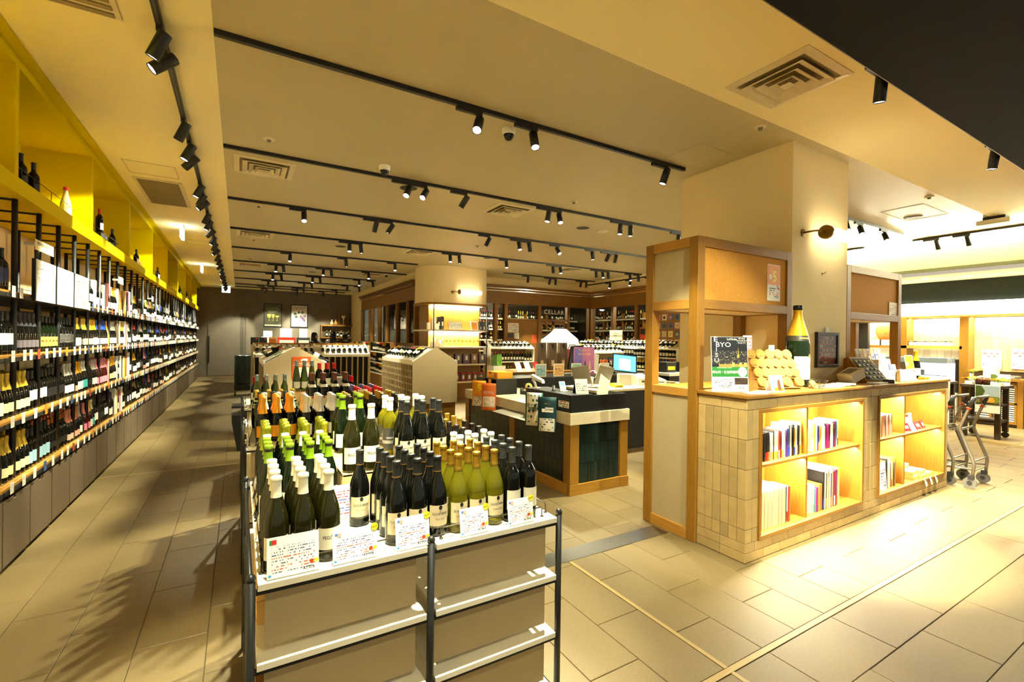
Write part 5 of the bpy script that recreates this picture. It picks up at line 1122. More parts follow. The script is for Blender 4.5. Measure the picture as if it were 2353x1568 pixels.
for i, (x, y, w, d, h, l_) in enumerate(((5.6, 5.42, .22, .2, .17, 'large white receipt printer right of the touch screen'), (5.95, 5.4, .2, .17, .11, 'smaller white printer at the end of the service counter'), (4.95, 5.25, .14, .1, .06, 'yellow memo box on the service counter'))):
    t = thing('receipt_printer' if i < 2 else 'memo_box', l_, 'printer' if i < 2 else 'box', (x, y, .9), -.3); MB().prism([(-d, 0), (d, 0), (d, h * .8), (d * .4, h), (-d, h * .7)], -w / 2, w / 2, 'x').build('body', WHITEP if i < 2 else YEL, t, bev=.008); MB().box(-w * .3, w * .3, -d - .001, -d, h * .3, h * .45).build('slot', DGREY, t)
t = thing('yellow_tray', 'yellow tray under the service counter edge', 'tray', (4.6, 4.95, .72)); MB().box(-.2, .2, -.03, .06, 0, .07).build('tray', YEL, t); MB().box(-.2, .2, .06, .2, 0, .06).build('tray_body', YEL, t)
t = thing('counter_mat', 'round gold-rimmed cash mat on the white counter', 'tray', (6.3, 5.45, .9)); MB().lathe([(.12, 0), (.14, .006), (.14, .012), (.13, .008)], 24).build('tray', BRASS, t)
CARDS = [('blue advert card', (150, 200, 220), 4.35), ('white tent card with orange snack print', (226, 170, 90), 4.72), ('green framed tent card', (90, 160, 110), 5.1), ('white price card', (236, 232, 220), 5.75)]
for w_, rgb, x in CARDS:
    t = thing('counter_card', w_ + ' standing on the black work counter', 'card', (x, 6.42, .98), 0, 'cards on the black counter'); MB().box(-.11, .11, -.003, .003, 0, .22).build('card', PAPER, t); MB().box(-.09, .09, -.004, -.003, .02, .2).build('print', printed('cc_%d' % rgb[0], rgb, (240, 236, 226), (60, 90, 140), 6, 7, .5), t)
t = thing('pink_poster', 'purple and pink recruitment poster behind the till', 'poster', (5.42, 6.6, .98), .1); MB().box(-.26, .26, -.004, .004, 0, .5).build('board', mat('pink_purple_print', (176, 96, 160), .5), t); MB().box(-.25, -.05, -.006, -.004, .02, .48).build('violet_field', cmat((96, 80, 170)), t)
for i, x in enumerate((-.1, .02, .14)): MB().prism([(x - .03, .08), (x + .03, .08), (x + .015, .22), (x, .27), (x - .015, .22)], -.008, -.006, 'y').build('figure_print', cmat(((60, 40, 80), (40, 24, 40), (226, 180, 170))[i]), t)
letters('ウェルスナビ', .05, cmat((240, 200, 60)), t, (0, -.008, .44)); letters('受け付けを開始', .045, cmat((240, 200, 60)), t, (0, -.008, .37))
# gift bags, barrel, fan-shaped sign
for i in range(3):
    t = thing('gift_bag', 'brown paper wine bag with ribbon tie, %s of three' % ('left', 'middle', 'right')[i], 'bag', (5.15 + .26 * i, 7.6, 1.0), -.15, 'brown wine bags'); MB().prism([(-.1, 0), (.1, 0), (.085, .55), (-.085, .55)], -.05, .05, 'y').build('bag', mat('brown_paper', (92, 74, 52), .7, var=.08, vs=10), t); MB().tube([(-.04, -.053, .5), (0, -.056, .53), (.04, -.053, .5)], .006, 5).tube([(0, -.056, .53), (0, -.054, .44)], .006, 5).build('ribbon', BLACK, t); MB().box(-.03, .03, -.052, -.05, .08, .2).build('print', cmat((190, 170, 130)), t)
t = thing('gift_table', 'oak table with gift bags and cards behind the till', 'table', (4.3, 7.3, 0)); MB().box(0, 2.3, 0, .9, .96, 1.0).build('top', OAKH, t, bev=.004)
for u in (.04, 2.2):
    for v in (.04, .8): MB().box(u, u + .06, v, v + .06, 0, .96).build('leg', OAK, t)
t = thing('black_apron_bag', 'black cloth bag next to the brown wine bags', 'bag', (5.98, 7.5, 1.0)); MB().prism([(-.2, 0), (.2, 0), (.16, .4), (.05, .5), (-.12, .48)], -.08, .08, 'y').build('cloth', mat('black_cloth', (16, 15, 15), .9), t)
for i, (x, m_) in enumerate(((4.55, PAPER), (4.75, PAPER), (4.95, cmat((190, 30, 40))))):
    t = thing('standing_card', '%s leaflet leaning on the gift table, %s' % ('white' if i < 2 else 'red', nth(i + 1)), 'leaflet', (x, 7.4, 1.0), 0, 'leaflets on the gift table'); t.rotation_euler = (math.radians(-30), 0, .2); MB().box(-.07, .07, 0, .003, 0, .2).build('sheet', m_, t)
t = thing('happi_coat', 'white happi coat displayed spread on a hanger, fan shaped', 'coat', (6.35, 8.6, 1.0), 0); MB().prism([(-.55, .42), (-.42, .1), (.42, .1), (.55, .42), (.5, .62), (.15, .86), (-.15, .86), (-.5, .62)], -.03, .03, 'y').build('cloth', mat('white_cloth', (240, 234, 220), .9, bump=.15, bs=12), t); MB().tube([(-.5, 0, .64), (-.1, 0, .88), (.1, 0, .88), (.5, 0, .64)], .012, 6).build('hanger', BLACK, t); MB().cyl((0, 0.05, -1.0), (0, 0.05, .86), .015, n=8).build('stand_pole', BLACK, t); MB().lathe([(.0001, 0), (.07, 0)], 16, caps=False).build('crest', cmat((226, 150, 130)), t, (0, -.032, .3), (PI / 2, 0, 0))
t = thing('wine_barrel', 'oak half barrel table with pale hoops holding copper mugs', 'barrel', (7.05, 7.85, 0)); MB().lathe([(.28, 0), (.33, .25), (.345, .5), (.33, .75), (.28, 1.0)], 28).build('staves', OAK, t)
for z in (.62, .8): MB().lathe([(.343 - .03 * (z - .5) * 2, z), (.347 - .03 * (z - .5) * 2, z + .05), (.337 - .04 * (z - .5) * 2, z + .1)], 28, caps=False).build('hoop', mat('pale_hoop', (196, 182, 150), .6), t)
for i in range(4):
    t = thing('copper_can', 'copper coloured tin on the barrel, %s from the left' % nth(i + 1), 'tin', (6.87 + .12 * i, 7.75 + .02 * (i % 2), 1.0), 0, 'copper tins on the barrel'); MB().lathe([(.05, 0), (.052, .01), (.052, .17), (.048, .18), (0, .181)], 14).build('tin', mat('copper', (190, 90, 40), .35, metal=.6), t); MB().lathe([(.0527, .05), (.0527, .12)], 14, caps=False).build('band', cmat((120, 50, 24)), t)
t = thing('price_card', 'white card clipped in front of the copper tins', 'price card', (7.02, 7.64, 1.0)); MB().cyl((0, 0, 0), (0, 0, .08), .004, n=6).build('clip', WIRE, t); MB().box(-.06, .06, -.002, 0, .08, .16).build('card', CARD, t)
t = thing('white_document', 'white tilted document stand behind the till', 'document', (5.75, 6.75, .98), .1); t.rotation_euler = (math.radians(-15), math.radians(18), 0); MB().box(-.13, .13, 0, .004, 0, .42).build('sheet', PAPER, t); MB().box(-.13, .13, -.01, .0, 0, .01).build('foot', DGREY, t)
t = thing('red_armchair_bag', 'dark red leather bag on the gift table', 'bag', (6.25, 8.0, 1.0)); MB().prism([(-.3, 0), (.3, 0), (.32, .3), (.2, .42), (-.2, .42), (-.32, .3)], -.1, .1, 'y').build('body', mat('red_leather', (110, 24, 20), .45), t, bev=.02); MB().tube([(-.12, 0, .42), (-.08, 0, .5), (.08, 0, .5), (.12, 0, .42)], .01, 6).build('handle', BLACK, t)
for i, x in enumerate((6.15, 6.28)): make_bottle('greycap', (x, 6.75, .98), 0, 'dark display bottle behind the touch screen, %s one' % ('left', 'right')[i], 'display bottles behind the till', 12)
# ================================================================== BACKGROUND OF THE SHOP
WR = random.Random(21)
def lying_bottle(kind, loc, tilt, rz, label, group):
    o = make_bottle(kind, loc, 0, label, group, 9, False); o.rotation_euler = (tilt, 0, rz); return o
LK = ['w_white', 'w_leaf', 'w_goldw', 'w_white', 'w_red', 'w_inny', 'w_white', 'pinot']
# ---- gabled wine islands
def island(x0, x1, y0, y1, label, nm):
    t = thing('gabled_wine_island', label, 'display island', ((x0 + x1) / 2, y0, 0), 0, 'gabled wine islands'); w = (x1 - x0) / 2; L = y1 - y0
    ze, zr, zb = 1.17, 1.43, .40
    MB().box(-w + .03, w - .03, .02, L - .02, 0, zb).build('oak_plinth', OAKD, t)
    for v in (0, L - .03): MB().prism([(-w, zb), (w, zb), (w, ze), (.03, zr), (-.03, zr), (-w, ze)], v, v + .03, 'y').build('gable_panel', BEIGEP, t, bev=.002)
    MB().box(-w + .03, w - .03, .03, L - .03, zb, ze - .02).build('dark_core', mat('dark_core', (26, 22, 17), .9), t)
    for s in (-1, 1):
        MB().add([(s * w, .03, ze), (s * w, L - .03, ze), (s * .02, L - .03, zr - .02), (s * .02, .03, zr - .02)], [(0, 1, 2, 3)]).build('sloped_tray', WHITE, t)
        MB().box(min(s * w, s * (w - .02)), max(s * w, s * (w - .02)), .03, L - .03, ze - .05, ze + .03).build('tray_edge', WHITE, t)
        n = 20
        for k in range(n + 1):
            v = .03 + (L - .06) * k / n; MB().box(min(s * (w - .003), s * (w - .022)), max(s * (w - .003), s * (w - .022)), v - .02, v + .02, zb, ze - .05).build('lattice_upright', BEIGEP, t)
        for k in range(7):
            z = zb + (ze - .05 - zb) * k / 6; MB().box(min(s * (w - .006), s * (w - .022)), max(s * (w - .006), s * (w - .022)), .03, L - .03, z - .018, z + .018).build('lattice_rail', BEIGEP, t)
    # bottle ends in the lattice
    e = MB()
    for k in range(20):
        for r_ in range(6):
            if WR.random() < .4:
                for s in (-1, 1): e.cyl((s * (w - .04), .03 + (L - .06) * (k + .5) / 20, zb + .06 + .12 * r_), (s * (w - .026), .03 + (L - .06) * (k + .5) / 20, zb + .06 + .12 * r_), .014, n=6)
    stuff(e.build('bottle_necks', mat('bottle_neck_dark', (60, 40, 26), .4), t))
    sl = math.atan2(zr - ze, w); q = 0
    for k in range(11):
        v = .16 + (L - .34) * k / 10
        if nm == 'left' and k < 4: continue
        q += 1
        lying_bottle(LK[k % len(LK)], (x0 + .06, y0 + v, ze + .10), sl - PI / 2 + 0, -PI / 2, 'bottle lying on the sloped left tray of the %s gabled island, %s from front' % (nm, nth(q)), 'bottles lying on the %s island' % nm)
    return t
island(.33, 1.25, 8.15, 10.2, 'beige gabled wine island behind the racks with orange notice', 'left')
island(2.70, 3.58, 8.1, 10.2, 'beige gabled wine island with lattice side left of the till', 'right')
t = thing('orange_notice', 'orange delivery notice taped on the left gabled island', 'notice', (.86, 8.148, .92)); MB().box(-.13, .15, -.003, 0, 0, .36).build('sheet', cmat((196, 84, 20)), t)
MB().box(-.1, .12, -.0045, -.003, .03, .19).build('white_panel', printed('notice2', (240, 220, 190), (190, 110, 60), (200, 90, 40), 6, 10, .4), t); letters('送料の価格改定\nについてのご案内', .032, PAPER, t, (.01, -.005, .235)); MB().box(.02, .1, -.005, -.003, .29, .33).box(.0, .018, -.005, -.003, .29, .315).build('truck_print', PAPER, t)
t = thing('tilted_poster', 'tilted colourful magazine sheets lying on the left island roof', 'magazine', (.5, 8.5, 1.285)); t.rotation_euler = (0, -math.atan2(.26, .46), 0); MB().box(-.17, .17, -.2, .25, 0, .006).build('sheet', PAPER, t)
MB().box(-.15, -.02, -.18, .0, .006, .0065).build('blue_print', cmat((50, 80, 140)), t); MB().box(.0, .14, -.18, .2, .006, .0065).build('green_print', cmat((90, 120, 40)), t); MB().box(-.17, -.1, .05, .2, .006, .0065).build('yellow_print', YEL, t)
make_bottle('pinot', (1.05, 8.35, 1.34), 0, 'black bottle lying down the right slope of the left island', None, 10, False).rotation_euler = (0, math.radians(119), 0)
# ---- long lattice display behind the left island
t = thing('wine_lattice_display', 'long white tray display of lying bottles over dark lattice in mid shop', 'display', (.28, 11.3, 0)); LW = 2.4
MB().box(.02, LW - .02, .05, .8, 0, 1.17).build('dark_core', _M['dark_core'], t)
for k in range(20): MB().box(k * LW / 19 - .014, k * LW / 19 + .014, .0, .1, 0, 1.17).build('upright', BEIGEP, t)
for v in (-.05, LW + .02):
    for j in range(3): MB().box(v, v + .03, .05 + .26 * j, .25 + .26 * j, 0, 1.42).build('side_panel', BEIGEP, t)
MB().box(0, LW, -.03, .02, 1.15, 1.21).build('tray_edge', WHITE, t); MB().prism([(-.02, 1.2), (.45, 1.40), (.45, 1.36), (-.02, 1.17)], 0, LW, 'x').build('sloped_tray', WHITE, t); MB().box(0, LW, .45, .8, 1.36, 1.42).build('back_ledge', WHITE, t); MB().box(0, LW, .45, .48, 1.42, 1.46).build('back_rail', OAKH, t)
for x in (0, 1.24, LW): MB().prism([(-.03, 1.15), (.47, 1.15), (.47, 1.46), (-.03, 1.22)], x - .02, x + .02, 'x').build('divider', WHITE, t)
for k in range(20):
    if k == 10: continue
    lying_bottle(LK[(k * 3) % len(LK)], (.28 + .12 * k + .06, 11.36, 1.295), -(PI / 2 - .42), 0, 'bottle lying on the long white tray display, %s from left' % nth(k + 1 - (k > 10)), 'bottles on the long tray display')
for i, (x, rgb, w_) in enumerate(((.30, (18, 40, 36), 'dark green'), (.47, (18, 44, 40), 'deep green'))):
    tt = thing('card_holder', '%s leaflet holder on the long tray display, %s' % (w_, nth(i + 1)), 'leaflet holder', (x, 11.95, 1.42)); MB().box(-.08, .08, -.01, .01, 0, .16).build('board', cmat(rgb), tt); MB().box(.02, .06, -.012, -.01, .11, .14).build('print', cmat((190, 50, 50)), tt)
tt = thing('orange_candle_box', 'orange carton on the long tray display', 'carton', (.66, 11.95, 1.42)); MB().box(-.07, .07, -.06, .06, 0, .13).build('carton', cmat((226, 130, 20)), tt); MB().box(-.07, .07, -.061, .061, .13, .17).build('lid', cmat((240, 200, 120)), tt)
# ---- back counter with machines, shelf and pictures on the back wall
t = thing('tasting_counter', 'white tasting counter before the grey back wall', 'counter', (.5, 18.2, 0)); MB().box(0, 3.2, 0, .6, 0, 1.24).build('body', BEIGEP, t); MB().box(-.03, 3.23, -.03, .63, 1.24, 1.28).build('top', WHITE, t); MB().box(0, 3.2, -.01, 0, .1, .2).build('kick_strip', DGREY, t)
for i, (x, w_, m_, l_) in enumerate(((.88, .42, PAPER, 'white framed leaflet panel on the tasting counter'), (1.47, .58, cmat((170, 40, 20)), 'red tasting machine with white cups on the counter'), (2.03, .42, DGREY, 'dark tasting machine with white boxes on the counter'))):
    tt = thing('counter_machine', l_, 'machine', (x, 18.4, 1.28)); MB().box(-w_ / 2, w_ / 2, 0, .3, 0, .3).build('body', m_, tt, bev=.01); MB().box(-w_ * .35, w_ * .3, .05, .25, .3, .62 - .1 * (i == 0)).build('boxes', PAPER, tt); MB().box(-w_ * .4, w_ * .4, -.002, 0, .08, .2).build('front_panel', mat('machine_panel', (206, 196, 176), .3), tt)
def picture(x, label):
    t = thing('framed_poster', label, 'picture', (x, 21.74, 2.0), 0); 
    for a, b_, c_, d_ in ((-.345, .345, 0, .04), (-.345, .345, .94, .98), (-.345, -.305, .04, .94), (.305, .345, .04, .94)): MB().box(a, b_, -.03, 0, c_, d_).build('frame', BLACK, t)
    return t
t = picture(1.205, 'framed green poster with three cream wine glasses on the back wall')
MB().box(-.305, .305, -.012, 0, .04, .94).build('print', mat('olive_print', (84, 84, 54), .6, var=.2, vs=4), t); MB().box(-.305, .305, -.014, -.012, .04, .1).build('paper_margin', cmat((226, 216, 180)), t)
MB().prism([(-.28, .78), (.2, .84), (.28, .7), (.1, .6), (-.1, .55), (-.2, .65)], -.016, -.012, 'y').build('cloud_print', cmat((120, 116, 84)), t)
GC = cmat((226, 190, 90))
for x, prf in ((-.14, [(-.07, .54), (.07, .54), (.075, .46), (.04, .4), (.006, .37), (.006, .28), (.05, .265), (-.05, .265), (-.006, .28), (-.006, .37), (-.04, .4), (-.075, .46)]), (.01, [(-.05, .54), (.05, .54), (.05, .44), (.006, .36), (.006, .28), (.045, .265), (-.045, .265), (-.006, .28), (-.006, .36), (-.05, .44)]), (.16, [(-.08, .48), (.08, .48), (.05, .42), (.006, .4), (.006, .28), (.05, .265), (-.05, .265), (-.006, .28), (-.006, .4), (-.05, .42)])): MB().prism([(x + a, b_) for a, b_ in prf], -.02, -.014, 'y').build('glass_print', GC, t)
t = picture(2.21, 'framed pale poster with purple grapes on the back wall')
MB().box(-.305, .305, -.012, 0, .04, .94).build('print', cmat((232, 214, 190)), t); MB().box(-.27, .27, -.014, -.012, .27, .64).build('inner_field', cmat((206, 190, 172)), t); letters('MAKE YOUR WINE\nLIKE A PARTY', .055, INK, t, (0, -.015, .83))
for i in range(14): MB().lathe([(.0001, 0), (.036, 0)], 10, caps=False).build('grape_print', cmat(((120, 90, 130), (96, 70, 110), (150, 120, 150))[i % 3]), t, (.06 + .055 * ((i * 7) % 4) - .01 * (i // 4), -.0155 - .0001 * i, .5 - .055 * (i // 3)), (PI / 2, 0, 0))
for i, (x, z) in enumerate(((-.12, .45), (-.02, .64), (.12, .64), (-.16, .58))): MB().prism([(x - .07, z), (x - .03, z + .05), (x, z + .08), (x + .04, z + .04), (x + .08, z), (x + .03, z - .04), (x - .02, z - .06)], -.016, -.0145, 'y').build('leaf_print', cmat((50, 60, 36)), t)
t = thing('wall_shelf', 'oak two-tier shelf on the right of the back wall', 'shelf', (3.05, 21.4, 1.56)); MB().box(0, 1.3, 0, .34, .0, .05).build('lower_board', OAKH, t); MB().box(0, 1.3, 0, .34, .53, .58).build('upper_board', OAKH, t); MB().box(0, .03, .0, .34, .05, .53).build('end_panel', OAKD, t)
t = thing('wooden_case', 'upright oak case with a glass ornament on the back wall shelf', 'case', (4.0, 21.45, 2.14)); MB().box(-.22, .22, .1, .28, 0, .02).box(-.22, .22, .1, .28, .5, .52).box(-.22, -.19, .1, .28, .02, .5).box(.19, .22, .1, .28, .02, .5).box(-.22, .22, .27, .28, .02, .5).build('case', OAK, t); MB().lathe([(.06, .03), (.02, .08), (.02, .25), (.09, .38), (.1, .44)], 12, (0, .18, 0)).build('ornament', PAPER, t)
for i, x in enumerate((3.5, 3.66)):
    t = thing('vase', 'small cream vase on the upper back shelf, %s' % ('left', 'right')[i], 'vase', (x, 21.55, 2.14), 0, 'vases on the back shelf'); MB().lathe([(.04, 0), (.07, .05), (.06, .12), (.025, .18), (.035, .24)], 12).build('vase', cmat(((226, 206, 160), (206, 150, 70))[i]), t)
for i in range(7):
    make_bottle(WR.choice(['w_white', 'w_goldw', 'w_leaf']), (3.3 + .15 * i, 21.55, 1.61), 0, 'bottle on the lower back wall shelf, %s from left' % nth(i + 1), 'bottles on the back wall shelf', 8, False)
# ---- wheeled bin beside the racks
t = thing('wheeled_bin', 'dark green round bin on a black wheeled cradle in the aisle', 'bin', (.1, 14.6, 0)); MB().lathe([(.2, .3), (.205, .34), (.205, 1.06), (.195, 1.08), (.19, 1.06)], 24).build('drum', mat('bottle_green', (14, 34, 30), .35), t); MB().box(-.2, .25, -.2, .2, .14, .3).build('cradle', BLACK, t, bev=.02)
for x in (-.18, .2):
    for y in (-.15, .15): MB().cyl((x - .02, y, .05), (x + .02, y, .05), .05, n=12).build('wheel', BLACK, t); MB().cyl((x, y, .05), (x, y, .2), .01, n=6).build('leg', STEEL, t)
t = thing('black_bin', 'tall black tapered bin at the corner of the far rack', 'bin', (.02, 7.6, 0)); MB().prism([(-.03, 0), (.16, 0), (.16, .62), (.06, .62), (.06, .5), (-.1, .5), (-.1, .42)], -.15, .15, 'y').build('body', BLACK, t); MB().box(-.1, .16, -.16, .16, .6, .63).build('rim', BLACK, t)
# ---- column with lit shelving
def rrect(x0, x1, y0, y1, r, n=8):
    pts = []
    for cx, cy, a in ((x1 - r, y1 - r, 0), (x0 + r, y1 - r, PI / 2), (x0 + r, y0 + r, PI), (x1 - r, y0 + r, 1.5 * PI)):
        for k in range(n + 1): t_ = a + PI / 2 * k / n; pts.append((cx + r * math.cos(t_), cy + r * math.sin(t_)))
    return pts
col = struct(MB().prism([(x - 5.1, y - 12.1) for x, y in rrect(4.15, 6.05, 11.35, 12.75, .5)], 2.55 - 2.55, ZC - 2.55).build('wall_column', CREAM, None, (5.1, 12.1, 2.55)))
t = thing('column_shelving', 'rounded oak-backed lit shelving with glassware around the column', 'shelving', (5.1, 12.1, 0))
def ring(name, m, x0, x1, y0, y1, r, z0, z1): MB().prism([(x - 5.1, y - 12.1) for x, y in rrect(x0, x1, y0, y1, r)], z0, z1).build(name, m, t)
ring('oak_core', OAK, 4.35, 5.85, 11.72, 12.75, .25, 0, 2.5); ring('brim', OAKH, 4.12, 6.1, 11.32, 12.78, .5, 2.5, 2.55); ring('base', OAK, 4.2, 6.0, 11.42, 12.75, .35, 0, .42)
for z in (1.84, 1.39, .93, .46): ring('shelf', WHITE, 4.12, 6.08, 11.34, 12.76, .45, z - .04, z)
for x in (4.35, 5.9): MB().cyl((x - 5.1, -.7, .46), (x - 5.1, -.7, 2.5), .015, n=8).build('pole', BLACK, t)
k = 0
for x in [4.37 + .094 * i for i in range(16)]: MB().box(-.044, .044, -.006, 0, 0, 2.05).build('oak_slat', OAK, t, (x - 5.1, -.375, .44))
for z in (2.49, 1.79): 
    MB().box(-.75, .75, -.5, -.46, z, z + .008).build('led_strip', _M['led_strip'], t); l = area_light('shelf_led', (5.1, 11.66, z - .01), (math.radians(12), 0, 0), 1.5, .04, 26, (1, .93, .62))
GL = mat('wine_glass_print', (240, 226, 196), .2)
for i in range(9):
    tt = thing('wine_glass', 'wine glass on the second column shelf, %s from left' % nth(i + 1), 'glass', (4.75 + .115 * i, 11.5, 1.39), 0, 'wine glasses on the column shelf'); MB().lathe([(.035, 0), (.035, .004), (.005, .008), (.004, .1), (.03, .125), (.045, .17), (.038, .23)], 12).build('bowl', pane('glassware', (236, 226, 200), .1), tt); MB().lathe([(.034, .13), (.044, .165), (.0, .167)], 10).build('wine', cmat((214, 160, 80)), tt)
for i in range(6):
    tt = thing('glass_box', 'boxed wine glasses on the third column shelf, %s from left' % nth(i + 1), 'box', (4.6 + .24 * i, 11.5, .93), 0, 'boxed glasses on the column'); MB().box(-.09, .09, -.06, .06, 0, .26).build('carton', cmat(((110, 90, 110), (150, 110, 90), (120, 104, 120))[i % 3]), tt); MB().prism([(-.03, .1), (.03, .1), (.035, .17), (.02, .22), (-.02, .22), (-.035, .17)], -.062, -.06, 'y').build('glass_print', PAPER, tt)
for i in range(8):
    tt = thing('glass_box', 'red-edged boxed glass on the lowest column shelf, %s from left' % nth(i + 1), 'box', (4.5 + .18 * i, 11.48, .46), 0, 'red boxed glasses on the column'); MB().box(-.08, .08, -.06, .06, 0, .24).build('carton', cmat((160, 40, 26)), tt); MB().box(-.065, .065, -.062, -.06, .02, .2).build('window', cmat((96, 80, 74)), tt); MB().prism([(-.025, .06), (.025, .06), (.03, .13), (.015, .17), (-.015, .17), (-.03, .13)], -.064, -.062, 'y').build('glass_print', PAPER, tt)
tt = thing('cap_collection', 'framed grid of bottle caps on the top column shelf', 'picture', (5.02, 11.52, 1.84)); tt.rotation_euler = (math.radians(-14), 0, 0); MB().box(-.2, .2, 0, .02, 0, .24).build('frame', OAKH, tt); MB().box(-.18, .18, -.003, 0, .02, .22).build('backing', PAPER, tt)
for r_ in range(5):
    for c_ in range(9): MB().cyl((0, -.005, 0), (0, -.002, 0), .014, n=8).build('cap', cmat(((40, 50, 80), (60, 60, 60), (120, 90, 40), (30, 30, 36))[(r_ * 5 + c_ * 3) % 4]), tt, (-.155 + .039 * c_, -.001, .04 + .04 * r_))
tt = thing('cap_collection', 'framed red grid of caps on the top column shelf right', 'picture', (5.6, 11.52, 1.84)); tt.rotation_euler = (math.radians(-14), 0, .15); MB().box(-.11, .11, 0, .02, 0, .26).build('frame', PAPER, tt); MB().box(-.095, .095, -.003, 0, .02, .24).build('red_backing', cmat((150, 20, 24)), tt)
for r_ in range(5):
    for c_ in range(4): MB().cyl((0, -.005, 0), (0, -.002, 0), .015, n=8).build('cap', GC, tt, (-.07 + .046 * c_, -.001, .045 + .042 * r_))
for i in range(3):
    tt = thing('number_box', '%s black numbered gift box on the top column shelf' % ('leftmost', 'middle', 'rightmost')[i], 'box', (5.8 + .1 * i, 11.6, 1.84)); MB().box(-.045, .045, -.045, .045, 0, .25).build('carton', BLACK, tt); letters(str(i + 1), .1, PAPER, tt, (0, -.047, .07), bold=.02)
for i, (x, h, m_) in enumerate(((4.3, .18, PAPER), (4.45, .3, WHITEP), (4.58, .34, BLACK), (4.68, .36, BLACK), (4.5, .16, PAPER))):
    tt = thing('boxed_item', '%s on the top column shelf left end, %s' % (('small white card', 'white bottle box', 'black tall box', 'taller black box', 'short white box')[i], nth(i + 1)), 'box', (x, 11.65 - .1 * (i == 4), 1.84)); MB().box(-.04, .04, -.04, .04, 0, h).build('carton', m_, tt, bev=.003); MB().box(-.02, .02, -.041, -.04, h * .3, h * .6).build('print', CARD, tt)
for i in range(6):
    tt = thing('white_carton', 'white carton on the second column shelf left side, %s' % nth(i + 1), 'box', (4.35 + .07 * i, 11.55 + .03 * (i % 2), 1.39), 0, 'white cartons on the column'); MB().box(-.03, .03, -.04, .04, 0, .12 + .05 * (i % 3)).build('carton', PAPER, tt)
sconce((4.84, 11.35, 2.84), .78, 0, 'brass wall lamp with lit tube on the rounded column', 30)
# ---- low bottle shelves
def bottle_shelf(x0, y0, L, axis, levels, label, nm, kinds, depth=.4, top=1.3, tray=False):
    """open shelf with an oak base; runs along X (faces -Y) or along Y (faces -X)"""
    rz = 0 if axis == 'x' else -PI / 2
    t = thing('bottle_shelf', label, 'shelf', (x0, y0, 0), rz if axis == 'x' else PI / 2 * -1)
    MB().box(0, L, .02, depth, 0, levels[0] - .03).build('oak_base', OAK, t)
    for z in levels: MB().box(0, L, 0, depth, z - .03, z).build('shelf_board', WHITE, t)
    for u in [0, L]: MB().box(u - .012, u + .012, 0, depth, 0, top).build('end_panel', WHITE, t)
    MB().box(0, L, depth - .02, depth, levels[0], top).build('back_panel', BEIGEP, t)
    q = 0; F_ = {}
    for li, z in enumerate(levels):
        n = int(L / .1)
        for k in range(n):
            u = .06 + k * (L - .12) / max(1, n - 1); kd = kinds[(k // 4 + li * 2) % len(kinds)]; q += 1
            p = Matrix.Rotation(t.rotation_euler.z, 3, 'Z') @ Vector((u, .1, 0))
            F_.setdefault(kd, []).append((x0 + p.x, y0 + p.y, z))
    far_bottles('shelf_bottles', F_, 'small bottles lined up on the ' + nm, 'bottles', t.rotation_euler.z, 8)
    if tray:
        MB().prism([(-.02, top), (depth, top + .2), (depth, top + .17), (-.02, top - .03)], 0, L, 'x').build('sloped_tray', WHITE, t)
        for k in range(int(L / .14)):
            p = Matrix.Rotation(t.rotation_euler.z, 3, 'Z') @ Vector((.09 + k * .14, .03, 0))
            lying_bottle(LK[k % len(LK)], (x0 + p.x, y0 + p.y, top + .085), -(PI / 2 - .42), t.rotation_euler.z, 'bottle lying on the sloped top of the %s, %s along' % (nm, nth(k + 1)), 'lying bottles on the ' + nm)
    return t
bottle_shelf(3.9, 19.4, 5.2, 'y', (.45, .8, 1.15), 'low bottle shelf with oak base along the cellar side wall', 'side wall shelf', ['w_goldw', 'w_plain', 'w_white', 'w_leaf', 'w_red'], .4, 1.2)
bottle_shelf(6.3, 11.9, 1.5, 'x', (.5, .95), 'bottle shelf with sloped top before the cellar front', 'cellar front shelf', ['greencap', 'w_leaf', 'redcap', 'goldcap', 'w_red'], .45, 1.35, True)
bottle_shelf(9.2, 11.6, 3.9, 'y', (.45, .85, 1.2), 'champagne shelf with sloped top beside the cellar windows', 'champagne shelf', ['w_blue', 'w_rose', 'w_goldw', 'w_gold', 'w_white'], .45, 1.42, True)
bottle_shelf(7.3, 9.2, 1.6, 'x', (.45, .85), 'low bottle shelf with tilted top in front of the cellar corner', 'cellar corner shelf', ['w_white', 'w_blue', 'w_rose', 'w_goldw'], .45, 1.3, True)
for i, (x, y, z, w_, rgb, txt) in enumerate(((9.0, 9.6, 1.62, .35, (236, 222, 186), 'STAFF\nRECOMMENDED'), (9.1, 8.6, 1.66, .3, (206, 60, 24), ''))):
    t = thing('standing_sign', ('cream staff recommendation sign on the champagne shelf', 'red and black sign above the champagne shelf')[i], 'sign', (x, y, z), -PI / 2 + .6); MB().box(-w_ / 2, w_ / 2, -.004, .004, 0, .28).build('card', cmat(rgb), t); MB().cyl((0, .01, -.1), (0, .01, .05), .006, n=6).build('stem', WIRE, t)
    if txt: letters(txt, .06, INK, t, (0, -.006, .15), bold=.01)
    else: MB().box(-.14, .0, -.006, -.004, .12, .27).build('black_print', BLACK, t)
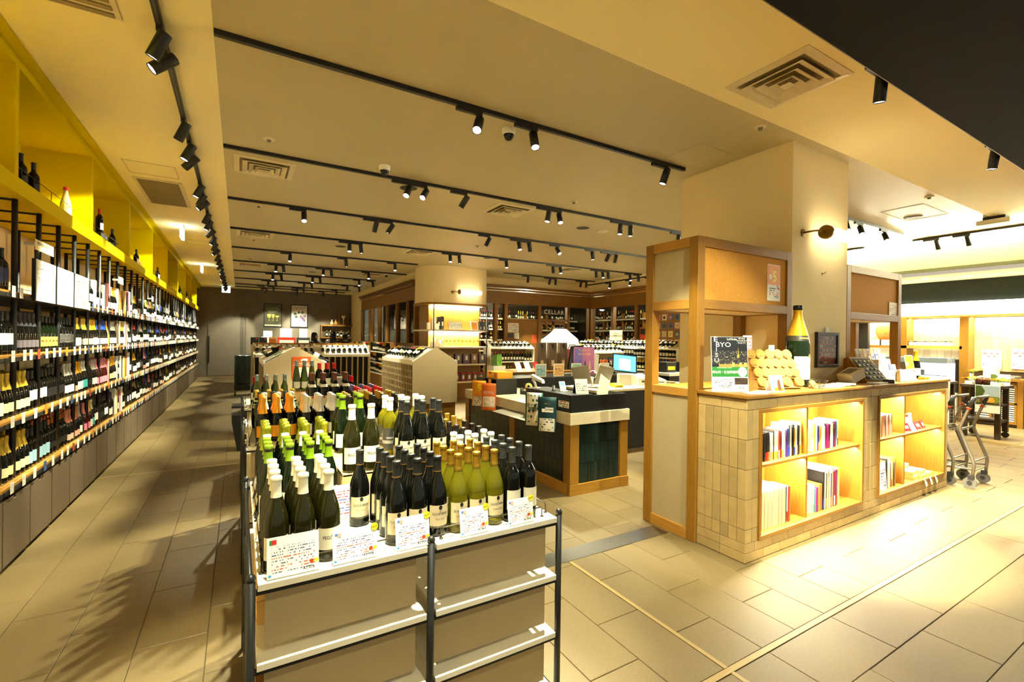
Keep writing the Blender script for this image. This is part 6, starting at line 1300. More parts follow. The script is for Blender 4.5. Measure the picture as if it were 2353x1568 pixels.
# ---- cellar interior: racks full of bottles behind the glass
def cellar_rack(axis, x0, y0, L, label):
    f = {}; t = thing('cellar_rack', label, 'rack', (x0, y0, 0), 0 if axis == 'x' else -PI / 2); t.location = (x0, y0, 0)
    for z in (.4, .8, 1.2, 1.6, 2.0, 2.4): MB().box(0, L, 0, .35, z - .03, z).build('shelf_board', OAKD, t); MB().box(0, L, -.006, 0, z - .05, z + .01).build('label_strip', mat('shelf_label_strip', (206, 196, 170), .6), t)
    for k in range(int(L / 1.0) + 1): MB().box(k * 1.0 - .02, k * 1.0 + .02, 0, .35, 0, 2.6).build('upright', OAKD, t)
    for z in (.4, .8, 1.2, 1.6, 2.0, 2.4):
        for k in range(int(L / .1)):
            if k % 10 in (0,): continue
            p = Matrix.Rotation(t.rotation_euler.z, 3, 'Z') @ Vector((.0 + k * .1, .12, 0)); f.setdefault(WR.choice(['w_white', 'w_plain', 'w_gold', 'w_red']), []).append((x0 + p.x, y0 + p.y, z))
    far_bottles('cellar_bottles', f, 'rows of bottles on the ' + label, 'bottles', t.rotation_euler.z, 6)
cellar_rack('x', 6.6, 15.2, 5.5, 'dark cellar rack seen through the front cellar window'); cellar_rack('y', 12.0, 14.5, 7.0, 'dark cellar rack seen through the side cellar windows'); cellar_rack('y', 6.0, 19.4, 5.5, 'dark cellar rack behind the left cellar windows')
for x, y in ((8.9, 14.2), (11.5, 10.5), (5.2, 16.5)):
    l = bpy.data.lights.new('cellar_light', 'POINT'); l.energy = 95; l.color = (1, .92, .7); l.shadow_soft_size = .1; o = bpy.data.objects.new('cellar_light', l); o.location = (x, y, 2.9); COL.objects.link(o)
t = thing('notice_board_sheets', 'white and orange floor plan sheets pinned on the cellar wood panel', 'notice', (7.32, 12.725, 1.55)); MB().box(.02, .42, -.004, 0, .28, .58).build('plan_sheet', printed('plan_print', (230, 224, 206), (200, 70, 50), (80, 130, 190), 10, 12, .5), t); MB().box(.26, .44, -.004, 0, .08, .27).build('small_sheet', PAPER, t); MB().box(.02, .22, -.004, 0, .12, .24).build('dark_sheet', DGREY, t); MB().box(.92, 1.12, -.004, 0, -.06, .22).build('orange_sheet', cmat((200, 84, 40)), t)
# postcard wall seen through the oak tower
t = thing('postcard_board', 'orange board hung with rows of greeting cards beyond the oak tower', 'display board', (10.55, 9.35, .95), -PI / 2); MB().box(-.3, 1.9, 0, .03, 0, 1.5).build('board', OAKH, t)
for r_ in range(6):
    for c_ in range(9): p_ = MB().box(-.08, .08, -.008, 0, 0, .17).build('greeting_card', rc.choice(PK), t, (-.15 + .23 * c_, 0, .06 + .24 * r_)); MB().box(-.04, .04, -.009, -.008, .04, .12).build('print', rc.choice([cmat((190, 60, 60)), cmat((60, 60, 60)), cmat((214, 180, 60)), cmat((206, 120, 130))]), p_)
t = thing('checkout_shelf', 'white counter ledge with small goods seen through the oak tower', 'counter', (6.98, 6.0, 0)); MB().box(0, 1.6, 0, .6, 0, .95).build('body', BLACK, t); MB().box(-.02, 1.62, -.02, .62, .95, 1.0).build('top', WHITE, t)
for i in range(3):
    tt = thing('bag_stack', 'black goods case on the far checkout ledge, %s' % nth(i + 1), 'case', (7.25 + .4 * i, 6.3, 1.0), 0, 'cases on the far ledge'); MB().box(-.14, .14, -.12, .12, 0, .2 + .08 * (i == 2)).build('case', BLACK, tt, bev=.01); MB().box(-.1, .1, -.121, -.12, .05, .12).build('label_print', YEL, tt)
# ---- people at the tasting counter
SKIN = mat('skin', (214, 164, 124), .5); HAIR = mat('dark_hair', (22, 16, 13), .5)
def person(x, y, H, rz, top, label, long_hair):
    me = bpy.data.meshes.new('person'); s = H / 1.7
    J = {'pel': (0, 0, .95), 'sp': (0, 0, 1.15), 'ch': (0, 0, 1.32), 'nk': (0, .0, 1.45), 'hd0': (0, -.015, 1.53), 'hd1': (0, -.02, 1.60), 'hd2': (0, -.01, 1.67), 'nose': (0, -.105, 1.58),
         'sl': (-.17, 0, 1.40), 'el': (-.22, -.04, 1.13), 'wl': (-.16, -.22, 1.02), 'fl': (-.12, -.30, 1.02), 'sr': (.17, 0, 1.40), 'er': (.22, -.04, 1.13), 'wr': (.16, -.22, 1.02), 'fr': (.12, -.30, 1.02),
         'hl': (-.09, 0, .9), 'kl': (-.1, -.02, .5), 'al': (-.1, .02, .08), 'tl': (-.1, -.14, .03), 'hr': (.09, 0, .9), 'kr': (.1, -.02, .5), 'ar': (.1, .02, .08), 'tr': (.1, -.14, .03)}
    R_ = {'pel': .14, 'sp': .125, 'ch': .14, 'nk': .055, 'hd0': .072, 'hd1': .088, 'hd2': .078, 'nose': .012, 'sl': .062, 'el': .046, 'wl': .03, 'fl': .028, 'hl': .085, 'kl': .06, 'al': .042, 'tl': .036}
    ks = list(J); E_ = [('pel', 'sp'), ('sp', 'ch'), ('ch', 'nk'), ('nk', 'hd0'), ('hd0', 'hd1'), ('hd1', 'hd2'), ('hd1', 'nose'), ('ch', 'sl'), ('sl', 'el'), ('el', 'wl'), ('wl', 'fl'), ('ch', 'sr'), ('sr', 'er'), ('er', 'wr'), ('wr', 'fr'), ('pel', 'hl'), ('hl', 'kl'), ('kl', 'al'), ('al', 'tl'), ('pel', 'hr'), ('hr', 'kr'), ('kr', 'ar'), ('ar', 'tr')]
    me.from_pydata([tuple(c * s for c in J[k]) for k in ks], [(ks.index(a), ks.index(b_)) for a, b_ in E_], [])
    o = put('person', me, None, (x, y, .02), (0, 0, rz)); me.materials.append(SKIN)
    sk = o.modifiers.new('skin', 'SKIN')
    lay = me.skin_vertices[0] if me.skin_vertices else None
    if lay:
        for i, k in enumerate(ks):
            r_ = R_.get(k, R_.get(k[:-1] + 'l', .05)) * s; lay.data[i].radius = (r_, r_); lay.data[i].use_root = (k == 'pel')
    ss = o.modifiers.new('sub', 'SUBSURF'); ss.levels = 1; ss.render_levels = 1
    tag(o, label, 'person')
    MB().lathe([(.17, .55), (.185, .9), (.16, 1.12), (.19, 1.3), (.17, 1.40), (.1, 1.46), (.062, 1.48)], 16, caps=False).build('jacket', mat('cloth_%d' % top[0], top, .9), o).scale = (s * 1.12, s * .86, s)
    for sd in (-1, 1): MB().tube([(sd * .17, 0, 1.4), (sd * .225, -.04, 1.13), (sd * .165, -.2, 1.03)], .062, 8).build('sleeve', _M['cloth_%d' % top[0]], o).scale = (s, s, s)
    hp = [(.0, 1.745), (.05, 1.74), (.085, 1.71), (.1, 1.66), (.1, 1.6)] + ([(.105, 1.52), (.1, 1.42), (.07, 1.36)] if long_hair else [(.09, 1.55)])
    MB().lathe(hp, 16, (0, .022, 0), caps=False).build('hair', HAIR, o).scale = (s, s, s)
    for sd in (-1, 1): MB().lathe([(0, -.008), (.008, 0), (0, .008)], 6, (sd * .032 * s, -.098 * s, 1.612 * s)).build('eye', INK, o)
    MB().box(-.022 * s, .022 * s, -.1 * s, -.095 * s, 1.545 * s, 1.551 * s).build('mouth', cmat((150, 80, 70)), o)
person(2.22, 17.0, 1.70, .9, (26, 26, 30), 'person with long dark hair looking down, leftmost of four', True)
person(2.70, 16.3, 1.65, 2.4, (44, 40, 60), 'person with brown tied hair in the middle of the group', True)
person(2.93, 17.8, 1.76, -.3, (30, 32, 44), 'person in dark suit facing this way behind the group', False)
person(3.14, 16.6, 1.66, PI, (34, 34, 36), 'person seen from behind with short dark hair, rightmost of four', False)
# ================================================================== RIGHT-HAND SHOP WALL
t = thing('right_wall_unit', 'tall oak wall unit with tiled back and lit sign band on the right', 'wall unit', (13.0, -1.0, 0))
LB = 13.6
for y0, y1 in ((4.2, 4.86), (4.88, 10.0), (10.02, 13.5), (-.5, 4.18)): MB().box(-.03, .0, y0 - 0, y1 - .0, 2.24, 2.51).build('lit_sign', LIGHTBOX, t) if False else None
for y0, y1 in ((-.5, 3.86), (3.9, 6.6), (6.64, 9.5)): MB().box(-.04, .0, y0 + 1, y1 + 1, 2.24, 2.51).build('lit_sign_band', LIGHTBOX, t, bev=.004)
MB().box(0, .4, 0, LB, 2.2, 2.24).build('oak_header', OAKY, t); MB().box(0, .06, 0, LB, 2.24, 2.52).build('sign_back', WHITEP, t)
for y in (4.56, 3.53, 6.6, 8.6, 1.6): MB().box(.0, .36, y + 1 - .07, y + 1 + .07, 0, 2.2).build('oak_post', OAK, t)
MB().box(0, .34, 4.56, 9.6, 1.52, 1.58).build('oak_shelf', OAKY, t)
MB().box(.38, .4, 0, LB, .0, 2.2).build('backing', GROUT, t)
WT = mat('pale_wall_tile', (214, 186, 132), .5, var=.08, vs=10, obvar=.16, bump=.2, bs=24)
wtm = MB().box(-.012, 0, -.059, .059, 0, .219).mesh('wall_tile', WT)
for r_ in range(5):
    for k in range(60):
        y = 2.3 + .121 * k
        if y > 8.8: continue
        put('wall_tile', wtm, t, (.38 - random.random() * .004, y + .5 + .03 * (r_ % 2), 1.08 + .222 * r_))
area_light('sign_wash', (13.15, 4.2, 2.19), (0, 0, 0), .12, 7.0, 70, (1, .94, .66)).rotation_euler = (0, math.radians(-10), 0)
# goods on the shelf
for i in range(9):
    tt = thing('jam_jar', 'white labelled jar on the right wall oak shelf, %s from the far side' % nth(i + 1), 'jar', (13.1, 4.45 - .085 * i, 1.58), 0, 'jars on the right wall shelf'); MB().lathe([(.035, 0), (.038, .01), (.038, .07), (.03, .085)], 12).build('jar', PAPER, tt); MB().lathe([(.036, .085), (.036, .105), (0, .106)], 12).build('lid', BLACK if i % 2 else BRASS, tt)
for i in range(4):
    tt = thing('white_gift_box', 'white ribboned box on the right wall shelf seen through the oak tower, %s' % nth(i + 1), 'box', (13.1, 5.55 - .28 * i, 1.58), 0, 'white ribboned boxes'); MB().box(-.09, .09, -.12, .12, 0, .13).build('carton', PAPER, tt); MB().box(-.091, .091, -.015, .015, 0, .132).build('ribbon', BLACK, tt)
tt = thing('woven_disc', 'round brown woven disc leaning on the shelf of the right wall', 'ornament', (13.28, 4.95, 1.9)); tt.rotation_euler = (0, PI / 2 - .1, 0); MB().lathe([(.0, .03), (.03, .035), (.24, .01), (.25, 0), (.24, -.01), (0, -.015)], 28).build('disc', mat('woven_brown', (170, 92, 24), .6, var=.25, vs=20), tt); MB().lathe([(.0, .05), (.03, .04)], 12).build('hub', DARKWOOD, tt)
# chilled case
tt = thing('chilled_case', 'white lit chilled display case on the right wall', 'fridge', (12.5, 3.68, 0)); MB().box(.1, .6, 0, 3.2, 0, .55).build('base', WHITEP, tt); MB().box(.05, .5, -.02, 3.22, 1.22, 1.33).build('canopy', mat('blue_grey_metal', (120, 132, 142), .4), tt); MB().box(.55, .6, 0, 3.2, .55, 1.22).build('lit_back', emis('cool_case_glow', (226, 240, 248), 1.8), tt)
for z in (.7, .95): MB().box(.15, .55, 0, 3.2, z, z + .015).build('glass_shelf', mat('white_shelf', (230, 234, 236), .3), tt)
MB().box(0.1, .12, -.0, 3.2, .55, 1.22).build('front_pane', pane('case_pane', (240, 245, 248), .05), tt); MB().box(.12, .6, -.06, -.02, 0, .6).build('end_panel', WHITEP, tt); MB().box(.5, .6, -.06, -.02, .6, 1.3).build('end_post', BLACK, tt)
for i in range(12):
    t3 = thing('cheese_pack', '%s pack in the chilled case, %s from the near end' % (('red', 'white', 'pale blue')[i % 3], nth(i + 1)), 'pack', (12.85, 3.95 + .22 * i, .965 if i % 2 else .715), 0, 'packs in the chilled case'); MB().box(-.06, .06, -.07, .07, 0, .1).build('pack', cmat(((190, 60, 80), (240, 240, 236), (150, 200, 210))[i % 3]), t3); MB().box(-.061, -.06, -.05, .05, .03, .07).build('print', PAPER, t3)
# louvred cabinet
tt = thing('louvred_cabinet', 'oak cabinet with pale louvred doors on the right wall', 'cabinet', (13.0, 2.7, 0)); MB().box(.05, .36, 0, .74, .02, .9).build('carcass', mat('cab_dark', (60, 44, 24), .6), tt); MB().box(0, .38, -.03, .8, .9, .95).build('top', OAKY, tt); MB().box(.0, .06, -.03, .05, 0, .9).build('end_post', OAK, tt)
for y0, y1 in ((.06, .38), (.41, .74)):
    for a, b_, c_, d_ in ((y0, y1, .06, .11), (y0, y1, .83, .88), (y0, y0 + .035, .11, .83), (y1 - .035, y1, .11, .83), (y0, y1, .45, .48)): MB().box(.03, .05, a, b_, c_, d_).build('door_frame', OAK, tt)
    for k in range(17): MB().box(.034, .05, y0 + .035, y1 - .035, .12 + .0415 * k, .14 + .0415 * k).build('louvre', PAPER, tt)
for i, (y, h, rgb) in enumerate(((2.85, .06, (120, 116, 104)), (3.15, .25, (236, 230, 214)))):
    t3 = thing('counter_item', ('grey folded cloth on the louvred cabinet', 'white carton on the louvred cabinet')[i], 'box', (13.15, y, .95)); MB().box(-.1, .1, -.1, .1, 0, h).build('body', cmat(rgb), t3, bev=.01); MB().box(-.101, -.1, -.05, .05, h * .3, h * .6).build('print', CARD, t3)
# dark wooden trolley table with honey
tt = thing('dark_wood_trolley', 'dark wooden trolley table with honey jars and photo boards', 'table', (11.1, 2.55, 0)); MB().box(-.04, .5, -.06, .5, .87, .92).build('top', DARKWOOD, tt, bev=.004)
for u in (.03, .44):
    for v in (.03, .45): MB().box(u - .035, u + .035, v - .035, v + .035, .1 if u > .1 else 0, .87).build('leg', DARKWOOD, tt); MB().cyl((u - .015, v, .05), (u + .015, v, .05), .05, n=12).build('caster', DGREY, tt) if u > .1 else None
MB().box(0, .47, 0, .48, .28, .32).build('lower_shelf', DARKWOOD, tt); MB().box(0, .47, 0, .48, .56, .59).build('middle_shelf', DARKWOOD, tt)
def photo_board(loc, rz, w, h, label, lean=0):
    t = thing('honey_photo_board', label, 'photo board', loc, rz, 'honey photo boards'); t.rotation_euler = (lean, 0, rz); MB().box(-w / 2, w / 2, -.004, .004, 0, h).build('board', PAPER, t); MB().box(-w * .48, w * .48, -.005, -.004, h * .35, h * .98).build('sky_print', cmat((160, 176, 186)), t); MB().box(-w * .48, w * .48, -.006, -.005, h * .35, h * .6).build('meadow_print', mat('meadow_print', (110, 120, 40), .6, var=.4, vs=30), t)
    MB().prism([(-w * .48, h * .98), (-w * .48, h * .6), (-.2 * w, h * .62), (-.1 * w, h * .8), (-.25 * w, h * .98)], -.007, -.006, 'y').build('tree_print', cmat((70, 84, 36)), t); MB().prism([(.0 * w, h * .38), (.26 * w, h * .38), (.3 * w, h * .46), (.24 * w, h * .56), (.02 * w, h * .56), (-.03 * w, h * .46)], -.008, -.006, 'y').build('jar_print', cmat((222, 160, 60)), t); MB().prism([(-.3 * w, h * .38), (-.08 * w, h * .38), (-.08 * w, h * .54), (-.19 * w, h * .6), (-.3 * w, h * .54)], -.008, -.006, 'y').build('hive_print', cmat((120, 56, 30)), t); MB().box(-w * .48, w * .48, -.006, -.005, h * .3, h * .35).build('table_print', cmat((60, 50, 44)), t)
photo_board((11.05, 2.69, .45), -PI / 2, .31, .47, 'large honey photo board hung on the front of the dark trolley'); photo_board((11.3, 2.6, .92), -PI / 2 + .1, .24, .19, 'smaller honey photo board standing on the dark trolley', math.radians(-8))
for i, (x, y) in enumerate(((11.18, 2.83), (11.2, 2.74), (11.42, 2.86), (11.42, 2.76))):
    t3 = thing('honey_jar', 'dark honey jar with cream lid on the trolley, %s' % ('front left', 'front right', 'rear left', 'rear right')[i], 'jar', (x, y, .92), 0, 'honey jars on the trolley'); MB().lathe([(.04, 0), (.05, .02), (.05, .08), (.03, .11)], 14).build('jar', mat('dark_honey', (60, 26, 10), .1), t3); MB().lathe([(.024, .11), (.024, .14), (0, .142)], 12).build('lid', PAPER, t3)
def flowers(loc, label, vase):
    t = thing('yellow_flowers', label, 'flowers', loc); z = 0
    if vase: MB().lathe([(.03, 0), (.035, .05), (.02, .12), (.03, .17)], 12).build('vase', PAPER, t); z = .17
    else: MB().box(-.08, .08, -.05, .05, 0, .05).build('planter', PAPER, t); z = .05
    for k in range(8):
        a = k * 2.4; r_ = .02 + .012 * k; p_ = (r_ * math.cos(a), r_ * math.sin(a), z + .05 + .012 * (k % 3)); MB().tube([(0, 0, z - .02), p_], .003, 5).build('stem', cmat((60, 96, 40)), t)
        f_ = MB()
        for q in range(8): b_ = q * PI / 4; f_.add([(0, 0, 0), (.02 * math.cos(b_ - .3), .02 * math.sin(b_ - .3), .004), (.04 * math.cos(b_), .04 * math.sin(b_), .0), (.02 * math.cos(b_ + .3), .02 * math.sin(b_ + .3), .004)], [(0, 1, 2, 3)])
        f_.lathe([(.0, .012), (.012, .008), (.014, 0)], 8).build('blossom', cmat((236, 190, 20)), t, p_, (.4 * math.cos(a), .4 * math.sin(a), 0))
flowers((11.45, 3.0, .92), 'yellow flowers in a white vase on the trolley', True); flowers((11.2, 2.95, .92), 'yellow flowers in a low white planter on the trolley', False); flowers((11.14, 2.58, .92), 'yellow flower bunch lying at the trolley front right', False)
t = thing('dark_table', 'dark table with white paper behind the trolley', 'table', (11.0, 3.25, 0)); MB().box(0, .7, 0, .5, .88, .92).build('top', DARKWOOD, t); MB().box(0, .3, -.003, 0, .6, .92).build('paper_front', PAPER, t)
for u in (.03, .6):
    for v in (.03, .42): MB().box(u, u + .06, v, v + .06, 0, .88).build('leg', DARKWOOD, t)
for i, (y, w_, z) in enumerate(((3.2, .3, 1.12), (2.75, .34, 1.14))):
    t3 = thing('wall_notice', 'white notice sheet on the tiled right wall, %s' % ('farther one', 'nearer one')[i], 'notice', (13.36, y, z), -PI / 2, 'notices on the right wall'); MB().box(-w_ / 2, w_ / 2, -.012, -.008, 0, .4).build('sheet', printed('wall_notice_print', (246, 240, 226), (190, 100, 90), (120, 112, 104), 7, 7, .25), t3)
# ================================================================== CEILING FITTINGS
def spot(loc, target, watts, size=.75, blend=.45, soft=.03):
    l = bpy.data.lights.new('spot', 'SPOT'); l.energy = watts * K_SPOT; l.color = WARM; l.spot_size = size; l.spot_blend = blend; l.shadow_soft_size = soft
    o = bpy.data.objects.new('spot', l); o.location = loc; o.rotation_euler = (Vector(target) - Vector(loc)).to_track_quat('-Z', 'Y').to_euler(); COL.objects.link(o)
def track_run(p0, p1, label):
    d = Vector(p1) - Vector(p0); t = thing('lighting_track', label, 'track', (p0[0], p0[1], ZC), 0, 'ceiling lighting tracks')
    w = .018
    if abs(d.x) > abs(d.y): MB().box(0, d.x, -w, w, -.034, 0).build('rail', BLACK, t); MB().box(0, d.x, -.006, .006, -.035, -.034).build('slot', mat('slot_grey', (70, 62, 50), .4), t)
    else: MB().box(-w, w, 0, d.y, -.034, 0).build('rail', BLACK, t); MB().box(-.006, .006, 0, d.y, -.035, -.034).build('slot', mat('slot_grey', (70, 62, 50), .4), t)
HB = None
def head(x, y, target, watts, label, group, along='x', size=.75, on=True):
    """adapter box on the track, short arm, tilted can with glowing mouth"""
    t = thing('track_spotlight', label, 'spotlight', (x, y, ZC - .034), 0, group)
    ad = cached(('ad', along), lambda: (MB().box(-.2, .03, -.016, .016, -.034, 0) if along == 'x' else MB().box(-.016, .016, -.03, .2, -.034, 0)).mesh('adapter', BLACK))
    put('adapter', ad, t); put('arm', cached('arm', lambda: MB().box(-.006, .006, -.010, .010, -.13, -.034).mesh('arm', BLACK)), t)
    pv = Vector((x, y, ZC - .034 - .105)); d = (Vector(target) - pv).normalized()
    can = cached('can', lambda: MB().lathe([(.0, .075), (.036, .075), (.038, .07), (.038, -.095), (.034, -.095), (.034, -.088)], 18, caps=False).mesh('can', BLACK))
    q = (-d).to_track_quat('Z', 'Y').to_euler()
    c = put('can', can, t, (0, 0, -.105), q)
    put('lens', cached('lens', lambda: MB().lathe([(.0001, -.088), (.034, -.088)], 18, caps=False).mesh('lens', LENS)), c)
    if on: spot(tuple(pv + d * .11), target, watts, size)
# left wall track
track_run((-.437, -2.5), (-.437, 21.4), 'long black lighting track running along the left aisle ceiling')
ly = [-1.2, .4, 2.0, 3.55, 3.78, 4.94, 5.47, 5.78, 6.86, 7.3, 7.6, 8.4, 8.9, 9.6, 10.3, 11.0, 11.7, 12.5, 13.3, 14.1, 15.0, 15.9, 16.8, 17.7, 18.7, 19.7, 20.6]
for i, y in enumerate(ly):
    high = i % 3 == 1
    head(-.437, y, (-1.40, y + (.5 if i % 2 else -.15), 2.45 if high else 1.25), 105 if not high else 75, 'black track spotlight over the left aisle, %s from the near end' % nth(i + 1), 'left aisle spotlights', 'y', .95 if high else .72)
# cross tracks
TR = {3.46: (-.155, 4.22, [1.69, 2.24, 3.92]), 5.47: (-.155, 6.9, [1.74, 1.95, 2.49, 3.8, 4.0, 5.19, 5.41, 6.55, 6.75]), 7.48: (-.155, 8.5, [.81, 1.86, 2.1, 3.88, 4.54, 4.77, 5.44, 6.33, 6.75, 6.97]),
      9.52: (-.155, 9.87, [1.86, 2.08, 4.0, 4.22, 5.43, 6.78, 7.01, 8.19, 8.42, 8.61, 9.43, 9.75]), 11.54: (-.155, 3.95, [.97, 2.18, 3.36]), 13.58: (-.155, 4.3, [.81, .99, 1.97, 2.18, 3.19]),
      15.58: (-.155, 3.9, [.85, 1.08, 1.95, 2.17, 3.36, 3.8]), 17.6: (-.155, 3.88, [.82, 1.05, 1.93, 2.18, 3.37, 3.8]), 19.53: (-.155, 3.86, [.75, 1.09, 1.9, 2.13, 3.33]), 20.6: (-.155, 3.86, [.9, 2.0, 3.0])}
TGT = {3.46: [(.55, 2.05, .9), (1.9, 2.05, .0), (3.3, 3.9, .9)], 5.47: [(.55, 4.2, .9), (.35, 3.9, .9), (1.2, 7.0, .6), (3.1, 5.2, .85), (3.6, 4.2, .9), (4.8, 5.3, .9), (5.3, 5.4, .9), (6.3, 5.5, .9), (7.3, 6.0, .9)],
       7.48: [(.7, 5.9, .95), (1.5, 8.6, .7), (.8, 8.0, 1.2), (3.1, 8.4, 1.3), (4.5, 6.6, .98), (5.2, 7.6, 1.1), (5.5, 5.4, .9), (6.4, 7.3, 1.0), (6.4, 8.5, 1.4), (7.6, 9.0, 1.2)]}
num = 0
for ti, (y, (a, b_, xs)) in enumerate(sorted(TR.items())):
    track_run((a, y), (b_, y), 'black lighting track across the taupe ceiling, %s from the near end' % nth(ti + 1))
    for i, x in enumerate(xs):
        tg = TGT[y][i] if y in TGT else ((x + (.25 if i % 2 else -.2), y + (1.4 if y > 17 and i % 2 == 0 else -.9 + .9 * (i % 2)), .9))
        if y > 19: tg = (x + .1 - 1.3 * (i == 0), 21.74, 1.7 if i % 2 else 1.2)
        head(x, y, tg, 190 if y < 4 else 60 if y > 19 else 170 if (y < 6 and i < 2) else 110, 'black track spotlight, %s from left on the %s ceiling track' % (nth(i + 1), nth(ti + 1)), 'cross track spotlights', 'x')
track_run((6.5, 11.54), (9.88, 11.54), 'short black lighting track in front of the cellar'); track_run((6.6, 13.0), (6.6, 13.0), 'x') if False else None
for i, x in enumerate((7.32, 8.1, 8.32, 9.3, 9.52)): head(x, 11.54, (x, 12.3 if i % 2 else 11.8, 1.0), 90, 'black track spotlight in front of the cellar, %s from left' % nth(i + 1), 'cellar spotlights')
track_run((10.3, 8.2), (10.3, 12.4), 'black lighting track beside the cellar windows')
for i, y in enumerate((11.3, 10.4, 9.6)): head(10.3, y, (9.4, y - .3, 1.2), 90, 'black track spotlight beside the cellar windows, %s from the far end' % nth(i + 1), 'cellar side spotlights', 'y')
# front tracks: added fill row behind the camera, then dark soffit and right side
track_run((-.1, -.75), (8.8, -.75), 'added black track for unseen fill spotlights behind the viewpoint')
for i, (x, tg, w) in enumerate(((.95, (.6, 2.6, 1.0), 24), (2.3, (3.15, 2.35, 1.0), 190), (3.4, (3.5, 2.3, 1.6), 18))): head(x, -.75, tg, w, 'added fill spotlight behind the viewpoint, %s from left' % nth(i + 1), 'added fill spotlights behind the viewpoint', 'x', .8)  # unseen heads added to brighten the rack, the tiled side and the tower
track_run((-.1, 1.485), (9.4, 1.485), 'black lighting track half hidden by the dark soffit')
for i, (x, tg, w) in enumerate(((.3, (.3, 2.0, .85), 120), (.98, (.9, 2.0, .85), 130), (1.6, (3.15, 2.4, .95), 105), (3.82, (4.35, 1.98, .0), 400), (6.18, (6.3, 1.98, .0), 330), (8.6, (7.8, 1.9, 0), 60))): head(x, 1.485, tg, w, 'black track spotlight at the dark soffit edge, %s from left' % nth(i + 1), 'soffit edge spotlights', 'x', .72)  # the head aimed at the oak tower is added to brighten its side faces
track_run((7.2, 3.48), (9.87, 3.48), 'black lighting track right of the pillar'); 
for i, x in enumerate((7.9, 8.35, 9.2)): head(x, 3.48, (x - 1.2, 2.5 - .1 * i, 1.2), 150, 'black track spotlight right of the pillar, %s from left' % nth(i + 1), 'spotlights right of the pillar')
track_run((10.61, -.5), (10.61, 3.6), 'black lighting track beside the right cove'); track_run((10.61, 4.35), (10.61, 6.5), 'short black track beyond the right cove track')
for i, y in enumerate((3.25, 2.85, 1.4)): head(10.61, y, (11.6, y - .3, .9), 130, 'black track spotlight by the right cove, %s from the far end' % nth(i + 1), 'right cove spotlights', 'y')
# ---- square diffusers
def vent(x0, y0, label, m=None):
    m = m or mat('vent_paint', (214, 196, 156), .6); t = thing('ceiling_vent', label, 'air vent', (x0 + .3, y0 + .3, ZC), 0, 'square ceiling vents')
    def sq(name, r0, r1, z0, z1, mm):
        b = MB(); A = [(-r0, -r0, z0), (r0, -r0, z0), (r0, r0, z0), (-r0, r0, z0)]; Bq = [(-r1, -r1, z1), (r1, -r1, z1), (r1, r1, z1), (-r1, r1, z1)]
        b.add(A + Bq, [(i, (i + 1) % 4, 4 + (i + 1) % 4, 4 + i) for i in range(4)]); o = b.build(name, mm, t); s = o.modifiers.new('solid', 'SOLIDIFY'); s.thickness = .006; return o
    MB().box(-.24, .24, -.24, .24, -.003, -.001).build('dark_throat', mat('vent_dark', (140, 120, 80), .8), t)
    sq('outer_frame', .3, .245, -.004, -.012, m); sq('cone', .22, .17, -.03, -.006, m); sq('cone', .155, .11, -.035, -.008, m); sq('cone', .095, .055, -.04, -.01, m)
    MB().add([(-.04, -.04, -.042), (.04, -.04, -.042), (.04, .04, -.042), (-.04, .04, -.042), (0, 0, -.02)], [(0, 1, 2, 3), (0, 1, 4), (1, 2, 4), (2, 3, 4), (3, 0, 4)]).build('centre_plate', m, t)
for x, y, l_ in ((3.13, 1.61, 'square air vent on the cream ceiling above the tiled counter'), (-.07, 5.68, 'square air vent at the left end of the second ceiling track'), (3.12, 5.67, 'square air vent above the register'), (-.06, 9.65, 'square air vent behind the third ceiling track on the left'), (3.13, 9.63, 'square air vent above the right gabled island'), (-.06, 14.0, 'small far square vent on the left of the taupe ceiling'), (3.14, 13.95, 'far square vent near the cellar'), (7.4, 9.7, 'square air vent in front of the cellar windows')): vent(x, y, l_)
t = thing('return_grille', 'square slatted return grille on the left cream ceiling', 'air vent', (-.89, 7.8, ZC)); MB().box(-.25, .25, -.64, .64, -.012, 0).build('frame', _M['vent_paint'], t); MB().box(-.21, .21, -.6, .6, -.016, -.012).build('filter', mat('filter_grey', (120, 102, 70), .8, var=.1, vs=80), t)
t = thing('line_grille', 'slatted line grille on the left cream ceiling nearest the camera', 'air vent', (-.85, 3.3, ZC)); MB().box(-.22, .22, -.35, .35, -.012, 0).build('frame', _M['vent_paint'], t)
for k in range(9): MB().box(-.19, .19, -.31 + .075 * k, -.27 + .075 * k, -.02, -.012).build('slat', mat('slat_tan', (140, 118, 76), .6), t)  # slats in a darker tan than the frame
def hatch(x0, x1, y0, y1, label):
    t = thing('ceiling_hatch', label, 'hatch', ((x0 + x1) / 2, (y0 + y1) / 2, ZC), 0, 'ceiling hatches'); m = mat('hatch_rim', (196, 176, 130), .6); w, d = (x1 - x0) / 2, (y1 - y0) / 2
    for a in ((-w, w, -d, -d + .008), (-w, w, d - .008, d), (-w, -w + .008, -d, d), (w - .008, w, -d, d)): MB().box(*a, -.003, 0).build('rim', m, t)
hatch(-1.13, -.65, 6.53, 7.0, 'square ceiling hatch beside the left return grille'); hatch(3.82, 4.29, 2.94, 3.4, 'square ceiling hatch by the square pillar'); hatch(8.0, 8.9, 2.6, 3.1, 'ceiling hatch right of the pillar'); hatch(-.95, -.5, 11.3, 11.8, 'far ceiling hatch over the left aisle')
def puck(x, y, r, h, m, name, label, cat, group):
    t = thing(name, label, cat, (x, y, ZC), 0, group); MB().lathe([(r, 0), (r, -h * .6), (r * .8, -h), (0, -h)], 20, caps=False).build('disc', m, t); return t
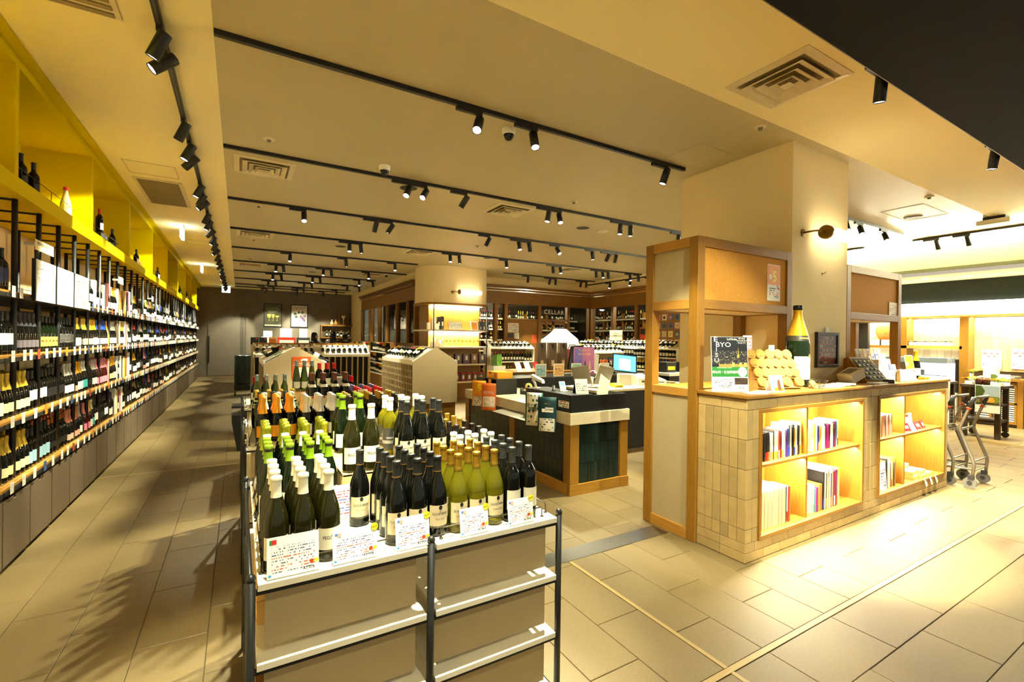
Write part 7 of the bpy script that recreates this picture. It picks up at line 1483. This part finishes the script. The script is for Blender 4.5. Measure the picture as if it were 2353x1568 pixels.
for i, (x, y) in enumerate(((.23, 5.09), (.23, 7.75), (.23, 10.49), (.22, 13.12), (3.97, 5.1), (4.19, 8.56), (3.97, 2.44), (7.68, 2.44))):
    t = puck(x, y, .05, .012, _M['vent_paint'], 'smoke_detector', 'round smoke detector on the ceiling, %s' % ('near left track', 'behind the third track left', 'farther left row', 'farthest left row', 'above the register front', 'above the right island', 'beside the square pillar', 'right of the square pillar')[i], 'detector', 'smoke detectors'); MB().lathe([(.022, -.012), (.018, -.03), (0, -.034)], 14, caps=False).build('sensor', mat('sensor_grey', (120, 108, 84), .5), t)
SPK = mat('speaker_grille', (50, 46, 38), .7)
for i, (x, y) in enumerate(((5.02, 6.19), (1.84, 5.77), (1.82, 10.24), (1.83, 14.76), (5.03, 9.7), (8.7, 2.95))):
    t = puck(x, y, .11, .008, SPK, 'ceiling_speaker', 'round dark ceiling speaker, %s' % ('above the register', 'behind the second track', 'in the third row', 'in the far left rows', 'before the column', 'right of the pillar')[i], 'speaker', 'ceiling speakers'); MB().lathe([(.11, 0), (.116, -.004), (.11, -.008)], 20, caps=False).build('rim', _M['vent_paint'], t)
t = puck(5.45, 6.19, .1, .02, _M['vent_paint'], 'ceiling_blank', 'round cream ceiling cover beside the dark speaker', 'cover', None); MB().lathe([(.1, -.002), (.106, -.006), (.1, -.012)], 20, caps=False).build('rim', WHITEP, t)
for i, (x, y) in enumerate(((2.1, 3.67), (1.38, 5.19), (3.76, 13.8))):
    t = thing('dome_camera', 'white dome security camera, %s' % ('beside the lit spotlight of the first track', 'at the second ceiling track', 'far one near the cellar')[i], 'camera', (x, y, ZC), 0, 'dome cameras'); MB().lathe([(.062, 0), (.062, -.03), (.052, -.055)], 20, caps=False).build('housing', WHITEP, t); MB().lathe([(.046, -.05), (.042, -.075), (.028, -.098), (0, -.108)], 18, caps=False).build('dome', BLACKG, t)
t = thing('exit_sign', 'lit green exit sign hanging at the end of the left aisle', 'exit sign', (-.45, 21.0, 3.27)); MB().box(-.14, .14, -.03, .03, 0, .26).build('box', WHITEP, t); MB().box(-.135, .135, -.034, -.03, .005, .255).build('lit_face', EXITG, t); MB().prism([(-.06, .05), (-.02, .05), (.02, .12), (.06, .1), (.05, .17), (0, .2), (-.05, .16), (-.08, .1)], -.036, -.034, 'y').build('running_figure', cmat((20, 130, 90)), t)
for i, y in enumerate((9.78, 14.75)):
    t = thing('hanging_lit_sign', 'thin lit white sign hanging from the left aisle ceiling, %s one' % ('nearer', 'farther')[i], 'sign', (-.88, y, 3.30), 0, 'hanging lit signs'); MB().box(-.02, .02, -.0, .36, 0, .22).build('panel', emis('cool_sign', (226, 244, 250), 3.0), t); MB().box(-.022, .022, -.0, .36, .19, .22).build('housing', WHITEP, t)
t = thing('ceiling_projector', 'white ceiling unit with black top near the right cove', 'projector', (9.7, 2.3, ZC)); MB().box(-.16, .16, -.18, .18, -.12, -.05).build('body', WHITEP, t, bev=.01); MB().box(-.1, .1, -.12, .12, -.05, 0).build('mount', BLACK, t)
for i, (x, y) in enumerate(((12.3, 3.3), (12.1, 3.9), (12.4, 4.6))):
    t = thing('downlight', 'recessed downlight in the lowered right ceiling, %s' % nth(i + 1), 'downlight', (x, y, 2.97), 0, 'right ceiling downlights'); MB().lathe([(.07, 0), (.07, -.006), (.055, -.006)], 20, caps=False).build('rim', WHITEP, t); MB().lathe([(.0001, -.004), (.055, -.004)], 20, caps=False).build('lens', LENS, t); spot((x, y, 2.95), (x, y, 0), 60, 1.6)
